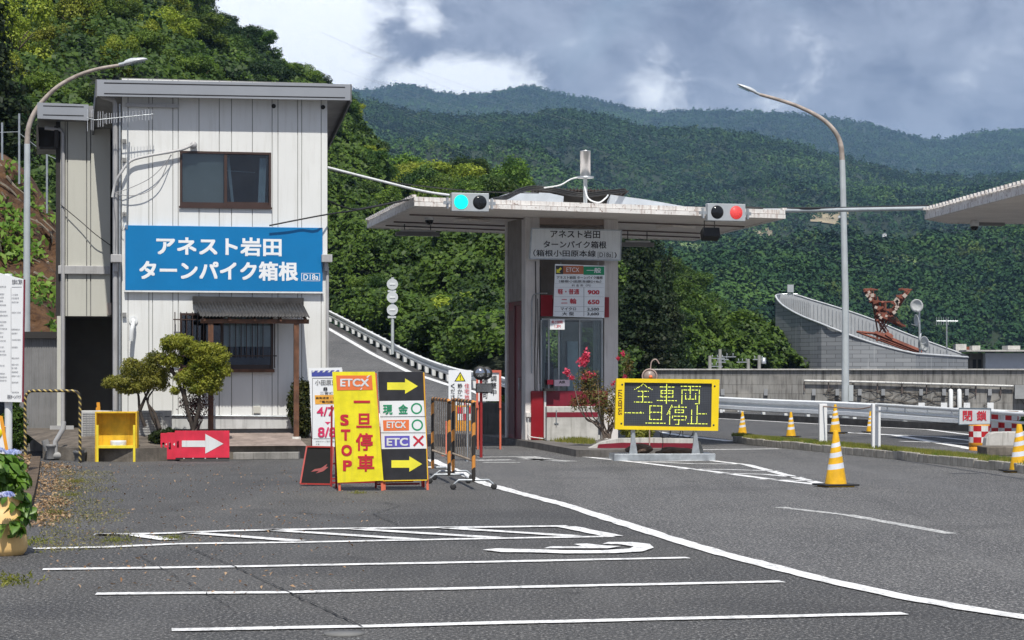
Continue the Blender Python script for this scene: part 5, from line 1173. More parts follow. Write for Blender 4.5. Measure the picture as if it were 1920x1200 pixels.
# LED sign
fr = Frame(1155, 43.4, 3); e = fr.empty('led_sign', 'yellow framed LED message sign with dotted Japanese characters on a grey steel base', 'LED sign')
P4 = [fr.at(1156, 709.5), fr.at(1349, 711.5), fr.at(1346.5, 808), fr.at(1153, 805)]
I4 = [fr.at(1171, 717), fr.at(1335, 719), fr.at(1333.5, 801), fr.at(1169.5, 798.5)]
yf = M('sign_frame_yellow', (.86, .62, .01), .4, var=.05, scale=2)
m_ = MB(); vs = [(p.x, 0, p.z) for p in P4] + [(p.x, 0, p.z) for p in I4] + [(p.x, .22, p.z) for p in P4] + [(p.x, .05, p.z) for p in I4]
m_.add(vs, [(i, (i + 1) % 4, 4 + (i + 1) % 4, 4 + i) for i in range(4)] + [(i, 8 + i, 8 + (i + 1) % 4, (i + 1) % 4) for i in range(4)] + [(4 + i, 4 + (i + 1) % 4, 12 + (i + 1) % 4, 12 + i) for i in range(4)] + [(8, 9, 10, 11)]); m_.build('frame', yf, e)
m_ = MB(); m_.add([(p.x, .045, p.z) for p in I4], [(0, 1, 2, 3)]); m_.build('screen', M('led_screen', (.045, .05, .06), .3, var=.1), e)
NX, NY = 96, 48
def cellp(i, j): 
    t, u = (i + .5) / NX, (j + .5) / NY; a_ = I4[0].lerp(I4[1], t); b2 = I4[3].lerp(I4[2], t); return a_.lerp(b2, u)
# thin grid of the louvres
m_ = MB()
for i in range(0, NX + 1, 2): a_, b2 = I4[0].lerp(I4[1], i / NX), I4[3].lerp(I4[2], i / NX); m_.quad((a_.x - .0016, .04, a_.z), (a_.x + .0016, .04, a_.z), (b2.x + .0016, .04, b2.z), (b2.x - .0016, .04, b2.z))
for j in range(0, NY + 1, 2): a_, b2 = I4[0].lerp(I4[3], j / NY), I4[1].lerp(I4[2], j / NY); m_.quad((a_.x, .039, a_.z - .0016), (b2.x, .039, b2.z - .0016), (b2.x, .039, b2.z + .0016), (a_.x, .039, a_.z + .0016))
m_.build('screen_grid', M('louvre_grey', (.10, .11, .13), .5), e)
GL = {'全': [((8, 0), (1, 6)), ((8, 0), (15, 6)), ((4, 8), (12, 8)), ((4, 13), (12, 13)), ((8, 8), (8, 19)), ((1, 19), (15, 19))],
      '車': [((8, 0), (8, 20)), ((2, 3), (14, 3)), ((3, 7), (13, 7)), ((3, 7), (3, 13)), ((13, 7), (13, 13)), ((3, 10), (13, 10)), ((3, 13), (13, 13)), ((0, 17), (16, 17))],
      '両': [((0, 2), (16, 2)), ((8, 2), (8, 15)), ((1, 6), (15, 6)), ((1, 6), (1, 20)), ((15, 6), (15, 20)), ((4, 10), (4, 15)), ((12, 10), (12, 15)), ((4, 15), (12, 15)), ((12, 20), (15, 20))],
      '一': [((0, 9), (15, 9)), ((13, 8), (15, 9))],
      '旦': [((3, 1), (13, 1)), ((3, 1), (3, 15)), ((13, 1), (13, 15)), ((3, 8), (13, 8)), ((3, 15), (13, 15)), ((0, 19), (16, 19))],
      '停': [((4, 0), (0, 10)), ((2, 7), (2, 20)), ((10, 0), (10, 2)), ((5, 2), (16, 2)), ((7, 5), (14, 5)), ((7, 8), (14, 8)), ((7, 5), (7, 8)), ((14, 5), (14, 8)), ((5, 11), (16, 11)), ((5, 11), (5, 13)), ((16, 11), (16, 13)), ((6, 15), (15, 15)), ((10, 15), (10, 20)), ((8, 20), (10, 20))],
      '止': [((8, 0), (8, 19)), ((8, 9), (15, 9)), ((3, 5), (3, 19)), ((0, 19), (16, 19))]}
m_ = MB(); seen = set()
def glyph(ch, ox, oy):
    for (x0, y0), (x1, y1) in GL[ch]:
        n_ = max(abs(x1 - x0), abs(y1 - y0))
        for k in range(n_ + 1):
            i, j = ox + round((x0 + (x1 - x0) * k / max(1, n_)) * 1.3), oy + round((y0 + (y1 - y0) * k / max(1, n_)) * 1.05)
            if (i, j) in seen or i >= NX or j >= NY: continue
            seen.add((i, j)); p = cellp(i, j); s_ = .0100; m_.add([(p.x - s_, .036, p.z), (p.x, .036, p.z - s_), (p.x + s_, .036, p.z), (p.x, .036, p.z + s_)], [(0, 1, 2, 3)])
glyph('全', 10, 1); glyph('車', 36, 1); glyph('両', 62, 1); glyph('一', 1, 24); glyph('旦', 24, 24); glyph('停', 47, 24); glyph('止', 70, 24)
m_.build('led_characters', emit_dots('led_on', (.85, .95, .12), 1.1), e)
# writing turned upwards on the left part of the frame
v, f = text_geo('SYLED1771', .03); x0 = min(a[0] for a in v); x1 = max(a[0] for a in v); y0 = min(a[1] for a in v); y1 = max(a[1] for a in v); a_ = fr.at(1159, 778); b2 = fr.at(1166.5, 731); m_ = MB()
m_.add([(b2.x - (b2.x - a_.x) * (q - y0) / (y1 - y0), -.004, a_.z + (b2.z - a_.z) * (p_ - x0) / (x1 - x0)) for p_, q in v], f); m_.build('lettering', M('brown_ink', (.10, .03, .01), .5), e)
m_ = MB()
for px, py in ((1166.5, 721), (1165, 794), (1340, 724), (1338, 797)): p = fr.at(px, py); m_.lathe([(.001, -.006), (.018, -.006), (.018, -.001)], (p.x, 0, p.z), 14, 'y')
m_.build('bolt', blk, e)
for px in (1187, 1304):
    p = fr.at(px, 806, .08); MB().box(p.x - .04, p.x + .04, .06, .14, .14, p.z + .3).build('post', galv, e); m_ = MB(); m_.prism([(p.x - .08, .141), (p.x + .08, .141), (p.x + .02, .55), (p.x - .02, .55)], .02, .055); m_.build('gusset', galv, e)
a, c = fr.at(1151, 856), fr.at(1341, 868); MB().box(a.x, c.x, -.05, .12, 0, .14).build('base_beam', galv, e, .006); MB().box(a.x, a.x + .4, .125, 1.0, 0, .13).build('base_beam', galv, e, .006); MB().box(c.x - .4, c.x, .125, 1.0, 0, .13).build('base_beam', galv, e, .006)
m_ = MB(); 
for off in (0, 18, 42): m_.tube(catmull([fr.at(1238 + off, 808, .15), fr.at(1240 + off, 820, .16), fr.at(1254 + off, 818, .15), fr.at(1258 + off, 808, .15)], 4), .008, 5)
m_.tube(catmull([fr.at(1240, 808, .15), fr.at(1243, 830, .18), fr.at(1239, 850, .2)], 4), .008, 5); m_.build('cable', black, e)
# rocks weighing the base down
stone = M('brown_stone', (.11, .075, .055), .9, var=.4, scale=5, bump=.8, bscale=12)
def rock(px0, px1, py0, py1, Y, label, seed, dy=.25, mat=stone):
    a, c = PT(px0, py1, Y), PT(px1, py0, Y); bm = bmesh.new(); bmesh.ops.create_icosphere(bm, subdivisions=3, radius=1)
    for v in bm.verts:
        n_ = noise.noise(v.co * 1.3 + Vector((seed, 0, 0))) * .35 + noise.noise(v.co * 3 + Vector((0, seed, 0))) * .12; v.co *= 1 + n_
    for v in bm.verts: v.co.x *= (c.x - a.x) / 2.1; v.co.z = max(-.9, v.co.z) * (c.z - a.z) / 2; v.co.y *= dy
    me = bpy.data.meshes.new('rock'); bm.to_mesh(me); bm.free(); me.materials.append(mat); o = bpy.data.objects.new('rock', me); COL.objects.link(o); o.location = ((a.x + c.x) / 2, Y, (a.z + c.z) / 2); tag(o, label, 'rock', 'rocks weighing down the LED sign base'); return o
rock(1174, 1222, 830, 853, 43.9, 'brown boulder beside the left post of the LED sign', 2); rock(1228, 1302, 838, 855, 44.0, 'long dark flat rock between the posts of the LED sign', 9); 
fr = Frame(1316, 43.8, 0); m_ = MB(); m_.prism([(fr.at(a, b_).x, max(.0, fr.at(a, b_).z)) for a, b_ in ((1307, 828), (1313, 827), (1319, 845), (1320, 862), (1308, 864))], 0, .1); o = m_.build('grey_slab_stone', M('grey_stone', (.25, .25, .24), .9, var=.3, scale=6, bump=.5), None, .01); o.location = fr.O; tag(o, 'tall grey slab of stone leaning by the right post of the LED sign', 'stone')
# round light fitting behind the sign
fr = Frame(1218, 46.5, 0); e = fr.empty('round_lamp', 'round wire-rimmed lamp on a bent pipe rising behind the LED sign', 'lamp'); p = fr.at(1218, 706)
m_ = MB(); m_.tube([(p.x + .15 * math.cos(a * math.pi / 12), 0, p.z + .15 * math.sin(a * math.pi / 12)) for a in range(25)], .018, 6, cap=False); m_.build('rim', M('tan_metal', (.4, .3, .26), .5), e)
m_ = MB(); m_.lathe([(.001, -.03), (.12, -.02), (.13, .02), (.001, .02)], (p.x, 0, p.z), 20, 'y'); m_.build('reflector', M('dull_brown', (.28, .22, .19), .4), e); MB().lathe([(.001, -.08), (.035, -.07), (.04, -.032)], (p.x + .02, 0, p.z - .01), 12, 'y').build('bulb', orange, e)
MB().tube(catmull([Vector((p.x, .02, 0)), Vector((p.x, .02, p.z - .2)), Vector((p.x + .02, .03, p.z + .15)), fr.at(1222, 678, .03), fr.at(1230, 674, .03), fr.at(1236, 682, .03)], 5), .014, 6).build('bent_pipe', M('tan_metal'), e)

# ================================================================ RIGHT SIDE
# verge island with kerb stones
kst = M('kerb_stone', (.36, .34, .30), .9, var=.25, scale=4, bump=.5, streak=.6, grime=(.1, .09, .075))
kp = [(1374, 829), (1400, 834), (1480, 842), (1560, 850), (1640, 858), (1720, 866), (1800, 875), (1880, 884), (1990, 897)]
KP = [GP(*a) for a in kp]
path = []
for i in range(len(KP) - 1):
    k = max(1, round((KP[i + 1] - KP[i]).length / .62))
    for j in range(k): path.append(KP[i].lerp(KP[i + 1], j / k))
path.append(KP[-1])
m_ = MB()
for i in range(len(path) - 1):
    a, b2 = path[i], path[i + 1]; d = (b2 - a); L_ = d.length; th = math.atan2(d.y, d.x); h_ = .16 + random.uniform(-.012, .012)
    m_.box(.008, L_ - .008, 0, .17, 0, h_, Matrix.Translation(a + Vector((0, random.uniform(-.012, .012), 0))) @ Matrix.Rotation(th, 4, 'Z'))
struct(m_.build('kerb', kst, None, .012))
m_ = MB(); n_ = len(path); wv = [min(1.9, .3 + i * .18) for i in range(n_)]
m_.add([(p.x, p.y + .15, .13) for p in path] + [(p.x + .3, p.y + .15 + wv[i], .14) for i, p in enumerate(path)], [(i, i + 1, n_ + i + 1, n_ + i) for i in range(n_ - 1)]); m_.add([(p.x + .3, p.y + .15 + wv[i], .14) for i, p in enumerate(path)] + [(p.x + .3, p.y + .2 + wv[i], 0) for i, p in enumerate(path)], [(i, i + 1, n_ + i + 1, n_ + i) for i in range(n_ - 1)])
struct(m_.build('verge', gsoil)); VERGE = path
def grass_patch(name, pts_fn, n_, hh, mat, label=None):
    vs = []; fs = []
    for _ in range(n_):
        x, y, z = pts_fn(); a = random.uniform(0, 6.28); h_ = hh * random.uniform(.4, 1.2); dx, dy = math.cos(a), math.sin(a); l = random.uniform(-.5, .5) * h_; w_ = .012; k = len(vs)
        vs += [(x - dx * w_, y - dy * w_, z), (x + dx * w_, y + dy * w_, z), (x + dx * l, y + dy * l, z + h_)]; fs.append((k, k + 1, k + 2))
    me = bpy.data.meshes.new(name); me.from_pydata(vs, [], fs); me.materials.append(mat); o = bpy.data.objects.new(name, me); COL.objects.link(o); struct(o, 'stuff', label); return o
turf = leaf_mat('verge_grass', (.17, .19, .03), (.30, .27, .07), (.12, .17, .025), 2.5, .3)
def pv():
    i = random.uniform(0, len(VERGE) - 1.01); j = int(i); p = VERGE[j].lerp(VERGE[j + 1], i - j); return (p.x + random.uniform(0, .3), p.y + .2 + random.uniform(0, 1) ** 1.3 * wv[j], .13)
grass_patch('grass', pv, 26000, .10, turf, 'short dry yellow green grass on the right verge')
def pb():
    t = random.random(); p = GP(1025, 838).lerp(GP(1105, 846), t); return (p.x + random.uniform(-.2, .2), p.y + random.uniform(.1, 4.5), .15)
grass_patch('grass', pb, 5000, .11, turf, 'short grass on the island before the booth')
# cones
def cone_mb(h, r0, r1, e, lab=None):
    yel = M('cone_yellow', (.80, .44, .01), .5, var=.16, scale=6, streak=.4, grime=(.5, .3, .03)); wh = M('cone_reflective', (.72, .75, .80), .4)
    z0 = .035; bands = [(0, .30, 0), (.30, .40, 1), (.40, .52, 0), (.52, .61, 1), (.61, .71, 0), (.71, .79, 1), (.79, 1, 0)]; my, mw = MB(), MB()
    for t0, t1, k in bands:
        a = r0 + (r1 - r0) * t0; b2 = r0 + (r1 - r0) * t1; vs = []; n_ = 24; tl_ = .018
        for (t, rr_) in ((t0, a), (t1, b2)):
            for q in range(n_):
                an_ = 2 * math.pi * q / n_; tilt = 0 if t in (0, 1) else tl_ * math.cos(an_); vs.append((rr_ * math.cos(an_), rr_ * math.sin(an_), z0 + h * t + tilt))
        (mw if k else my).add(vs, [(q, (q + 1) % n_, n_ + (q + 1) % n_, n_ + q) for q in range(n_)], True)
    my.lathe([(r1, z0 + h), (r1 * .7, z0 + h + .01), (r1 * .6, z0 + h - .02)], (0, 0, 0), 20); my.box(-r0 * 1.25, r0 * 1.25, -r0 * 1.25, r0 * 1.25, .006, .022)
    my.lathe([(r0 * 1.08, .022), (r0 * 1.0, z0)], (0, 0, 0), 24)
    my.build('cone_body', yel, e); mw.build('reflective_band', wh, e)
    b_ = MB(); b_.box(-r0 * 1.7, r0 * 1.7, -r0 * 1.45, r0 * 1.45, .024, .05); b_.build('rubber_weight', black, e, .01)
CONE = None
for px, py, z0, sc, lab, rz in ((1567, 913, 0, 1.0, 'big yellow and white striped cone standing alone on the lane', .3), (1911, 886, 0, 1.03, 'yellow and white striped cone at the right end of the kerb', .1), (1566, 813, .0, .98, 'yellow cone on the far lane behind the left white gate post', .5), (1483, 820, .0, .80, 'yellow cone on the far lane between the verge tip and the gate', .9),
                      (1392, 815, 0, .76, 'yellow cone at the tip of the verge, leftmost of the cones', .2), (1632, 811, 0, .72, 'slim yellow cone on the far lane beside the right white gate post', .4)):
    p = GP(px, py, z0)
    if CONE is None: c_ = empty('traffic_cone', p); cone_mb(.80, .165, .035, c_); CONE = c_; c_['label'] = lab
    else: c_ = copy_tree(CONE); c_.location = p
    c_.scale = (sc, sc, sc * (1.0)); c_.rotation_euler.z = rz; tag(c_, lab, 'cone', 'yellow and white cones')
# right guardrail and its kerb
YR = [(1300, 741, 88), (1345, 744, 85.5), (1450, 749, 80.5), (1560, 753, 75.5), (1640, 757, 72), (1760, 764, 67.5), (1860, 768, 64), (1990, 774, 60)]
guardrail(catmull([PT(*a) for a in YR][::-1], 4), 'long white guardrail in front of the concrete wall on the right', None, 2.0, .80, 1, beamh=.46, pr=.085)
m_ = MB(); Q = [PT(*a) for a in YR]; vs = []
for q in Q: vs += [(q.x, q.y - .35, 0), (q.x, q.y - .35, .2), (q.x, q.y + .5, .2), (q.x, q.y + .5, 0)]
m_.add(vs, [(4 * i + j, 4 * i + 4 + j, 4 * i + 5 + j, 4 * i + 1 + j) for i in range(len(Q) - 1) for j in range(3)]); struct(m_.build('kerb', M('dark_kerb', (.055, .052, .05), .9, var=.3, scale=3)))
# tall concrete retaining wall with pipe, lamps, vines, posters
wf = Frame(1222, 100, -7); e = wf.empty('retaining_wall', 'long stained concrete block wall with a pale coping along the right', 'wall')
def blockwall():
    m = bpy.data.materials.new('block_wall'); m.use_nodes = True; t = NT(m.node_tree); b = t.n['Principled BSDF']; v = t.new('ShaderNodeTexCoord').outputs['Object']
    sw = t.new('ShaderNodeSeparateXYZ'); t.link(v, sw.inputs[0]); cb2 = t.new('ShaderNodeCombineXYZ'); t.link(sw.outputs[0], cb2.inputs[0]); t.link(sw.outputs[2], cb2.inputs[1])
    br = t.new('ShaderNodeTexBrick'); t.link(cb2.outputs[0], br.inputs['Vector']); br.inputs['Scale'].default_value = 1; br.inputs['Brick Width'].default_value = .8; br.inputs['Row Height'].default_value = .4; br.inputs['Mortar Size'].default_value = .02; br.inputs['Color1'].default_value = (.29, .285, .27, 1); br.inputs['Color2'].default_value = (.25, .245, .23, 1); br.inputs['Mortar'].default_value = (.19, .185, .175, 1)
    s = t.noise(t.mapping(v, (4, 4, .35)), 1.5, 6, .65); c = t.mix(t.math('MULTIPLY', t.ramp(s, .42, .72), .85), br.outputs[0], (.06, .055, .05)); n = t.noise(v, .8, 5, .6); c = t.mix(t.math('MULTIPLY', t.ramp(n, .5, .7), .5), c, (.42, .40, .36))
    t.link(c, b.inputs['Base Color']); b.inputs['Roughness'].default_value = .9; return m
bw_ = blockwall(); a = wf.at(1222, 694); c = wf.at(1980, 694); MB().box(a.x, c.x, 0, .5, 0, a.z).build('wall', bw_, e)
MB().box(a.x, c.x, -.12, .6, a.z + .003, a.z + .06).build('coping', concw, e)
P = [wf.at(1508, 714, -.15), wf.at(1620, 716, -.15), wf.at(1750, 720, -.15), wf.at(1900, 724, -.15)]; m_ = MB(); m_.tube(P, .05, 8); m_.build('wall_pipe', M('pale_pipe', (.62, .62, .60), .5, streak=.6), e); m_ = MB()
for k in range(9): p = P[0].lerp(P[-1], k / 8.5); m_.box(p.x - .02, p.x + .02, -.1, -.01, p.z - .45, p.z)
m_.build('pipe_bracket', dk, e)
m_ = MB()
for px in (1355, 1436, 1526, 1570, 1612, 1656, 1727, 1770, 1813, 1856): p = wf.at(px, 735, -.15); m_.box(p.x - .08, p.x + .08, -.2, -.01, p.z - .15, p.z + .13)
m_.build('wall_lamp', M('lamp_dull', (.3, .31, .32), .5), e)
m_ = MB(); random.seed(5)
for k in range(26):
    px = random.uniform(1560, 1910); pts = [wf.at(px, random.uniform(722, 730), -.04)]
    for j in range(5): q = pts[-1]; pts.append(Vector((q.x + random.uniform(-.9, .9), -.04, q.z - random.uniform(.02, .35))))
    m_.tube(catmull(pts, 3), .012, 4)
m_.build('dry_vines', M('vine_brown', (.12, .105, .09), .9), e)
m_ = MB()
for px, py0, py1 in ((1353, 757, 776), (1389, 758, 778), (1436, 760, 778), (1527, 764, 783), (1608, 766, 790), (1728, 755, 768), (1770, 755, 768), (1813, 755, 768), (1857, 755, 772)): a, c = wf.at(px - 6, py0, -.02), wf.at(px + 6, py1, -.02); m_.box(a.x, c.x, -.05, -.01, c.z, a.z)
m_.build('white_plates', signw, e)
for px in (1783, 1799): p = wf.at(px, 736, -.15); q = wf.at(px, 765, -.15); MB().tube([(p.x, -.02, p.z + .1), (p.x, -.15, p.z), (p.x, -.15, q.z - .5)], .1, 8).build('drain_pipe', white, e)
a = wf.at(1903, 722, -.3); c = wf.at(1960, 748, -.3); MB().box(a.x, c.x, -.3, -.01, c.z, a.z).build('grey_cabinet', M('cabinet_grey', (.33, .34, .34), .5), e)
# bar gate: two white posts and the cross rail, closed sign
g1, g2, g3 = Vector((6.84, 49.3, 0)), Vector((7.44, 45.8, 0)), Vector((8.35, 34.0, 0)); gth = math.atan2(g2.y - g1.y, g2.x - g1.x)
e = empty('bar_gate', g1); tag(e, 'white steel bar gate with two square posts standing on the verge', 'gate'); zp = 1.10
for q, zt_ in ((g1, PT(1543, 757, g1.y).z), (g2, PT(1642, 757, g2.y).z)):
    p = q - g1; MB().box(p.x - .085, p.x + .085, p.y - .085, p.y + .085, .13, zt_).build('post', M('gate_white', (.80, .81, .81), .45, var=.03, scale=1), e, .008); MB().box(p.x - .14, p.x + .14, p.y - .14, p.y + .14, .128, .145).build('foot_plate', polemat, e)
b3 = g3 - g1; b2_ = g2 - g1; up_ = Vector((0, 0, 1))
MB().tube([b2_ + up_ * 1.06, b3 + up_ * 1.04], .035, 8).build('cross_rail', white, e); MB().tube([b2_ + up_ * .93, b3 + up_ * .90], .022, 8).build('cross_rail', white, e)
m_ = MB()
for t_ in (.08, .2, .34, .48, .75, .9): p = b2_.lerp(b3, t_); m_.tube([p + up_ * .92, p + up_ * 1.06], .014, 6)
m_.build('rail_strut', white, e); m_ = MB(); m_.tube(catmull([up_ * (PT(0, 762, 49.3).z) + Vector((0, -.1, 0)), b2_ * .33 + up_ * .96 + Vector((0, -.1, 0)), b2_ * .7 + up_ * .96 + Vector((0, -.1, 0)), b2_ + up_ * 1.03 + Vector((-.05, .0, 0))], 5), .014, 6); m_.build('rope', M('rope_brown', (.35, .25, .2), .8), e)
gf = Frame(1828, 37.4, -4); sg = gf.empty('closed_sign', 'grey blue framed sign with two red characters hanging on the bar gate', 'sign')
q = [gf.at(1798, 765, -.1), gf.at(1857.5, 766, -.1), gf.at(1856.5, 795, -.1), gf.at(1797.5, 796, -.1)]; m_ = MB(); m_.prism([(p.x, p.z) for p in q], -.12, -.10); m_.build('panel', M('sign_grey', (.56, .58, .60), .4), sg)
m_ = MB()
for i in range(4): m_.tube([q[i] + Vector((0, -.022, 0)), q[(i + 1) % 4] + Vector((0, -.022, 0))], .009, 4)
m_.build('frame', M('slate', (.12, .16, .19), .5), sg); letters(gf, [('閉', 1805, 770, 1823, 789, redink, .02), ('鎖', 1831, 770, 1850, 789, redink, .015)], sg, y=-.122)
# chequered crash drums and little plinth
redw = M('drum_white', (.74, .74, .72), .5, var=.06); redr = M('drum_red', (.50, .015, .02), .5)
def drum(px, py, Y, r, h, label):
    p = PT(px, py, Y); p.z = 0; e = empty('crash_drum', p); tag(e, label, 'drum', 'red and white chequered crash drums'); n_ = 16; mr, mw = MB(), MB()
    rows = 3; z0 = h * .32
    for j in range(rows):
        for k in range(n_):
            a0, a1 = 2 * math.pi * k / n_, 2 * math.pi * (k + 1) / n_; zz0, zz1 = z0 + (h - z0) * j / rows, z0 + (h - z0) * (j + 1) / rows
            ((mr if ((k // 2) + j) % 2 else mw)).add([(r * math.cos(a0), r * math.sin(a0), zz0), (r * math.cos(a1), r * math.sin(a1), zz0), (r * math.cos(a1), r * math.sin(a1), zz1), (r * math.cos(a0), r * math.sin(a0), zz1)], [(0, 1, 2, 3)])
    mr.build('red_squares', redr, e); mw.build('white_squares', redw, e); m_ = MB(); m_.lathe([(r * .98, 0), (r * .98, z0 * .45), (r * .93, z0 * .5), (r * .98, z0 * .55), (r, z0)], (0, 0, 0), 24); m_.build('drum_body', M('orange_plastic'), e); m_ = MB(); m_.lathe([(r, h), (r * .97, h + .04), (0, h + .05)], (0, 0, 0), 24); m_.build('lid', M('orange_plastic'), e)
drum(1836, 845, 49.3, .23, .55, 'red and white chequered drum nearest the closed sign'); drum(1868, 838, 52.5, .21, .78, 'chequered drum behind the closed sign, left of two at the back'); drum(1893, 838, 52.3, .21, .78, 'chequered drum at the back, nearest the right edge')
e = empty('end_plinth', PT(1870, 850, 47)); e.location.z = 0; tag(e, 'curved grey concrete end plinth beside the chequered drums', 'plinth')
o_ = e.location; m_ = MB(); pts = [(1847, 852), (1847, 840), (1850, 822), (1857, 813), (1868, 810), (1990, 808), (1990, 856)]; m_.prism([(PT(a, b_, 47).x - o_.x, max(0, PT(a, b_, 47).z)) for a, b_ in pts], 0, .35); m_.build('wall', concw, e, .02)
m_ = MB(); m_.prism([(PT(a, b_, 46).x - o_.x, max(0, PT(a, b_, 46).z)) for a, b_ in ((1851, 856), (1850, 838), (1990, 838), (1990, 856))], -1.0, -.02); m_.build('kerb_block', M('dirty_kerb'), e, .02)
# building with the slanting curved roof
B = Frame(1455, 150, -6); e = B.empty('curved_roof_building', 'grey tiled building with a slanting oval roof opening and rusty frame on top', 'building')
Yb_ = 150
def bp(px, py, Y): p = PT(px, py, Y) - B.O; return Matrix.Rotation(-B.th, 3, 'Z') @ p
front = [(1454, 555), (1458, 563), (1470, 575), (1500, 592), (1540, 608), (1580, 624), (1630, 642), (1680, 656), (1717, 664)]
backe = [(1454, 555), (1462, 552.5), (1490, 553), (1520, 562), (1580, 580), (1640, 601), (1700, 626), (1760, 648), (1815, 668)]
tile = bpy.data.materials.new('grey_tile'); tile.use_nodes = True; t = NT(tile.node_tree); b = t.n['Principled BSDF']; v = t.new('ShaderNodeTexCoord').outputs['Object']
sw = t.new('ShaderNodeSeparateXYZ'); t.link(v, sw.inputs[0]); cb2 = t.new('ShaderNodeCombineXYZ'); t.link(sw.outputs[0], cb2.inputs[0]); t.link(sw.outputs[2], cb2.inputs[1])
br = t.new('ShaderNodeTexBrick'); t.link(cb2.outputs[0], br.inputs['Vector']); br.inputs['Scale'].default_value = 1; br.inputs['Brick Width'].default_value = 1.1; br.inputs['Row Height'].default_value = .27; br.inputs['Mortar Size'].default_value = .014; br.inputs['Color1'].default_value = (.30, .315, .33, 1); br.inputs['Color2'].default_value = (.22, .235, .25, 1); br.inputs['Mortar'].default_value = (.09, .09, .10, 1)
s = t.noise(t.mapping(v, (3, 3, .12)), 1.2, 4, .6); c = t.mix(t.math('MULTIPLY', t.ramp(s, .60, .68), .5), br.outputs[0], (.4, .42, .43)); t.link(c, b.inputs['Base Color']); b.inputs['Roughness'].default_value = .8
def Yf(px): return 156 - 9 * math.sin(min(1, (px - 1454) / 130) * math.pi / 2)
vs = []
for px, py in front: q = bp(px, py, Yf(px)); vs += [(q.x, q.y, -3), tuple(q)]
q = bp(1815, 671, 152); vs += [(q.x, q.y, -3), (q.x, q.y, q.z)]; n_ = len(front) + 1
m_ = MB(); m_.add(vs, [(2 * i, 2 * i + 2, 2 * i + 3, 2 * i + 1) for i in range(n_ - 1)]); m_.build('front_wall', tile, e)
lin_ = M('inner_lining', (.42, .44, .46), .5, var=.08, scale=.5, streak=.3); vs = []
for (px, py) in backe: q = bp(px, py, 166 if px > 1456 else 156); vs += [(q.x, q.y, -3), tuple(q)]
m_ = MB(); m_.add(vs, [(2 * i, 2 * i + 1, 2 * i + 3, 2 * i + 2) for i in range(len(backe) - 1)]); m_.build('back_wall', lin_, e)
m_ = MB(); m_.tube(catmull([bp(px, py - 1, Yf(px)) for px, py in front], 4) + [bp(1815, 670, 152)], .07, 6); m_.tube(catmull([bp(px, py - .5, 166 if px > 1456 else 156) for px, py in backe], 4), .06, 6); m_.build('rim_coping', M('rim_grey', (.5, .52, .54), .5), e)
m_ = MB()
for k in range(60): 
    i = k / 60 * (len(backe) - 2) + .9; j = min(len(backe) - 2, int(i)); px = backe[j][0] + (backe[j + 1][0] - backe[j][0]) * (i - j); py = backe[j][1] + (backe[j + 1][1] - backe[j][1]) * (i - j); q = bp(px, py, 165.9); m_.box(q.x - .03, q.x + .03, q.y - .05, q.y, -1, q.z - .1)
m_.build('lining_rib', M('rib_grey', (.38, .40, .42), .6), e)
# rusty steel structure
rust = M('rusty_steel', (.20, .06, .035), .8, var=.4, scale=1.5, spots=.5, spotcol=(.35, .25, .2)); Yr = 158; e = empty('rusty_sign_frame', PT(1660, 660, Yr)); tag(e, 'rusty brown Y shaped steel frame standing inside the slanting roof', 'steel frame'); o_ = e.location.copy()
rp = lambda a, b_, y=Yr: PT(a, b_, y) - o_
m_ = MB()
for a, b2, r_ in (((1632, 544), (1646, 624), .14), ((1702, 544), (1648, 624), .14), ((1620, 543), (1640, 543), .2), ((1686, 543), (1704, 543), .2), ((1622, 545), (1652, 590), .34), ((1700, 546), (1660, 600), .30), ((1630, 566), (1684, 566), .16), ((1640, 556), (1645, 600), .2), ((1644, 588), (1692, 612), .3), ((1645, 600), (1660, 622), .2), ((1655, 566), (1655, 606), .3), ((1648, 606), (1662, 626), .08), ((1672, 592), (1688, 612), .16), ((1650, 580), (1672, 582), .22)): m_.tube([rp(*a), rp(*b2, Yr + 1)], r_ * .42, 5); m_.tube([rp(a[0] + 5, a[1], Yr + .5), rp(b2[0] + 6, b2[1], Yr + .5)], r_ * .3, 4)
[m_.tube([rp(1622 + 30 * k / 8, 546 + 46 * k / 8), rp(1634 + 30 * k / 8, 544 + 46 * k / 8 + (4 if k % 2 else -3))], .09, 4) for k in range(9)]; [m_.tube([rp(1702 - 38 * k / 8, 546 + 52 * k / 8), rp(1690 - 38 * k / 8, 544 + 52 * k / 8 + (4 if k % 2 else -3))], .09, 4) for k in range(9)]; m_.build('upper_frame', rust, e); m_ = MB()
for a, b2, r_ in (((1606, 622), (1672, 628), .16), ((1640, 624), (1728, 660), .3), ((1650, 634), (1722, 661), .2), ((1612, 624), (1700, 656), .14), ((1660, 626), (1672, 634), .4), ((1646, 624), (1644, 640), .14)): m_.tube([rp(*a, Yr - 2), rp(*b2, Yr - 2)], r_ * .6, 5)
m_.build('lower_beams', rust, e)
m_ = MB(); random.seed(8)
for k in range(16): t_ = random.random(); a = (1622 + 34 * t_, 545 + 50 * t_) if k % 2 else (1702 - 42 * t_, 546 + 54 * t_); p = rp(a[0] + random.uniform(-5, 5), a[1] + random.uniform(-4, 4), Yr - .4); s_ = random.uniform(.06, .16); m_.box(-s_, s_, -.1, 0, -s_ * .6, s_ * 1.4, Matrix.Translation(p) @ Matrix.Rotation(random.uniform(-1, 1), 4, 'Y'))
m_.build('remnant_plates', M('pale_remnant', (.5, .42, .36), .7), e)
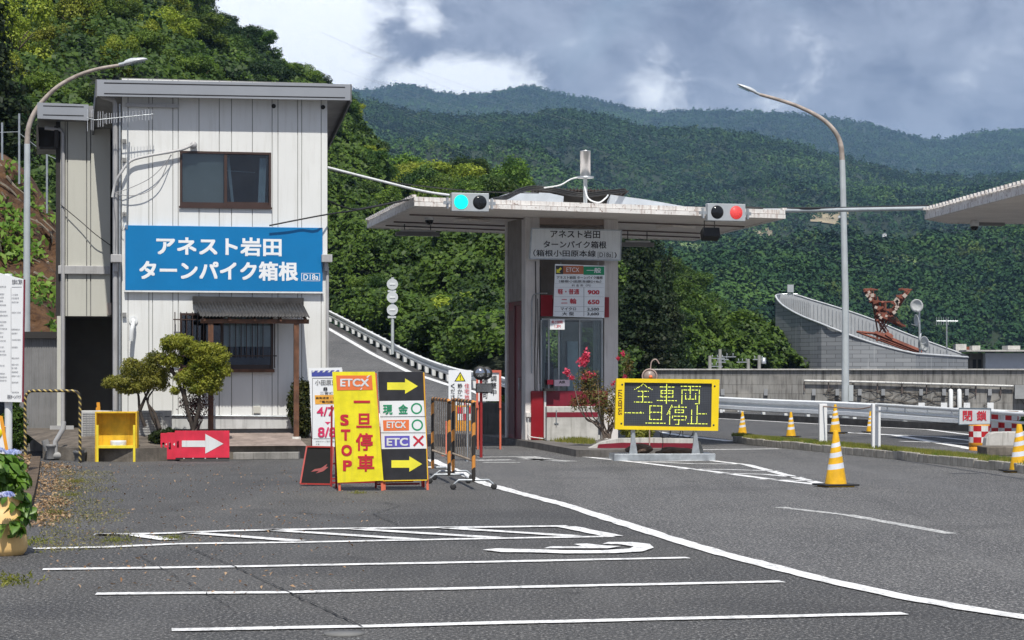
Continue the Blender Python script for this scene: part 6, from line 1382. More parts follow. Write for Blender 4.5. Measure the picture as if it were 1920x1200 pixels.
# satellite dishes on one mast
Yd = 149; e = empty('dish_mast', PT(1725, 665, Yd)); tag(e, 'mast carrying four round white satellite dishes at the low end of the slanting roof', 'antenna mast'); o_ = e.location.copy(); dp = lambda a, b_: PT(a, b_, Yd) - o_
MB().tube([dp(1725, 666), dp(1723, 580)], .08, 8).build('mast', galv, e)
def dish(px, py, r, yaw, pitch):
    m_ = MB(); mt = Matrix.Rotation(R(yaw), 4, 'Z') @ Matrix.Rotation(R(pitch), 4, 'X'); p = dp(px, py) + Vector((0, -.3, 0)); m_.lathe([(.001, .0), (r * .35, -.02), (r * .7, -.1 * r), (r, -.25 * r), (r * 1.01, -.22 * r), (r * .7, -.05 * r), (.001, .05)], p, 22, 'y', m=mt); m_.build('dish', M('dish_white', (.68, .70, .70), .4), e)
    m_ = MB(); m_.tube([p + Vector(mt @ Vector((0, -.02, -r * .9))), p + Vector(mt @ Vector((0, -r * 1.1, -r * .5)))], .03, 5); m_.build('feed_arm', galv, e)
dish(1718, 573, .44, -25, 12); dish(1719, 601, .42, -78, 5); dish(1734, 645, .52, -62, 3); dish(1722, 636, .42, 75, 5)
def yagi(px, py0, py1, Y, w_, label, nm='tv_aerial'):
    e = empty(nm, PT(px, py1, Y)); tag(e, label, 'aerial'); o_ = e.location.copy(); MB().tube([(0, 0, 0), PT(px, py0, Y) - o_], .05, 6).build('mast', galv, e); m_ = MB(); m_.tube([PT(px - w_ * .9, py0 + 4, Y) - o_, PT(px + w_, py0 + 4, Y) - o_], .03, 5)
    for k in range(9): p = PT(px - w_ * .9 + k * w_ * .21, py0 + 4, Y) - o_; h_ = .28 if k < 6 else .12; m_.tube([p + Vector((0, 0, -h_)), p + Vector((0, 0, h_))], .02, 4)
    m_.build('rods', galv, e)
yagi(1775, 598, 664, 155, 21, 'comb shaped television aerial on a tall mast right of the dishes')
e = empty('roof_lamp_box', PT(1482, 556, 160)); tag(e, 'small grey box light on legs at the top of the slanting roof', 'lamp'); m_ = MB(); m_.box(-.22, .22, -.1, .1, .3, .85); m_.build('box', M('signal_grey'), e); m_ = MB(); m_.tube([(-.15, 0, 0), (-.15, 0, .3)], .03, 5); m_.tube([(.15, 0, 0), (.15, 0, .3)], .03, 5); m_.tube([(-.6, 0, .18), (.5, 0, .2)], .025, 5); m_.build('legs', galv, e)
# pale flat building at the right edge
B2 = Frame(1818, 165, 0); e = B2.empty('flat_roof_house', 'pale flat roofed house with dark openings right of the slanting roof', 'building')
def bb(px0, py0, px1, py1, y0, y1, mat, nm, z0=None): a, c = B2.at(px0, py0, y0), B2.at(px1, py1, y0); return MB().box(a.x, c.x, y0, y1, c.z if z0 is None else z0, a.z).build(nm, mat, e)
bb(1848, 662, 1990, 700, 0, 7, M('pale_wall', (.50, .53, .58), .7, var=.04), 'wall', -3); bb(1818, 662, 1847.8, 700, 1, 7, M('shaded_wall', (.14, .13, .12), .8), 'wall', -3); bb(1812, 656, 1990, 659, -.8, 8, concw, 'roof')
bb(1792, 645, 1812, 660, 2, 3, concw, 'chimney'); bb(1812, 650, 1826, 656, 3, 5, M('rusty_steel'), 'vent'); bb(1823, 648, 1838, 656, 1, 2, concw, 'chimney'); bb(1890, 648, 1913, 655.5, 1, 3, concw, 'chimney')
for px in (1824, 1834): bb(px, 674, px + 6, 700, .96, .999, M('dark_void'), 'window')
# houses far behind
for px0, px1, py0, py1, Y, lab in ((1411, 1455, 635, 645, 175, 'pale roofed house far behind left of the slanting roof'), (1436, 1456, 645, 662, 170, 'small white house half hidden by the slanting roof and trees'),):
    fr = Frame(px0, Y, 5); e = fr.empty('distant_house', lab, 'house'); a, c = fr.at(px0, py0), fr.at(px1, py1); MB().box(a.x + .2, c.x - .2, 0, 4, 0, c.z + (a.z - c.z) * .45).build('wall', concw, e); MB().prism([(a.x - .2, c.z + (a.z - c.z) * .45), (c.x + .2, c.z + (a.z - c.z) * .45), (c.x - .8, a.z), (a.x + .8, a.z)], -.4, 4.4).build('roof', M('pale_roof', (.42, .44, .44), .6), e)
# utility poles
def upole(px, py0, Y, arms, label):
    e = empty('utility_pole', PT(px, 700, Y)); e.location.z = 0; tag(e, label, 'utility pole', 'utility poles behind the concrete wall'); o_ = e.location.copy(); h_ = PT(px, py0, Y).z; MB().tube([(0, 0, 0), (0, 0, h_)], .12, 10, .08).build('pole', M('pole_concrete', (.33, .33, .31), .8), e); m_ = MB()
    for dy, x0, x1 in arms: z_ = h_ - dy * Y / F; m_.box((x0) * Y / F, (x1) * Y / F, -.03, .03, z_ - .025, z_ + .025)
    m_.build('crossarm', galv, e); m_ = MB()
    for dy, x0, x1 in arms:
        for k in range(3): z_ = h_ - dy * Y / F; x_ = (x0 + (x1 - x0) * (k + .5) / 3) * Y / F; m_.lathe([(.02, 0), (.03, .04), (.02, .07), (.028, .10), (.0, .13)], (x_, 0, z_ + .05), 8)
    m_.build('insulator', galv, e); return e
upole(1331, 667, 112, [(5, 0, 28), (12, 12, 30), (20, 0, 24)], 'utility pole at the left end of the pole group'); upole(1350, 655, 114, [(14, -4, 30), (19, -5, 16)], 'tallest thin utility pole with stacked crossarms'); upole(1403, 673, 112, [(6, -22, 0)], 'short utility pole right of the crossarm group')
e = upole(1423.5, 666, 111, [(8, -12, 9)], 'utility pole with a grey transformer next to the tiled building'); MB().lathe([(.12, 0), (.12, .3), (.0, .31)], (.22, 0, PT(0, 682, 111).z), 14).build('transformer', galv, e)
# transmission lines across the valley
lines = [((600, 60, 420), (1250, 330, 600), (1960, 560, 800)), ((640, 130, 420), (1200, 345, 600), (1960, 640, 800)), ((700, 150, 430), (1300, 330, 650), (1960, 470, 850)), ((720, 195, 430), (1250, 385, 620), (1960, 610, 820)), ((660, 90, 430), (1350, 300, 650), (1960, 380, 850)), ((740, 240, 440), (1300, 440, 620), (1960, 655, 800)), ((820, 170, 450), (1400, 285, 650), (1960, 345, 850)), ((760, 215, 440), (1350, 415, 640), (1960, 540, 820))]
for k, L_ in enumerate(lines): 
    P = [PT(*q) for q in L_]; o_ = P[0].copy(); m_ = MB(); m_.tube(catmull([p - o_ for p in P], 8), .015, 4); o = m_.build('power_line', M('line_grey', (.34, .37, .40), .5)); o.location = o_; tag(o, 'thin power line over the valley, ' + ('topmost where it leaves the office roof', 'one passing just above the beacon', 'one ending above the second canopy', 'lower one meeting the tiled building', 'high one above the right street lamp bend', 'lowest of them all', 'one closest below the skyline', 'one crossing the red traffic light')[k], 'power line', 'power lines over the valley')
# ================================================================ VEGETATION
def rot_frames(n, nrm, jitter):
    """random leaf frames around given normals"""
    N = nrm + rng.normal(0, jitter, nrm.shape); N /= np.linalg.norm(N, axis=1)[:, None] + 1e-9
    A = rng.normal(0, 1, nrm.shape); A -= N * (A * N).sum(1)[:, None]; A /= np.linalg.norm(A, axis=1)[:, None] + 1e-9
    return N, A, np.cross(N, A)
def leaf_mesh(name, P, nrm, size, mat, jitter=.6, aspect=.55, fold=.15, pointed=True):
    n = len(P); N, A, Bv = rot_frames(n, nrm, jitter); s = size * rng.uniform(.6, 1.3, n)[:, None] if np.isscalar(size) else size[:, None]
    base = P - A * s * .5; tip = P + A * s * .5 - N * s * fold; l = P + Bv * s * aspect * .5 - A * s * .05 + N * s * fold * .3; r = P - Bv * s * aspect * .5 - A * s * .05 + N * s * fold * .3
    V = np.stack([base, r, tip, l], 1).reshape(-1, 3); idx = np.arange(n * 4, dtype=np.int32)
    me = bpy.data.meshes.new(name); me.vertices.add(n * 4); me.vertices.foreach_set('co', V.astype(np.float32).ravel()); me.loops.add(n * 4); me.loops.foreach_set('vertex_index', idx)
    me.polygons.add(n); me.polygons.foreach_set('loop_start', np.arange(0, n * 4, 4, dtype=np.int32)); me.polygons.foreach_set('loop_total', np.full(n, 4, dtype=np.int32))
    me.materials.append(mat); me.update(calc_edges=True); return me
def unit(n):
    v = rng.normal(0, 1, (n, 3)); return v / np.linalg.norm(v, axis=1)[:, None]
def blobs_points(blobs, n, inner=.35):
    """points in the outer shell of several lumps; lumps: (x,y,z,rx,ry,rz)"""
    B = np.array(blobs, float); vol = (B[:, 3] * B[:, 4] * B[:, 5]) ** (2 / 3); k = rng.choice(len(B), n, p=vol / vol.sum())
    d = unit(n); rad = 1 - inner * rng.random(n) ** 1.6; wob = 1 + .16 * np.sin(d[:, 0] * 7 + k * 2.1) * np.cos(d[:, 2] * 6 + k) + .1 * np.sin(d[:, 1] * 13 + k)
    P = B[k, :3] + d * B[k, 3:] * (rad * wob)[:, None]; nr = d / B[k, 3:]; nr /= np.linalg.norm(nr, axis=1)[:, None]; nr[:, 2] += .45
    return P, nr
LM = {'mid': leaf_mat('leaf_mid', (.045, .095, .014), (.105, .165, .024), (.024, .06, .011), .25),
      'bright': leaf_mat('leaf_bright', (.10, .18, .02), (.19, .27, .035), (.04, .085, .012), .3),
      'dark': leaf_mat('leaf_dark', (.014, .036, .011), (.038, .07, .016), (.010, .026, .009), .25),
      'yellow': leaf_mat('leaf_yellow', (.22, .28, .025), (.36, .38, .045), (.12, .19, .02), .3),
      'conifer': leaf_mat('leaf_conifer', (.016, .038, .014), (.04, .065, .018), (.03, .04, .014), .4)}
bark = M('bark', (.09, .065, .045), .9, var=.4, scale=8, bump=.6, bscale=20)
# crown prototypes (diameter about 1 unit tall crown), used at many sizes
def proto(kind, seed):
    random.seed(seed); bl = []
    if kind == 'conifer':
        for k in range(12): t = k / 11; r = .30 * (1 - t) ** .8 + .03; bl.append((random.uniform(-.03, .03), random.uniform(-.03, .03), .15 + t * 1.05, r, r, .085))
        P, nr = blobs_points(bl, 11000, .5); s = .034
    elif kind == 'bamboo':
        for k in range(11): a = random.uniform(0, 6.28); r = random.uniform(.05, .33); bl.append((r * math.cos(a), r * math.sin(a), random.uniform(.45, 1.0), .15, .15, .2))
        P, nr = blobs_points(bl, 11000, .7); s = .036
    else:
        for k in range(24):
            a = random.uniform(0, 6.28); r = random.uniform(.0, .40); z = .60 + .34 * random.random() - r * .35; q = random.uniform(.08, .20); bl.append((r * math.cos(a), r * math.sin(a), z, q, q, q * .72))
        P, nr = blobs_points(bl, 13000, .5); s = .032
    return P, nr, s
PROT = {}
for kind, mats in (('round', ('mid', 'bright', 'dark', 'yellow')), ('conifer', ('conifer',)), ('bamboo', ('yellow', 'bright'))):
    for v in range(3 if kind == 'round' else 2):
        P, nr, s = proto(kind, 40 + v * 7 + len(kind))
        base = leaf_mesh('crown', P, nr, s, LM[mats[0]], .55, .62, .2)
        for mname in mats:
            me = base.copy(); me.materials.clear(); me.materials.append(LM[mname]); PROT.setdefault((kind, mname), []).append(me)
random.seed(21)
def trunk_mesh(kind, v):
    random.seed(v); m_ = MB(); m_.tube([(0, 0, -.15), (.01, 0, .2), (.0, .01, .5), (.01, .0, .8 if kind != 'conifer' else 1.15)], [.035, .026, .018, .006], 7)
    if kind != 'conifer':
        for k in range(6): a = k * 1.1 + v; m_.tube([(0, 0, .3 + .05 * k), (.12 * math.cos(a), .12 * math.sin(a), .5 + .04 * k), (.26 * math.cos(a), .26 * math.sin(a), .62 + .05 * k)], [.014, .01, .004], 5)
    me = bpy.data.meshes.new('trunk'); me.from_pydata(m_.v, [], m_.f); me.materials.append(bark); return me
TRK = {k: [trunk_mesh(k, v) for v in range(2)] for k in ('round', 'conifer', 'bamboo')}
def place_tree(kind, mname, loc, size, label, group, name=None):
    e = empty(name or {'round': 'broadleaf_tree', 'conifer': 'conifer_tree', 'bamboo': 'bamboo_clump'}[kind], loc, random.uniform(0, 6.28)); tag(e, label, 'tree' if kind != 'bamboo' else 'bamboo', group)
    e.scale = (size * random.uniform(.9, 1.12), size * random.uniform(.9, 1.12), size * random.uniform(.85, 1.1)); e.rotation_euler.x = random.uniform(-.08, .08); e.rotation_euler.y = random.uniform(-.08, .08)
    for nm, me in (('crown', random.choice(PROT[(kind, mname)])), ('trunk', random.choice(TRK[kind]))): o = bpy.data.objects.new(nm, me); COL.objects.link(o); o.parent = e
    return e
# ---- the near hill: a sheet from its foot (behind ramp, shed and wall) up to its crest
cols = [(-420, 600, 75, -40, 250), (0, 560, 78, 0, 270), (120, 600, 80, 0, 280), (290, 620, 88, 48, 290), (450, 625, 98, 150, 290), (560, 600, 144, 190, 290), (620, 590, 138, 212, 280), (700, 640, 122, 355, 255), (740, 655, 115, 425, 235),
        (800, 690, 106, 428, 225), (850, 708, 98, 402, 225), (900, 716, 92, 400, 225), (960, 722, 88, 405, 225), (1050, 735, 92, 500, 225), (1165, 738, 112, 515, 225), (1230, 735, 125, 545, 225), (1280, 725, 130, 600, 220), (1340, 715, 138, 632, 215), (1420, 710, 145, 672, 208), (1470, 706, 150, 700, 205), (1560, 706, 150, 712, 205)]
C_ = np.array(cols, float); pxs = np.linspace(-420, 1560, 120); NV = 44; NU = len(pxs)
cinterp = [np.interp(pxs, C_[:, 0], C_[:, i]) for i in range(5)]
def ksm(a): k = np.ones(5) / 5; b = np.pad(a, 2, 'edge'); return np.convolve(b, k, 'valid')
cinterp = [cinterp[0]] + [ksm(c) for c in cinterp[1:]]
HG = np.zeros((NV + 1, NU, 3))
for j in range(NV + 1):
    v = j / NV; vv = min(v / .92, 1.0)
    Y = cinterp[2] + (cinterp[4] - cinterp[2]) * vv; zb_ = H + (HZ - cinterp[1]) * cinterp[2] / F; zc_ = H + (HZ - cinterp[3]) * cinterp[4] / F
    z = zb_ + (zc_ - zb_) * (1 - (1 - vv) ** 1.35); 
    if v > .92: Y = Y + (v - .92) * 700; z = z - (v - .92) * 260
    X = (pxs - 960) * Y / F
    rel = np.array([noise.noise(Vector((x * .045, y * .045, 1.3))) * 3.2 + noise.noise(Vector((x * .13, y * .13, 4))) * 1.1 for x, y in zip(X, Y)]) * min(1, v * 6) * min(1, (1.02 - v) * 5)
    HG[j, :, 0] = X; HG[j, :, 1] = Y; HG[j, :, 2] = z + rel
def grid_obj(name, G, mat, kind='structure'):
    a, b = G.shape[:2]; me = bpy.data.meshes.new(name); idx = np.arange(a * b).reshape(a, b); f = np.stack([idx[:-1, :-1], idx[:-1, 1:], idx[1:, 1:], idx[1:, :-1]], -1).reshape(-1, 4)
    me.from_pydata(G.reshape(-1, 3).tolist(), [], f.tolist()); me.materials.append(mat); me.polygons.foreach_set('use_smooth', [True] * len(f)); o = bpy.data.objects.new(name, me); COL.objects.link(o); struct(o, kind); return o
hillm = M('hill_soil', (.022, .032, .012), .95, var=.4, scale=.3)
grid_obj('hillside', HG, hillm)
def sampleg(G, u, v):
    a, b = G.shape[:2]; x = np.clip(u, 0, .9999) * (b - 1); y = np.clip(v, 0, .9999) * (a - 1); i = x.astype(int); j = y.astype(int); fx = (x - i)[:, None]; fy = (y - j)[:, None]
    P = (G[j, i] * (1 - fx) + G[j, i + 1] * fx) * (1 - fy) + (G[j + 1, i] * (1 - fx) + G[j + 1, i + 1] * fx) * fy
    du = G[j, i + 1] - G[j, i]; dv = G[j + 1, i] - G[j, i]; N = np.cross(du, dv); N /= np.linalg.norm(N, axis=1)[:, None] + 1e-9; N[N[:, 2] < 0] *= -1; return P, N
def n3arr(P, s, off=0.):
    return np.sin(P[:, 0] * s + 1.7 * np.sin(P[:, 1] * s * .7 + off) + off) * np.sin(P[:, 1] * s * 1.3 + 1.3 * np.sin(P[:, 0] * s * .8) + off * 2) 
# climbing ground cover (one mass of leaves over the slope)
def cover(name, n, mat, vlo, vhi, size, lift_, ulo=0., uhi=1., label=''):
    u = rng.uniform(ulo, uhi, n); v = rng.uniform(vlo, vhi, n); P, N = sampleg(HG, u, v)
    hump = np.abs(n3arr(P, .55)) * 1.3 + np.abs(n3arr(P, 1.3, 2.)) * .6 + np.abs(n3arr(P, .22, 5.)) * 1.4
    P = P + N * (hump * lift_)[:, None] + rng.normal(0, .12, P.shape); P[:, 2] += .1; N2 = N.copy(); N2[:, 1] -= .3; N2[:, 2] += .3
    sz = size * rng.uniform(.6, 1.35, n) * (P[:, 1] / 120) ** .6
    me = leaf_mesh(name, P, N2, sz, mat, .6, .8, .2); o = bpy.data.objects.new(name, me); COL.objects.link(o); struct(o, 'stuff', label); return o
kudzu = leaf_mat('creeper_leaf', (.07, .135, .016), (.13, .20, .026), (.022, .05, .012), .16, .3)
cover('ground_cover', 330000, kudzu, .0, .62, .25, 1.0, .42, 1.0, 'green creeper covering the slope beyond the ramp')
under = leaf_mat('undergrowth_leaf', (.036, .072, .013), (.09, .14, .022), (.016, .035, .010), .12, .3)
cover('undergrowth', 300000, under, .0, 1.0, .36, 1.0, 0, 1.0, 'dense green undergrowth between the trees of the near hill')
# single trees over the hill, jittered grid
random.seed(31); cnt = 0
rows = 15
for j in range(rows):
    v = .06 + .89 * (j / (rows - 1)) ** .92; ncol = 21
    for i in range(ncol):
        u = (i + random.uniform(.1, .9)) / ncol; px = -420 + 1980 * u; vj = min(.965, max(.02, v + random.uniform(-.025, .025)))
        if px < -130: continue
        if px > 1392: continue
        P, N = sampleg(HG, np.array([u]), np.array([vj])); p = Vector(P[0]); Yq = p.y
        row = 700 - (p.z - H) * F / Yq
        lowc = 560 < px < 960 and v < .40
        if lowc and random.random() < .45: continue
        kudzone = 560 < px < 1100 and row > 430
        if px < 330 and row < 260: kind, mn = random.choice((('bamboo', 'yellow'), ('bamboo', 'yellow'), ('round', 'bright'), ('round', 'yellow')))
        elif px < 640 and v > .8: kind, mn = random.choice((('round', 'dark'), ('round', 'dark'), ('round', 'dark'), ('round', 'mid')))
        elif px < 560: kind, mn = random.choice((('round', 'mid'), ('round', 'dark'), ('round', 'bright')))
        elif px > 1130: kind, mn = random.choice((('conifer', 'conifer'), ('round', 'dark'), ('round', 'mid'))) if px < 1300 and v > .35 else random.choice((('round', 'mid'), ('round', 'dark'), ('round', 'mid')))
        elif kudzone: kind, mn = random.choice((('round', 'bright'), ('round', 'mid'), ('bamboo', 'bright')))
        else: kind, mn = random.choice((('round', 'mid'), ('round', 'mid'), ('round', 'dark'), ('round', 'bright'), ('round', 'yellow')))
        if 235 < px < 585 and row > 270: continue
        size = (3.4 + 3.0 * v) * random.uniform(.75, 1.3) * (1.25 if kind == 'conifer' else 1)
        if lowc: size *= .62
        if px > 1300: size *= .72
        lab = {'bamboo': 'feathery yellow green bamboo', 'conifer': 'dark pointed conifer', 'round': {'mid': 'rounded mid green tree', 'dark': 'rounded dark green tree', 'bright': 'light green leafy tree', 'yellow': 'yellowish green leafy tree'}.get(mn)}[kind]
        marks = [(-200, 'at the left edge'), (40, 'above the left lamp pole'), (110, 'above the wing roof'), (180, 'above the aerial'), (250, 'over the office roof left end'), (330, 'above the office window'), (420, 'over the office roof middle'), (500, 'over the office roof right half'), (570, 'over the office roof right end'),
                 (625, 'just right of the office wall'), (670, 'right of the office eave'), (715, 'behind the disc sign post'), (765, 'behind the left canopy tip'), (815, 'left of the green traffic light'), (865, 'behind the green traffic light'), (915, 'right of the green traffic light'), (965, 'behind the booth door'), (1030, 'behind the booth signs'), (1100, 'behind the beacon mast'), (1160, 'right of the booth'), (1220, 'behind the crape myrtle'), (1270, 'behind the LED sign'), (1330, 'above the utility poles'), (1390, 'under the red traffic light'), (1440, 'left of the tiled building')]
        mk = min(marks, key=lambda q: abs(q[0] - px))[1]; band = ('at the slope foot', 'low on the slope', 'below mid slope', 'halfway up', 'above mid slope', 'high on the slope', 'at the crest')[min(6, int(v * 7))]
        place_tree(kind, mn, p - Vector((0, 0, size * .22)), size, lab + ' ' + mk + ', ' + band, lab + 's of the near hill', None); cnt += 1
print('hill trees', cnt)
# big trees near the left edge and two on the spur beside the booth
place_tree('conifer', 'conifer', PT(-60, 330, 78), 7.0, 'tall dark conifer cut by the top left corner', None)
place_tree('conifer', 'conifer', PT(1195, 690, 118) - Vector((0, 0, 1)), 6.2, 'tallest dark conifer just right of the booth', None)
place_tree('conifer', 'conifer', PT(1245, 695, 124) - Vector((0, 0, 1)), 5.4, 'dark conifer second to the right of the booth column', None)
place_tree('round', 'yellow', PT(880, 700, 118), 5.0, 'pale drooping bushy tree above the guardrail near the booth', None)
# ---- rocky cutting at the left with roots
def cliffm():
    m = bpy.data.materials.new('red_soil'); m.use_nodes = True; t = NT(m.node_tree); b = t.n['Principled BSDF']; g = t.new('ShaderNodeTexCoord').outputs['Object']
    n = t.noise(t.mapping(g, (1, 1, .5)), 1.3, 7, .7, .5); c = t.mix(t.ramp(n, .35, .62), (.055, .024, .010), (.15, .075, .03)); n2 = t.noise(g, 3.5, 5, .7); c = t.mix(t.math('MULTIPLY', t.ramp(n2, .56, .72), .6), c, (.30, .25, .19)); t.link(c, b.inputs['Base Color']); b.inputs['Roughness'].default_value = .95
    bp = t.new('ShaderNodeBump'); bp.inputs['Strength'].default_value = 1; bp.inputs['Distance'].default_value = .3; t.link(n2, bp.inputs['Height']); t.link(bp.outputs[0], b.inputs['Normal']); return m
topl = [(-200, 255), (0, 285), (30, 305), (60, 335), (85, 375), (105, 405), (140, 470), (200, 560), (260, 620)]
gx = np.linspace(-200, 260, 50); tp = np.interp(gx, [a for a, b in topl], [b for a, b in topl]); CG = np.zeros((22, 50, 3))
for j in range(22):
    v = j / 21; py = 665 + (tp - 665) * v; Y = 60 + 9 * v + (2 if j == 21 else 0)
    for i in range(50):
        p = PT(gx[i], py[i], Y); q = p * .6; p.y += noise.noise(q) * 1.0 + noise.noise(q * 2.7) * .4; CG[j, i] = p
grid_obj('cutting', CG, cliffm())
m_ = MB(); random.seed(4)
rootm = M('pale_root', (.30, .26, .20), .9, var=.3, scale=6)
for k in range(60):
    u = random.random(); i = min(48, int(u * 49)); j = random.randint(9, 20); p = Vector(CG[j, i]) + Vector((0, -.25, 0)); pts = [p]
    for q in range(4): p = p + Vector((random.uniform(.0, .45), random.uniform(-.05, .12) + .12, -random.uniform(.15, .5))); pts.append(p)
    m_.tube(catmull(pts, 3), random.uniform(.02, .045), 4, .008)
o = m_.build('roots', rootm); struct(o, 'stuff', 'pale exposed roots over the red soil cutting')
ug = rng.uniform(0, 1, 9000); vg = rng.uniform(0, 1, 9000) ** .8; P, N = sampleg(CG[::-1].copy(), ug, vg); msk = (n3arr(P, .9, 1.) + .6 * n3arr(P[:, [2, 0, 1]], 1.1, 3.)) > .15; P = P[msk]; N = N[msk]; N[:, 1] -= 1
me = leaf_mesh('cliff_plants', P + np.array([0, -.35, 0]) + rng.normal(0, .12, P.shape), N, .22, LM['bright'], .8, .5, .3); o = bpy.data.objects.new('hanging_plants', me); COL.objects.link(o); struct(o, 'stuff', 'green weeds hanging over the red soil cutting')
# thin poles of a safety fence at the top of the cutting
e = empty('safety_fence', PT(40, 330, 66)); tag(e, 'thin steel posts with a wire above the red soil cutting at the left', 'fence'); o_ = e.location.copy()
for px, p0, p1 in ((36, 213, 345), (88, 262, 400), (4, 230, 300)): MB().tube([PT(px, p1, 66) - o_, PT(px, p0, 66) - o_], .035, 6).build('post', galv, e)
MB().tube([PT(-20, 249, 66) - o_, PT(33, 247, 66) - o_, PT(88, 290, 66) - o_, PT(110, 300, 66) - o_], .012, 4).build('wire', galv, e)

# ---- garden trees in front of the office
def shrub(name, label, cat, base, branches, blobs, n, size, mat, inner=.6, group=None, wood_=None, rad=.035):
    e = empty(name, base); tag(e, label, cat, group); m_ = MB()
    for pts in branches: pts = [Vector(p) - base for p in pts]; m_.tube(catmull(pts, 4), rad, 7, rad * .3)
    m_.build('trunk', wood_ or bark, e)
    bl = [(b[0] - base.x, b[1] - base.y, b[2] - base.z, b[3], b[4], b[5]) for b in blobs]; P, nr = blobs_points(bl, n, inner); me = leaf_mesh('crown', P, nr, size, mat, .9, .42, .2); o = bpy.data.objects.new('crown', me); COL.objects.link(o); o.parent = e; return e
def bl(px, py, Y, rpx, rpy, ry=None): p = PT(px, py, Y); s = Y / F; return (p.x, p.y, p.z, rpx * s, (ry or rpx * .8) * s, rpy * s)
gl = leaf_mat('garden_leaf', (.25, .28, .025), (.42, .42, .07), (.13, .17, .02), 4, .4, objvar=.0); gl2 = leaf_mat('garden_leaf_olive', (.20, .22, .03), (.34, .33, .07), (.10, .12, .025), 4, .4, objvar=.0)
dbark = M('dark_bark', (.045, .035, .028), .9, var=.4, scale=9)
Y = 44.6; b = PT(362, 806, Y)
shrub('cloud_pruned_tree', 'taller garden tree with a bright cushion shaped crown before the timber posts', 'tree', b, [[b, PT(352, 770, Y), PT(340, 730, Y), PT(326, 700, Y), PT(322, 665, Y)], [PT(350, 760, Y), PT(345, 725, Y), PT(355, 700, Y), PT(380, 675, Y)], [PT(330, 705, Y), PT(310, 680, Y), PT(300, 665, Y)], [b, PT(372, 770, Y), PT(376, 735, Y), PT(395, 710, Y)]],
      [bl(332, 641, Y, 33, 15), bl(315, 650, Y, 15, 12), bl(355, 655, Y, 22, 14), bl(390, 655, Y, 36, 14), bl(395, 672, Y, 36, 18), bl(375, 690, Y, 26, 18), bl(410, 695, Y, 24, 14), bl(350, 708, Y, 24, 16), bl(372, 728, Y, 24, 12), bl(322, 675, Y, 22, 16), bl(395, 715, Y, 24, 14), bl(400, 728, Y, 14, 12), bl(328, 732, Y, 10, 8)], 24000, .055, gl, .8, None, dbark, .045)
Y = 45.0; b = PT(300, 812, Y)
shrub('garden_tree', 'lower garden tree with spreading olive crown and forked dark trunks', 'tree', b, [[b, PT(285, 780, Y), PT(277, 755, Y), PT(268, 725, Y)], [PT(300, 805, Y - .2), PT(290, 775, Y), PT(276, 752, Y), PT(290, 728, Y)], [PT(272, 800, Y), PT(262, 770, Y), PT(258, 735, Y), PT(240, 715, Y)], [PT(262, 770, Y), PT(275, 740, Y), PT(285, 720, Y)]],
      [bl(225, 716, Y, 34, 14), bl(300, 720, Y, 18, 14), bl(240, 732, Y, 22, 8), bl(210, 722, Y, 18, 7), bl(250, 695, Y, 26, 15), bl(245, 680, Y, 16, 10), bl(280, 690, Y, 28, 18), bl(292, 672, Y, 22, 14), bl(285, 712, Y, 32, 14), bl(262, 725, Y, 26, 12), bl(305, 700, Y, 16, 14)], 19000, .052, gl2, .95, None, dbark, .04)
Y = 44.9; b = PT(365, 808, Y); tw = [[b + Vector((random.uniform(-.1, .1), random.uniform(-.1, .1), 0)), PT(365 + random.uniform(-16, 16), 780, Y), PT(365 + random.uniform(-34, 34), random.uniform(735, 765), Y + random.uniform(-.2, .2))] for _ in range(26)]
purp = leaf_mat('bare_twig_leaf', (.10, .05, .05), (.16, .08, .07), (.05, .03, .035), 3, .2)
shrub('twiggy_shrub', 'nearly leafless purplish twiggy shrub under the taller garden tree', 'shrub', b, tw, [bl(366, 755, Y, 34, 30)], 1300, .05, purp, .9, None, M('purple_twig', (.10, .065, .06), .9), .012)
Y = 44.2; b = PT(302, 830, Y); b.z = .27; dg = leaf_mat('low_bush_leaf', (.03, .055, .014), (.07, .10, .02), (.02, .035, .01), 3, .3)
shrub('low_bush', 'small dark rounded bush behind the red arrow boards', 'bush', b, [[b, b + Vector((0, 0, .2))]], [bl(303, 820, Y, 25, 14), bl(318, 815, Y, 14, 12)], 4500, .06, dg, .5)
Y = 46.2; b = PT(560, 820, Y); sh = leaf_mat('dark_shrub_leaf', (.03, .05, .014), (.10, .10, .02), (.02, .03, .01), 3, .3)
shrub('dark_shrub', 'dark upright shrub behind the right timber post of the porch', 'bush', b, [[b, PT(560, 770, Y), PT(565, 725, Y)]], [bl(560, 760, Y, 22, 45), bl(568, 790, Y, 18, 30), bl(572, 728, Y, 9, 14)], 6500, .07, sh, .6)
Y = 48; b = PT(28, 815, Y); b.z = .05
shrub('wild_shrub', 'weedy green shrub growing behind the striped hoop and board post', 'bush', b, [[b, b + Vector((0, 0, .6))]], [bl(25, 790, Y, 24, 30), bl(35, 820, Y, 22, 22), bl(28, 755, Y, 8, 12)], 5000, .08, LM['mid'], .6)
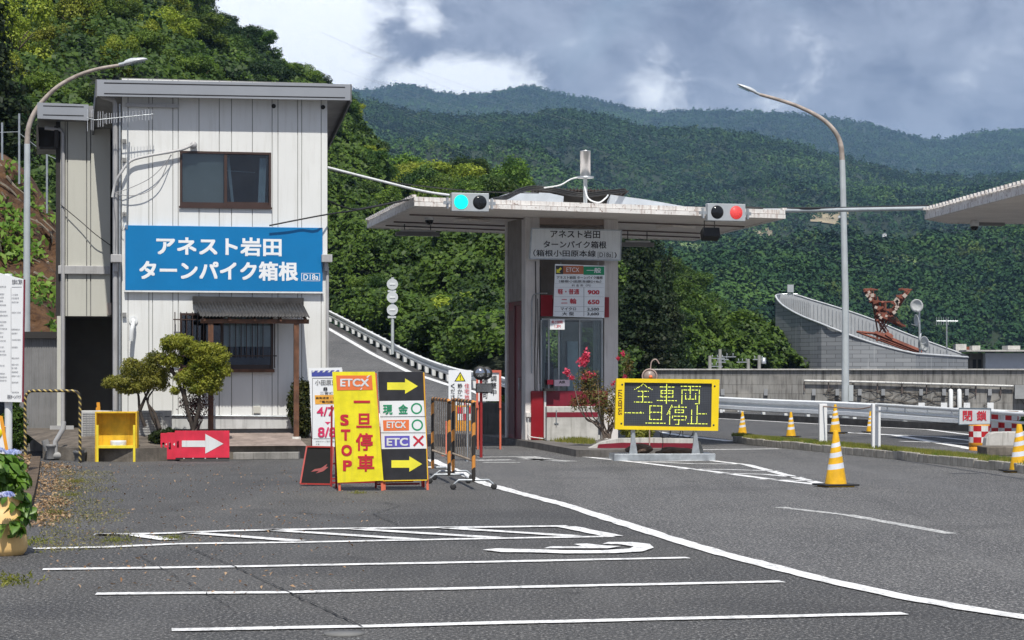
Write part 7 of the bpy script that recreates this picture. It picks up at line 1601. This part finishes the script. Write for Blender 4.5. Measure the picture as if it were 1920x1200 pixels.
# flowering crape myrtle by the booth
Y = 47.6; b = PT(1138, 822, Y); tips = [(1098, 668), (1072, 700), (1120, 700), (1170, 690), (1160, 720), (1085, 740), (1115, 735), (1145, 755), (1178, 672), (1095, 760), (1168, 745)]
brs = [[b + Vector((random.uniform(-.08, .08), 0, 0)), PT(1138 + (tx - 1138) * .35, 795, Y), PT(1138 + (tx - 1138) * .75, 770 if ty < 740 else 785, Y + random.uniform(-.3, .3)), PT(tx, ty, Y + random.uniform(-.3, .3))] for tx, ty in tips]
crl = leaf_mat('myrtle_leaf', (.07, .085, .02), (.17, .14, .045), (.16, .06, .03), 5, .3)
e = shrub('crape_myrtle', 'sparse pink flowering shrub between the toll booth and the LED sign', 'shrub', b, brs, [bl(1100, 715, Y, 26, 26), bl(1120, 745, Y, 36, 26), bl(1145, 770, Y, 30, 26), bl(1165, 740, Y, 22, 26), bl(1176, 685, Y, 12, 22), bl(1085, 755, Y, 18, 16)], 3600, .06, crl, .95, None, M('myrtle_bark', (.13, .10, .08), .9), .022)
fp = [bl(1099, 668, Y, 7, 14, 8), bl(1092, 678, Y, 10, 10, 8), bl(1063, 698, Y, 6, 8, 6), bl(1106, 702, Y, 12, 7, 8), bl(1097, 710, Y, 8, 6, 6), bl(1072, 708, Y, 6, 5, 5), bl(1168, 662, Y, 4, 6, 5), bl(1158, 672, Y, 4, 4, 4), bl(1150, 720, Y, 5, 5, 4), bl(1172, 706, Y, 4, 4, 4)]
P, nr = blobs_points([(q[0] - b.x, q[1] - b.y, q[2] - b.z, q[3], q[4], q[5]) for q in fp], 620, .95); me = leaf_mesh('blossom', P, nr, .055, leaf_mat('pink_petal', (.66, .04, .12), (.80, .16, .26), None, 3, .3, objvar=0), 1.2, .9, .3); o = bpy.data.objects.new('blossom', me); COL.objects.link(o); o.parent = e
Y = 47.0; b = PT(1208, 826, Y); shrub('low_bush', 'low bush filling the space behind the LED sign left post', 'bush', b, [[b, b + Vector((0, 0, .3))]], [bl(1195, 815, Y, 22, 14), bl(1175, 800, Y, 16, 16), bl(1212, 812, Y, 14, 14)], 3500, .06, gl2, .6)
# grass mound on the planter
fr = Frame(898, 57, 4); b = fr.O + Vector((.75, .6, fr.at(930, 755).z - .05)); shrub('clipped_mound', 'rounded light green plant mound on top of the dark planter', 'bush', b, [[b, b + Vector((0, 0, .05))]], [(b.x - .05, b.y, b.z, .52, .45, .24)], 5200, .07, LM['bright'], .35)
# small tree at the right edge
Y = 49; b = PT(1925, 850, Y); b.z = .14; shrub('edge_shrub', 'green shrub cut by the right edge beside the chequered drums', 'bush', b, [[b, b + Vector((0, 0, .5)), PT(1925, 790, Y)]], [bl(1928, 800, Y, 20, 26), bl(1932, 780, Y, 14, 20)], 5000, .06, LM['mid'], .6)
# weeds on the asphalt
for k, (px, py, s_) in enumerate(((323, 1012, .07), (218, 1016, .08), (10, 1095, .13), (145, 905, .09), (135, 930, .08), (100, 965, .08), (60, 1020, .1), (672, 926, .06))):
    p = GP(px, py); P = np.array(p)[None, :] + rng.normal(0, 1, (220, 3)) * np.array([s_ * 1.0, s_ * 1.5, s_ * .35]); P[:, 2] = np.abs(P[:, 2]) * .8 + .01; N = unit(220); N[:, 2] = abs(N[:, 2]); me = leaf_mesh('weed', P - np.array(p), N, s_ * .35, gl2, 1, .3, .2); o = bpy.data.objects.new('weed', me); COL.objects.link(o); o.location = p; tag(o, 'small tuft of weeds growing in the asphalt at the ' + ('end of the hatched bay', 'left end of the hatched bay', 'lower left edge', 'upper litter strip', 'middle litter strip', 'lower litter strip', 'foot of the orange planter', 'foot of the yellow board')[k], 'weed')
# dry litter and moss along the left kerb
lit = leaf_mat('dry_leaf', (.30, .17, .08), (.50, .36, .22), (.20, .11, .05), 4, .15, objvar=0)
def litter(name, poly_, n, size, mat, label, zz=.012, jit=.35):
    pts = [GP(*a) for a in poly_]; t = rng.random(n) ** .9; u = rng.random(n); L0 = np.array(pts[0]); L1 = np.array(pts[1]); R0 = np.array(pts[2]); R1 = np.array(pts[3])
    P = (L0 * (1 - u)[:, None] + L1 * u[:, None]) * (1 - t)[:, None] + (R0 * (1 - u)[:, None] + R1 * u[:, None]) * t[:, None]
    keep = rng.random(n) < np.clip(1.15 - t * 1.0 + .5 * n3arr(P, 1.1), 0, 1); P = P[keep]; P[:, 2] = zz + rng.random(len(P)) * .02; N = np.zeros_like(P); N[:, 2] = 1; me = leaf_mesh(name, P, N, size, mat, jit, .5, .2); o = bpy.data.objects.new(name, me); COL.objects.link(o); struct(o, 'stuff', label)
litter('leaf_litter', [(78, 868), (55, 990), (165, 870), (125, 990)], 3600, .05, lit, 'dry brown leaves along the left kerb')
litter('leaf_litter', [(130, 870), (60, 1110), (760, 880), (700, 1120)], 1300, .04, lit, 'scattered dry leaves over the asphalt')
moss = leaf_mat('moss', (.16, .15, .04), (.34, .29, .13), (.12, .13, .03), 3, .2, objvar=0)
litter('moss', [(110, 880), (60, 1040), (210, 885), (270, 1030)], 9000, .024, moss, 'low moss and dry grass in patches on the asphalt', .008, .8)
# left kerb wall and soil bed behind it
m_ = MB(); KL = [GP(76, 866), GP(72, 900), GP(64, 940), GP(50, 985), GP(-60, 1000)]; vs = []
for p in KL: vs += [(p.x, p.y, 0), (p.x, p.y, .11), (p.x - .16, p.y, .11), (p.x - .16, p.y, 0)]
m_.add(vs, [(4 * i + j, 4 * i + 4 + j, 4 * i + 5 + j, 4 * i + 1 + j) for i in range(len(KL) - 1) for j in range(3)] + [(0, 1, 2, 3)]); struct(m_.build('kerb', M('earthy_kerb', (.10, .07, .045), .95, var=.4, scale=5, bump=.6)))
m_ = MB(); m_.add([(p.x - .161, p.y, .10) for p in KL] + [(p.x - 6, p.y, .2) for p in KL] , [(i, i + 1, 6 + i, 5 + i) for i in range(4)]); struct(m_.build('garden_bed', bedm))
P = []
for k in range(2600): i = random.uniform(0, 3.2); j = int(i); p = KL[j].lerp(KL[j + 1], i - j); P.append((p.x - .18 - random.random() ** 1.5 * 1.6, p.y, .13 + random.random() * .03))
P = np.array(P); N = np.zeros_like(P); N[:, 2] = 1; me = leaf_mesh('leaf_litter', P, N, .07, lit, .4, .5, .2); o = bpy.data.objects.new('leaf_litter', me); COL.objects.link(o); struct(o, 'stuff', 'dry leaves lying on the left soil bed')
# ---- orange planter with hydrangea in the left foreground
e = empty('orange_planter', GP(5, 1040)); tag(e, 'rounded orange plastic planter tub at the left edge holding a hydrangea', 'planter'); pc = e.location.copy()
tan_ = M('faded_orange', (.86, .56, .22), .5, var=.08, scale=2, streak=.15, grime=(.5, .3, .12)); sc_ = pc.y / F
m_ = MB(); m_.lathe([(38 * sc_, 0), (43 * sc_, .03), (46 * sc_, .07), (44 * sc_, .22), (40.5 * sc_, .42), (39.5 * sc_, .425), (38.5 * sc_, .56), (40 * sc_, .58), (36 * sc_, .57), (34 * sc_, .50), (0, .49)], (0, 0, 0), 40); m_.build('tub', tan_, e)
m_ = MB(); m_.tube([((42.6 * sc_) * math.cos(a * .157), (42.6 * sc_) * math.sin(a * .157), .30) for a in range(41)], .004, 5, cap=False); m_.build('wire_band', black, e)
def hyd_leaf():
    m = bpy.data.materials.new('hydrangea_leaf'); m.use_nodes = True; t = NT(m.node_tree); t.n.clear(); g = t.new('ShaderNodeNewGeometry'); c = t.mix(g.outputs['Random Per Island'], (.055, .15, .012), (.15, .27, .03)); n = t.noise(g.outputs['Position'], 30, 3, .6); c = t.mix(t.math('MULTIPLY', t.ramp(n, .45, .7), .4), c, (.22, .32, .06))
    b_ = t.new('ShaderNodeBsdfPrincipled'); t.link(c, b_.inputs['Base Color']); b_.inputs['Roughness'].default_value = .42; tb = t.new('ShaderNodeBsdfTranslucent'); t.link(c, tb.inputs[0]); mx = t.new('ShaderNodeMixShader'); mx.inputs[0].default_value = .3; t.link(b_.outputs[0], mx.inputs[1]); t.link(tb.outputs[0], mx.inputs[2]); o = t.new('ShaderNodeOutputMaterial'); t.link(mx.outputs[0], o.inputs[0]); return m
hl = hyd_leaf(); e = empty('hydrangea', pc + Vector((0, 0, .5))); tag(e, 'leafy hydrangea with pale blue flower heads growing from the orange planter', 'plant'); hb = e.location.copy()
BLH = [bl(5, 935, 21, 48, 60), bl(-10, 890, 21, 55, 45), bl(20, 960, 21, 38, 32), bl(10, 875, 21.2, 36, 26), bl(22, 990, 20.8, 20, 12)]
def bigleaves(mb, P, N, s0):
    for p, nv in zip(P, N):
        nv = Vector(nv) + Vector([random.gauss(0, .4) for _ in range(3)]); nv.z += .5; nv.normalize(); a = Vector((nv.x * .6 + random.gauss(0, .4), nv.y * .6 + random.gauss(0, .4), -.55 + random.gauss(0, .3))); a = a - nv * a.dot(nv)
        if a.length < .01: continue
        a.normalize(); b_ = nv.cross(a); L_ = s0 * random.uniform(.65, 1.25); w_ = L_ * .32; p = Vector(p); ctr = []; k = 5; prof = (0.05, .75, 1, .7, .02)
        vs = []
        for i in range(k):
            t = i / (k - 1); c_ = p + a * L_ * (t - .3) - nv * (L_ * .28 * t * t); ww = w_ * prof[i]; vs += [c_ - b_ * ww + nv * ww * .35, c_, c_ + b_ * ww + nv * ww * .35]
        mb.add(vs, [(3 * i + j, 3 * i + j + 1, 3 * i + j + 4, 3 * i + j + 3) for i in range(k - 1) for j in (0, 1)], True)
P, nr = blobs_points([(q[0] - hb.x, q[1] - hb.y, q[2] - hb.z, q[3], q[4], q[5]) for q in BLH], 900, .55); m_ = MB(); bigleaves(m_, P, nr, .135); m_.build('leaves', hl, e)
m_ = MB()
for q in BLH: m_.tube([(0, 0, -.05), (q[0] - hb.x, q[1] - hb.y, q[2] - hb.z)], .012, 5, .006)
m_.build('stems', M('green_stem', (.10, .15, .04), .7), e)
petal = leaf_mat('blue_petal', (.30, .38, .68), (.55, .62, .85), (.75, .78, .88), 9, .3, objvar=0)
for px, py, r_ in ((24, 850, 15), (12, 930, 15), (-5, 846, 14)):
    c_ = PT(px, py, 20.6) - hb; s = r_ * 20.6 / F; d = unit(300); d[:, 2] = np.abs(d[:, 2]) * .5; P = np.array(c_) + d * s * rng.uniform(.75, 1.05, 300)[:, None]; me = leaf_mesh('flower_head', P, d, .026, petal, .4, .9, .1); o = bpy.data.objects.new('flower_head', me); COL.objects.link(o); o.parent = e

# ================================================================ MOUNTAINS
def mountain(name, crest, base, Yb, Yc, nu, nv, rel, px0, px1, mat, pw=1.35):
    U = np.linspace(px0, px1, nu); cy = np.interp(U, [a for a, b in crest], [b for a, b in crest]); byy = np.interp(U, [a for a, b in base], [b for a, b in base]); G = np.zeros((nv + 1, nu, 3))
    kk = np.ones(3) / 3; cy = np.convolve(np.pad(cy, 1, 'edge'), kk, 'valid')
    for j in range(nv + 1):
        v = j / nv; vv = min(1, v / .95); py = byy + (cy - byy) * vv ** .9; Y = Yb + (Yc - Yb) * vv ** pw; 
        X = (U - 960) * Y / F; z = H + (HZ - py) * Y / F
        nz = np.array([noise.hetero_terrain(Vector((x / rel[1], Y / rel[1] * .8, 2.2)), 1, 2, 5, .5) for x in X]); nz = (nz - nz.mean())
        z = z + nz * rel[0] * min(1, v * 5) * min(1, (1 - vv) * 4 + .12)
        if v > .95: z = z - (v - .95) * Yc * 2; Y = Y + (v - .95) * Yc * 3
        G[j, :, 0] = X; G[j, :, 1] = Y; G[j, :, 2] = z
    grid_obj(name, G, mat); return G
mm_ = M('mountain_soil', (.018, .032, .014), .95, var=.3, scale=.02)
crest2 = [(a, b + (10 if a < 1100 else 20)) for a, b in [(560, 120), (660, 168), (700, 185), (760, 204), (860, 216), (960, 216), (1060, 206), (1110, 203), (1160, 213), (1240, 233), (1330, 236), (1400, 238), (1480, 253), (1560, 273), (1640, 288), (1720, 303), (1800, 306), (1960, 300)]]
crest1 = [(600, 170), (660, 165), (710, 166), (735, 158), (760, 153), (790, 160), (810, 172), (850, 176), (900, 177), (940, 170), (980, 160), (1010, 162), (1040, 176), (1100, 183), (1160, 198), (1220, 212), (1300, 209), (1380, 209), (1460, 212), (1540, 216), (1620, 229), (1700, 249), (1740, 259), (1780, 257), (1850, 241), (1960, 241)]
G2 = mountain('mountain', crest2, [(500, 690), (1960, 700)], 420, 2300, 150, 80, (44, 300), 540, 2060, mm_)
G1 = mountain('mountain', crest1, [(500, 420), (1960, 420)], 3300, 5200, 110, 34, (26, 700), 560, 2060, mm_, 1.1)
forest = bpy.data.materials.new('shaded_forest_leaf'); forest.use_nodes = True; t = NT(forest.node_tree); b = t.n['Principled BSDF']; g = t.new('ShaderNodeNewGeometry')  # leaf colours darkened to stand in for cloud shade on the mountains
c = t.mix(g.outputs['Random Per Island'], (.014, .042, .020), (.038, .088, .030)); n = t.noise(g.outputs['Position'], .005, 6, .68); c = t.mix(t.ramp(n, .51, .60), c, (.07, .14, .035)); n2 = t.noise(g.outputs['Position'], .014, 5, .7); c = t.mix(t.math('MULTIPLY', t.ramp(n2, .50, .57), .85), c, (.007, .022, .016)); n3_ = t.noise(g.outputs['Position'], .075, 3, .6); c = t.mix(t.math('MULTIPLY', t.ramp(n3_, .5, .62), .55), c, (.06, .115, .03)); n4_ = t.noise(g.outputs['Position'], .05, 3, .6); c = t.mix(t.math('MULTIPLY', t.ramp(n4_, .58, .66), .6), c, (.10, .135, .03)); t.link(c, b.inputs['Base Color']); b.inputs['Roughness'].default_value = .8; b.inputs['Specular IOR Level'].default_value = .1
FIELDS = ((1550, 420, 26, 7), (1432, 446, 20, 4), (1285, 470, 46, 10), (1700, 500, 40, 5))
def crowns(name, G, n, r0, r1, nl, ls, vlo, vhi, label, vp=1., tall=1.15):
    u = rng.random(n); v = vlo + (vhi - vlo) * rng.random(n) ** vp; P, N = sampleg(G, u, v)
    px_ = 960 + P[:, 0] / P[:, 1] * F; py_ = HZ - (P[:, 2] - H) / P[:, 1] * F; keep = np.ones(n, bool)
    for a, b_, rx, ry in FIELDS: keep &= ((px_ - a) / rx) ** 2 + ((py_ - b_) / ry) ** 2 > 1
    keep &= (px_ > 500) & (px_ < 2020); P = P[keep]; n = len(P); t_ = (P[:, 1] - P[:, 1].min()) / (np.ptp(P[:, 1]) + 1e-6); r = (r0 + (r1 - r0) * t_) * rng.uniform(.55, 1.4, n); hh = rng.uniform(.85, tall + .35, n)
    k = np.repeat(np.arange(n), nl); d = unit(n * nl); d[:, 2] = np.abs(d[:, 2]) * 1.1 - .15; rad = rng.uniform(.72, 1.08, n * nl) * (1 + .22 * np.sin(d[:, 0] * 5 + k) * np.cos(d[:, 1] * 4 + k * 1.3))
    Q = P[k] + d * (r[k] * rad)[:, None] * np.stack([np.ones(n * nl), np.ones(n * nl), hh[k]], 1); Q[:, 2] += r[k] * .25; nr = d.copy(); nr[:, 2] += .25
    me = leaf_mesh(name, Q, nr, ls * r[k] * rng.uniform(.7, 1.3, n * nl), forest, .45, .8, .15); o = bpy.data.objects.new(name, me); COL.objects.link(o); struct(o, 'stuff', label)
crowns('forest', G2, 8500, 2.4, 4.2, 115, .33, .0, .42, 'leafy woodland on the lower slope of the mountain')
crowns('forest', G2, 25000, 2.5, 3.9, 28, .56, .36, .985, 'dense forest on the upper slope of the mountain', .9, 1.4)
crowns('forest', G1, 18000, 3.8, 5.0, 12, .85, .4, .99, 'blue green forest on the far ridge', .85, 1.5)
# bare field patches and tiny sheds on the slope
fieldm = M('field_soil', (.30, .25, .16), .9, var=.3, scale=.1); fg = M('field_grass', (.12, .17, .05), .9, var=.3, scale=.1)
def at_px(G, px, py):
    U = H + 0; PX = 960 + G[:, :, 0] / G[:, :, 1] * F; PY = HZ - (G[:, :, 2] - H) * F / G[:, :, 1]; d = (PX - px) ** 2 + (PY - py) ** 2; j, i = np.unravel_index(np.argmin(d), d.shape); return Vector(G[j, i])
KX = 960 + G2[:, :, 0] / G2[:, :, 1] * F; KY = HZ - (G2[:, :, 2] - H) * F / G2[:, :, 1]
for (px, py, wpx, hpx), mt in zip(FIELDS, (fieldm, fieldm, fg, fg)):
    d = ((KX - px) / (wpx * 1.5)) ** 2 + ((KY - py) / (hpx * 2.2)) ** 2; J, I = np.where(d < 1.0); m_ = MB()
    for j, i in zip(J, I):
        if j + 1 < G2.shape[0] and i + 1 < G2.shape[1]: m_.add([Vector(G2[a_, b_]) + Vector((0, -.4, .8)) for a_, b_ in ((j, i), (j, i + 1), (j + 1, i + 1), (j + 1, i))], [(0, 1, 2, 3)])
    if m_.v: struct(m_.build('field', mt))
for px, py in ((1570, 421), (1655, 470), (1230, 480)): 
    p = at_px(G2, px, py) + Vector((0, -8, 5)); m_ = MB(); m_.box(-1.6, 1.6, -1.5, 1.5, 0, 2.4); e = empty('hill_shed', p); e.scale = (.5, .5, .5); tag(e, 'tiny white shed on the green slope ' + {1570: 'beside the bare field', 1655: 'low on the slope above the tiled building', 1230: 'right of the booth canopy end', 1455: 'below the red traffic light canopy'}[px], 'shed'); m_.build('wall', white, e); m_ = MB(); m_.prism([(-1.9, 2.41), (1.9, 2.41), (0, 3.3)], -1.7, 1.7); m_.build('roof', M('pale_roof', (.42, .44, .44)), e)
# ---- air between the camera and the far ridges
hz_m = bpy.data.materials.new('haze'); hz_m.use_nodes = True; t = NT(hz_m.node_tree); t.n.clear(); pv_ = t.new('ShaderNodeVolumePrincipled'); pv_.inputs['Color'].default_value = (.40, .66, 1.0, 1); pv_.inputs['Density'].default_value = .000105; pv_.inputs['Anisotropy'].default_value = .1; o = t.new('ShaderNodeOutputMaterial'); t.link(pv_.outputs[0], o.inputs['Volume'])
m_ = MB(); m_.box(-7000, 7000, -400, 9000, -12, 900); o = m_.build('haze', hz_m); struct(o, 'stuff')
print('objects', len(SC.objects))
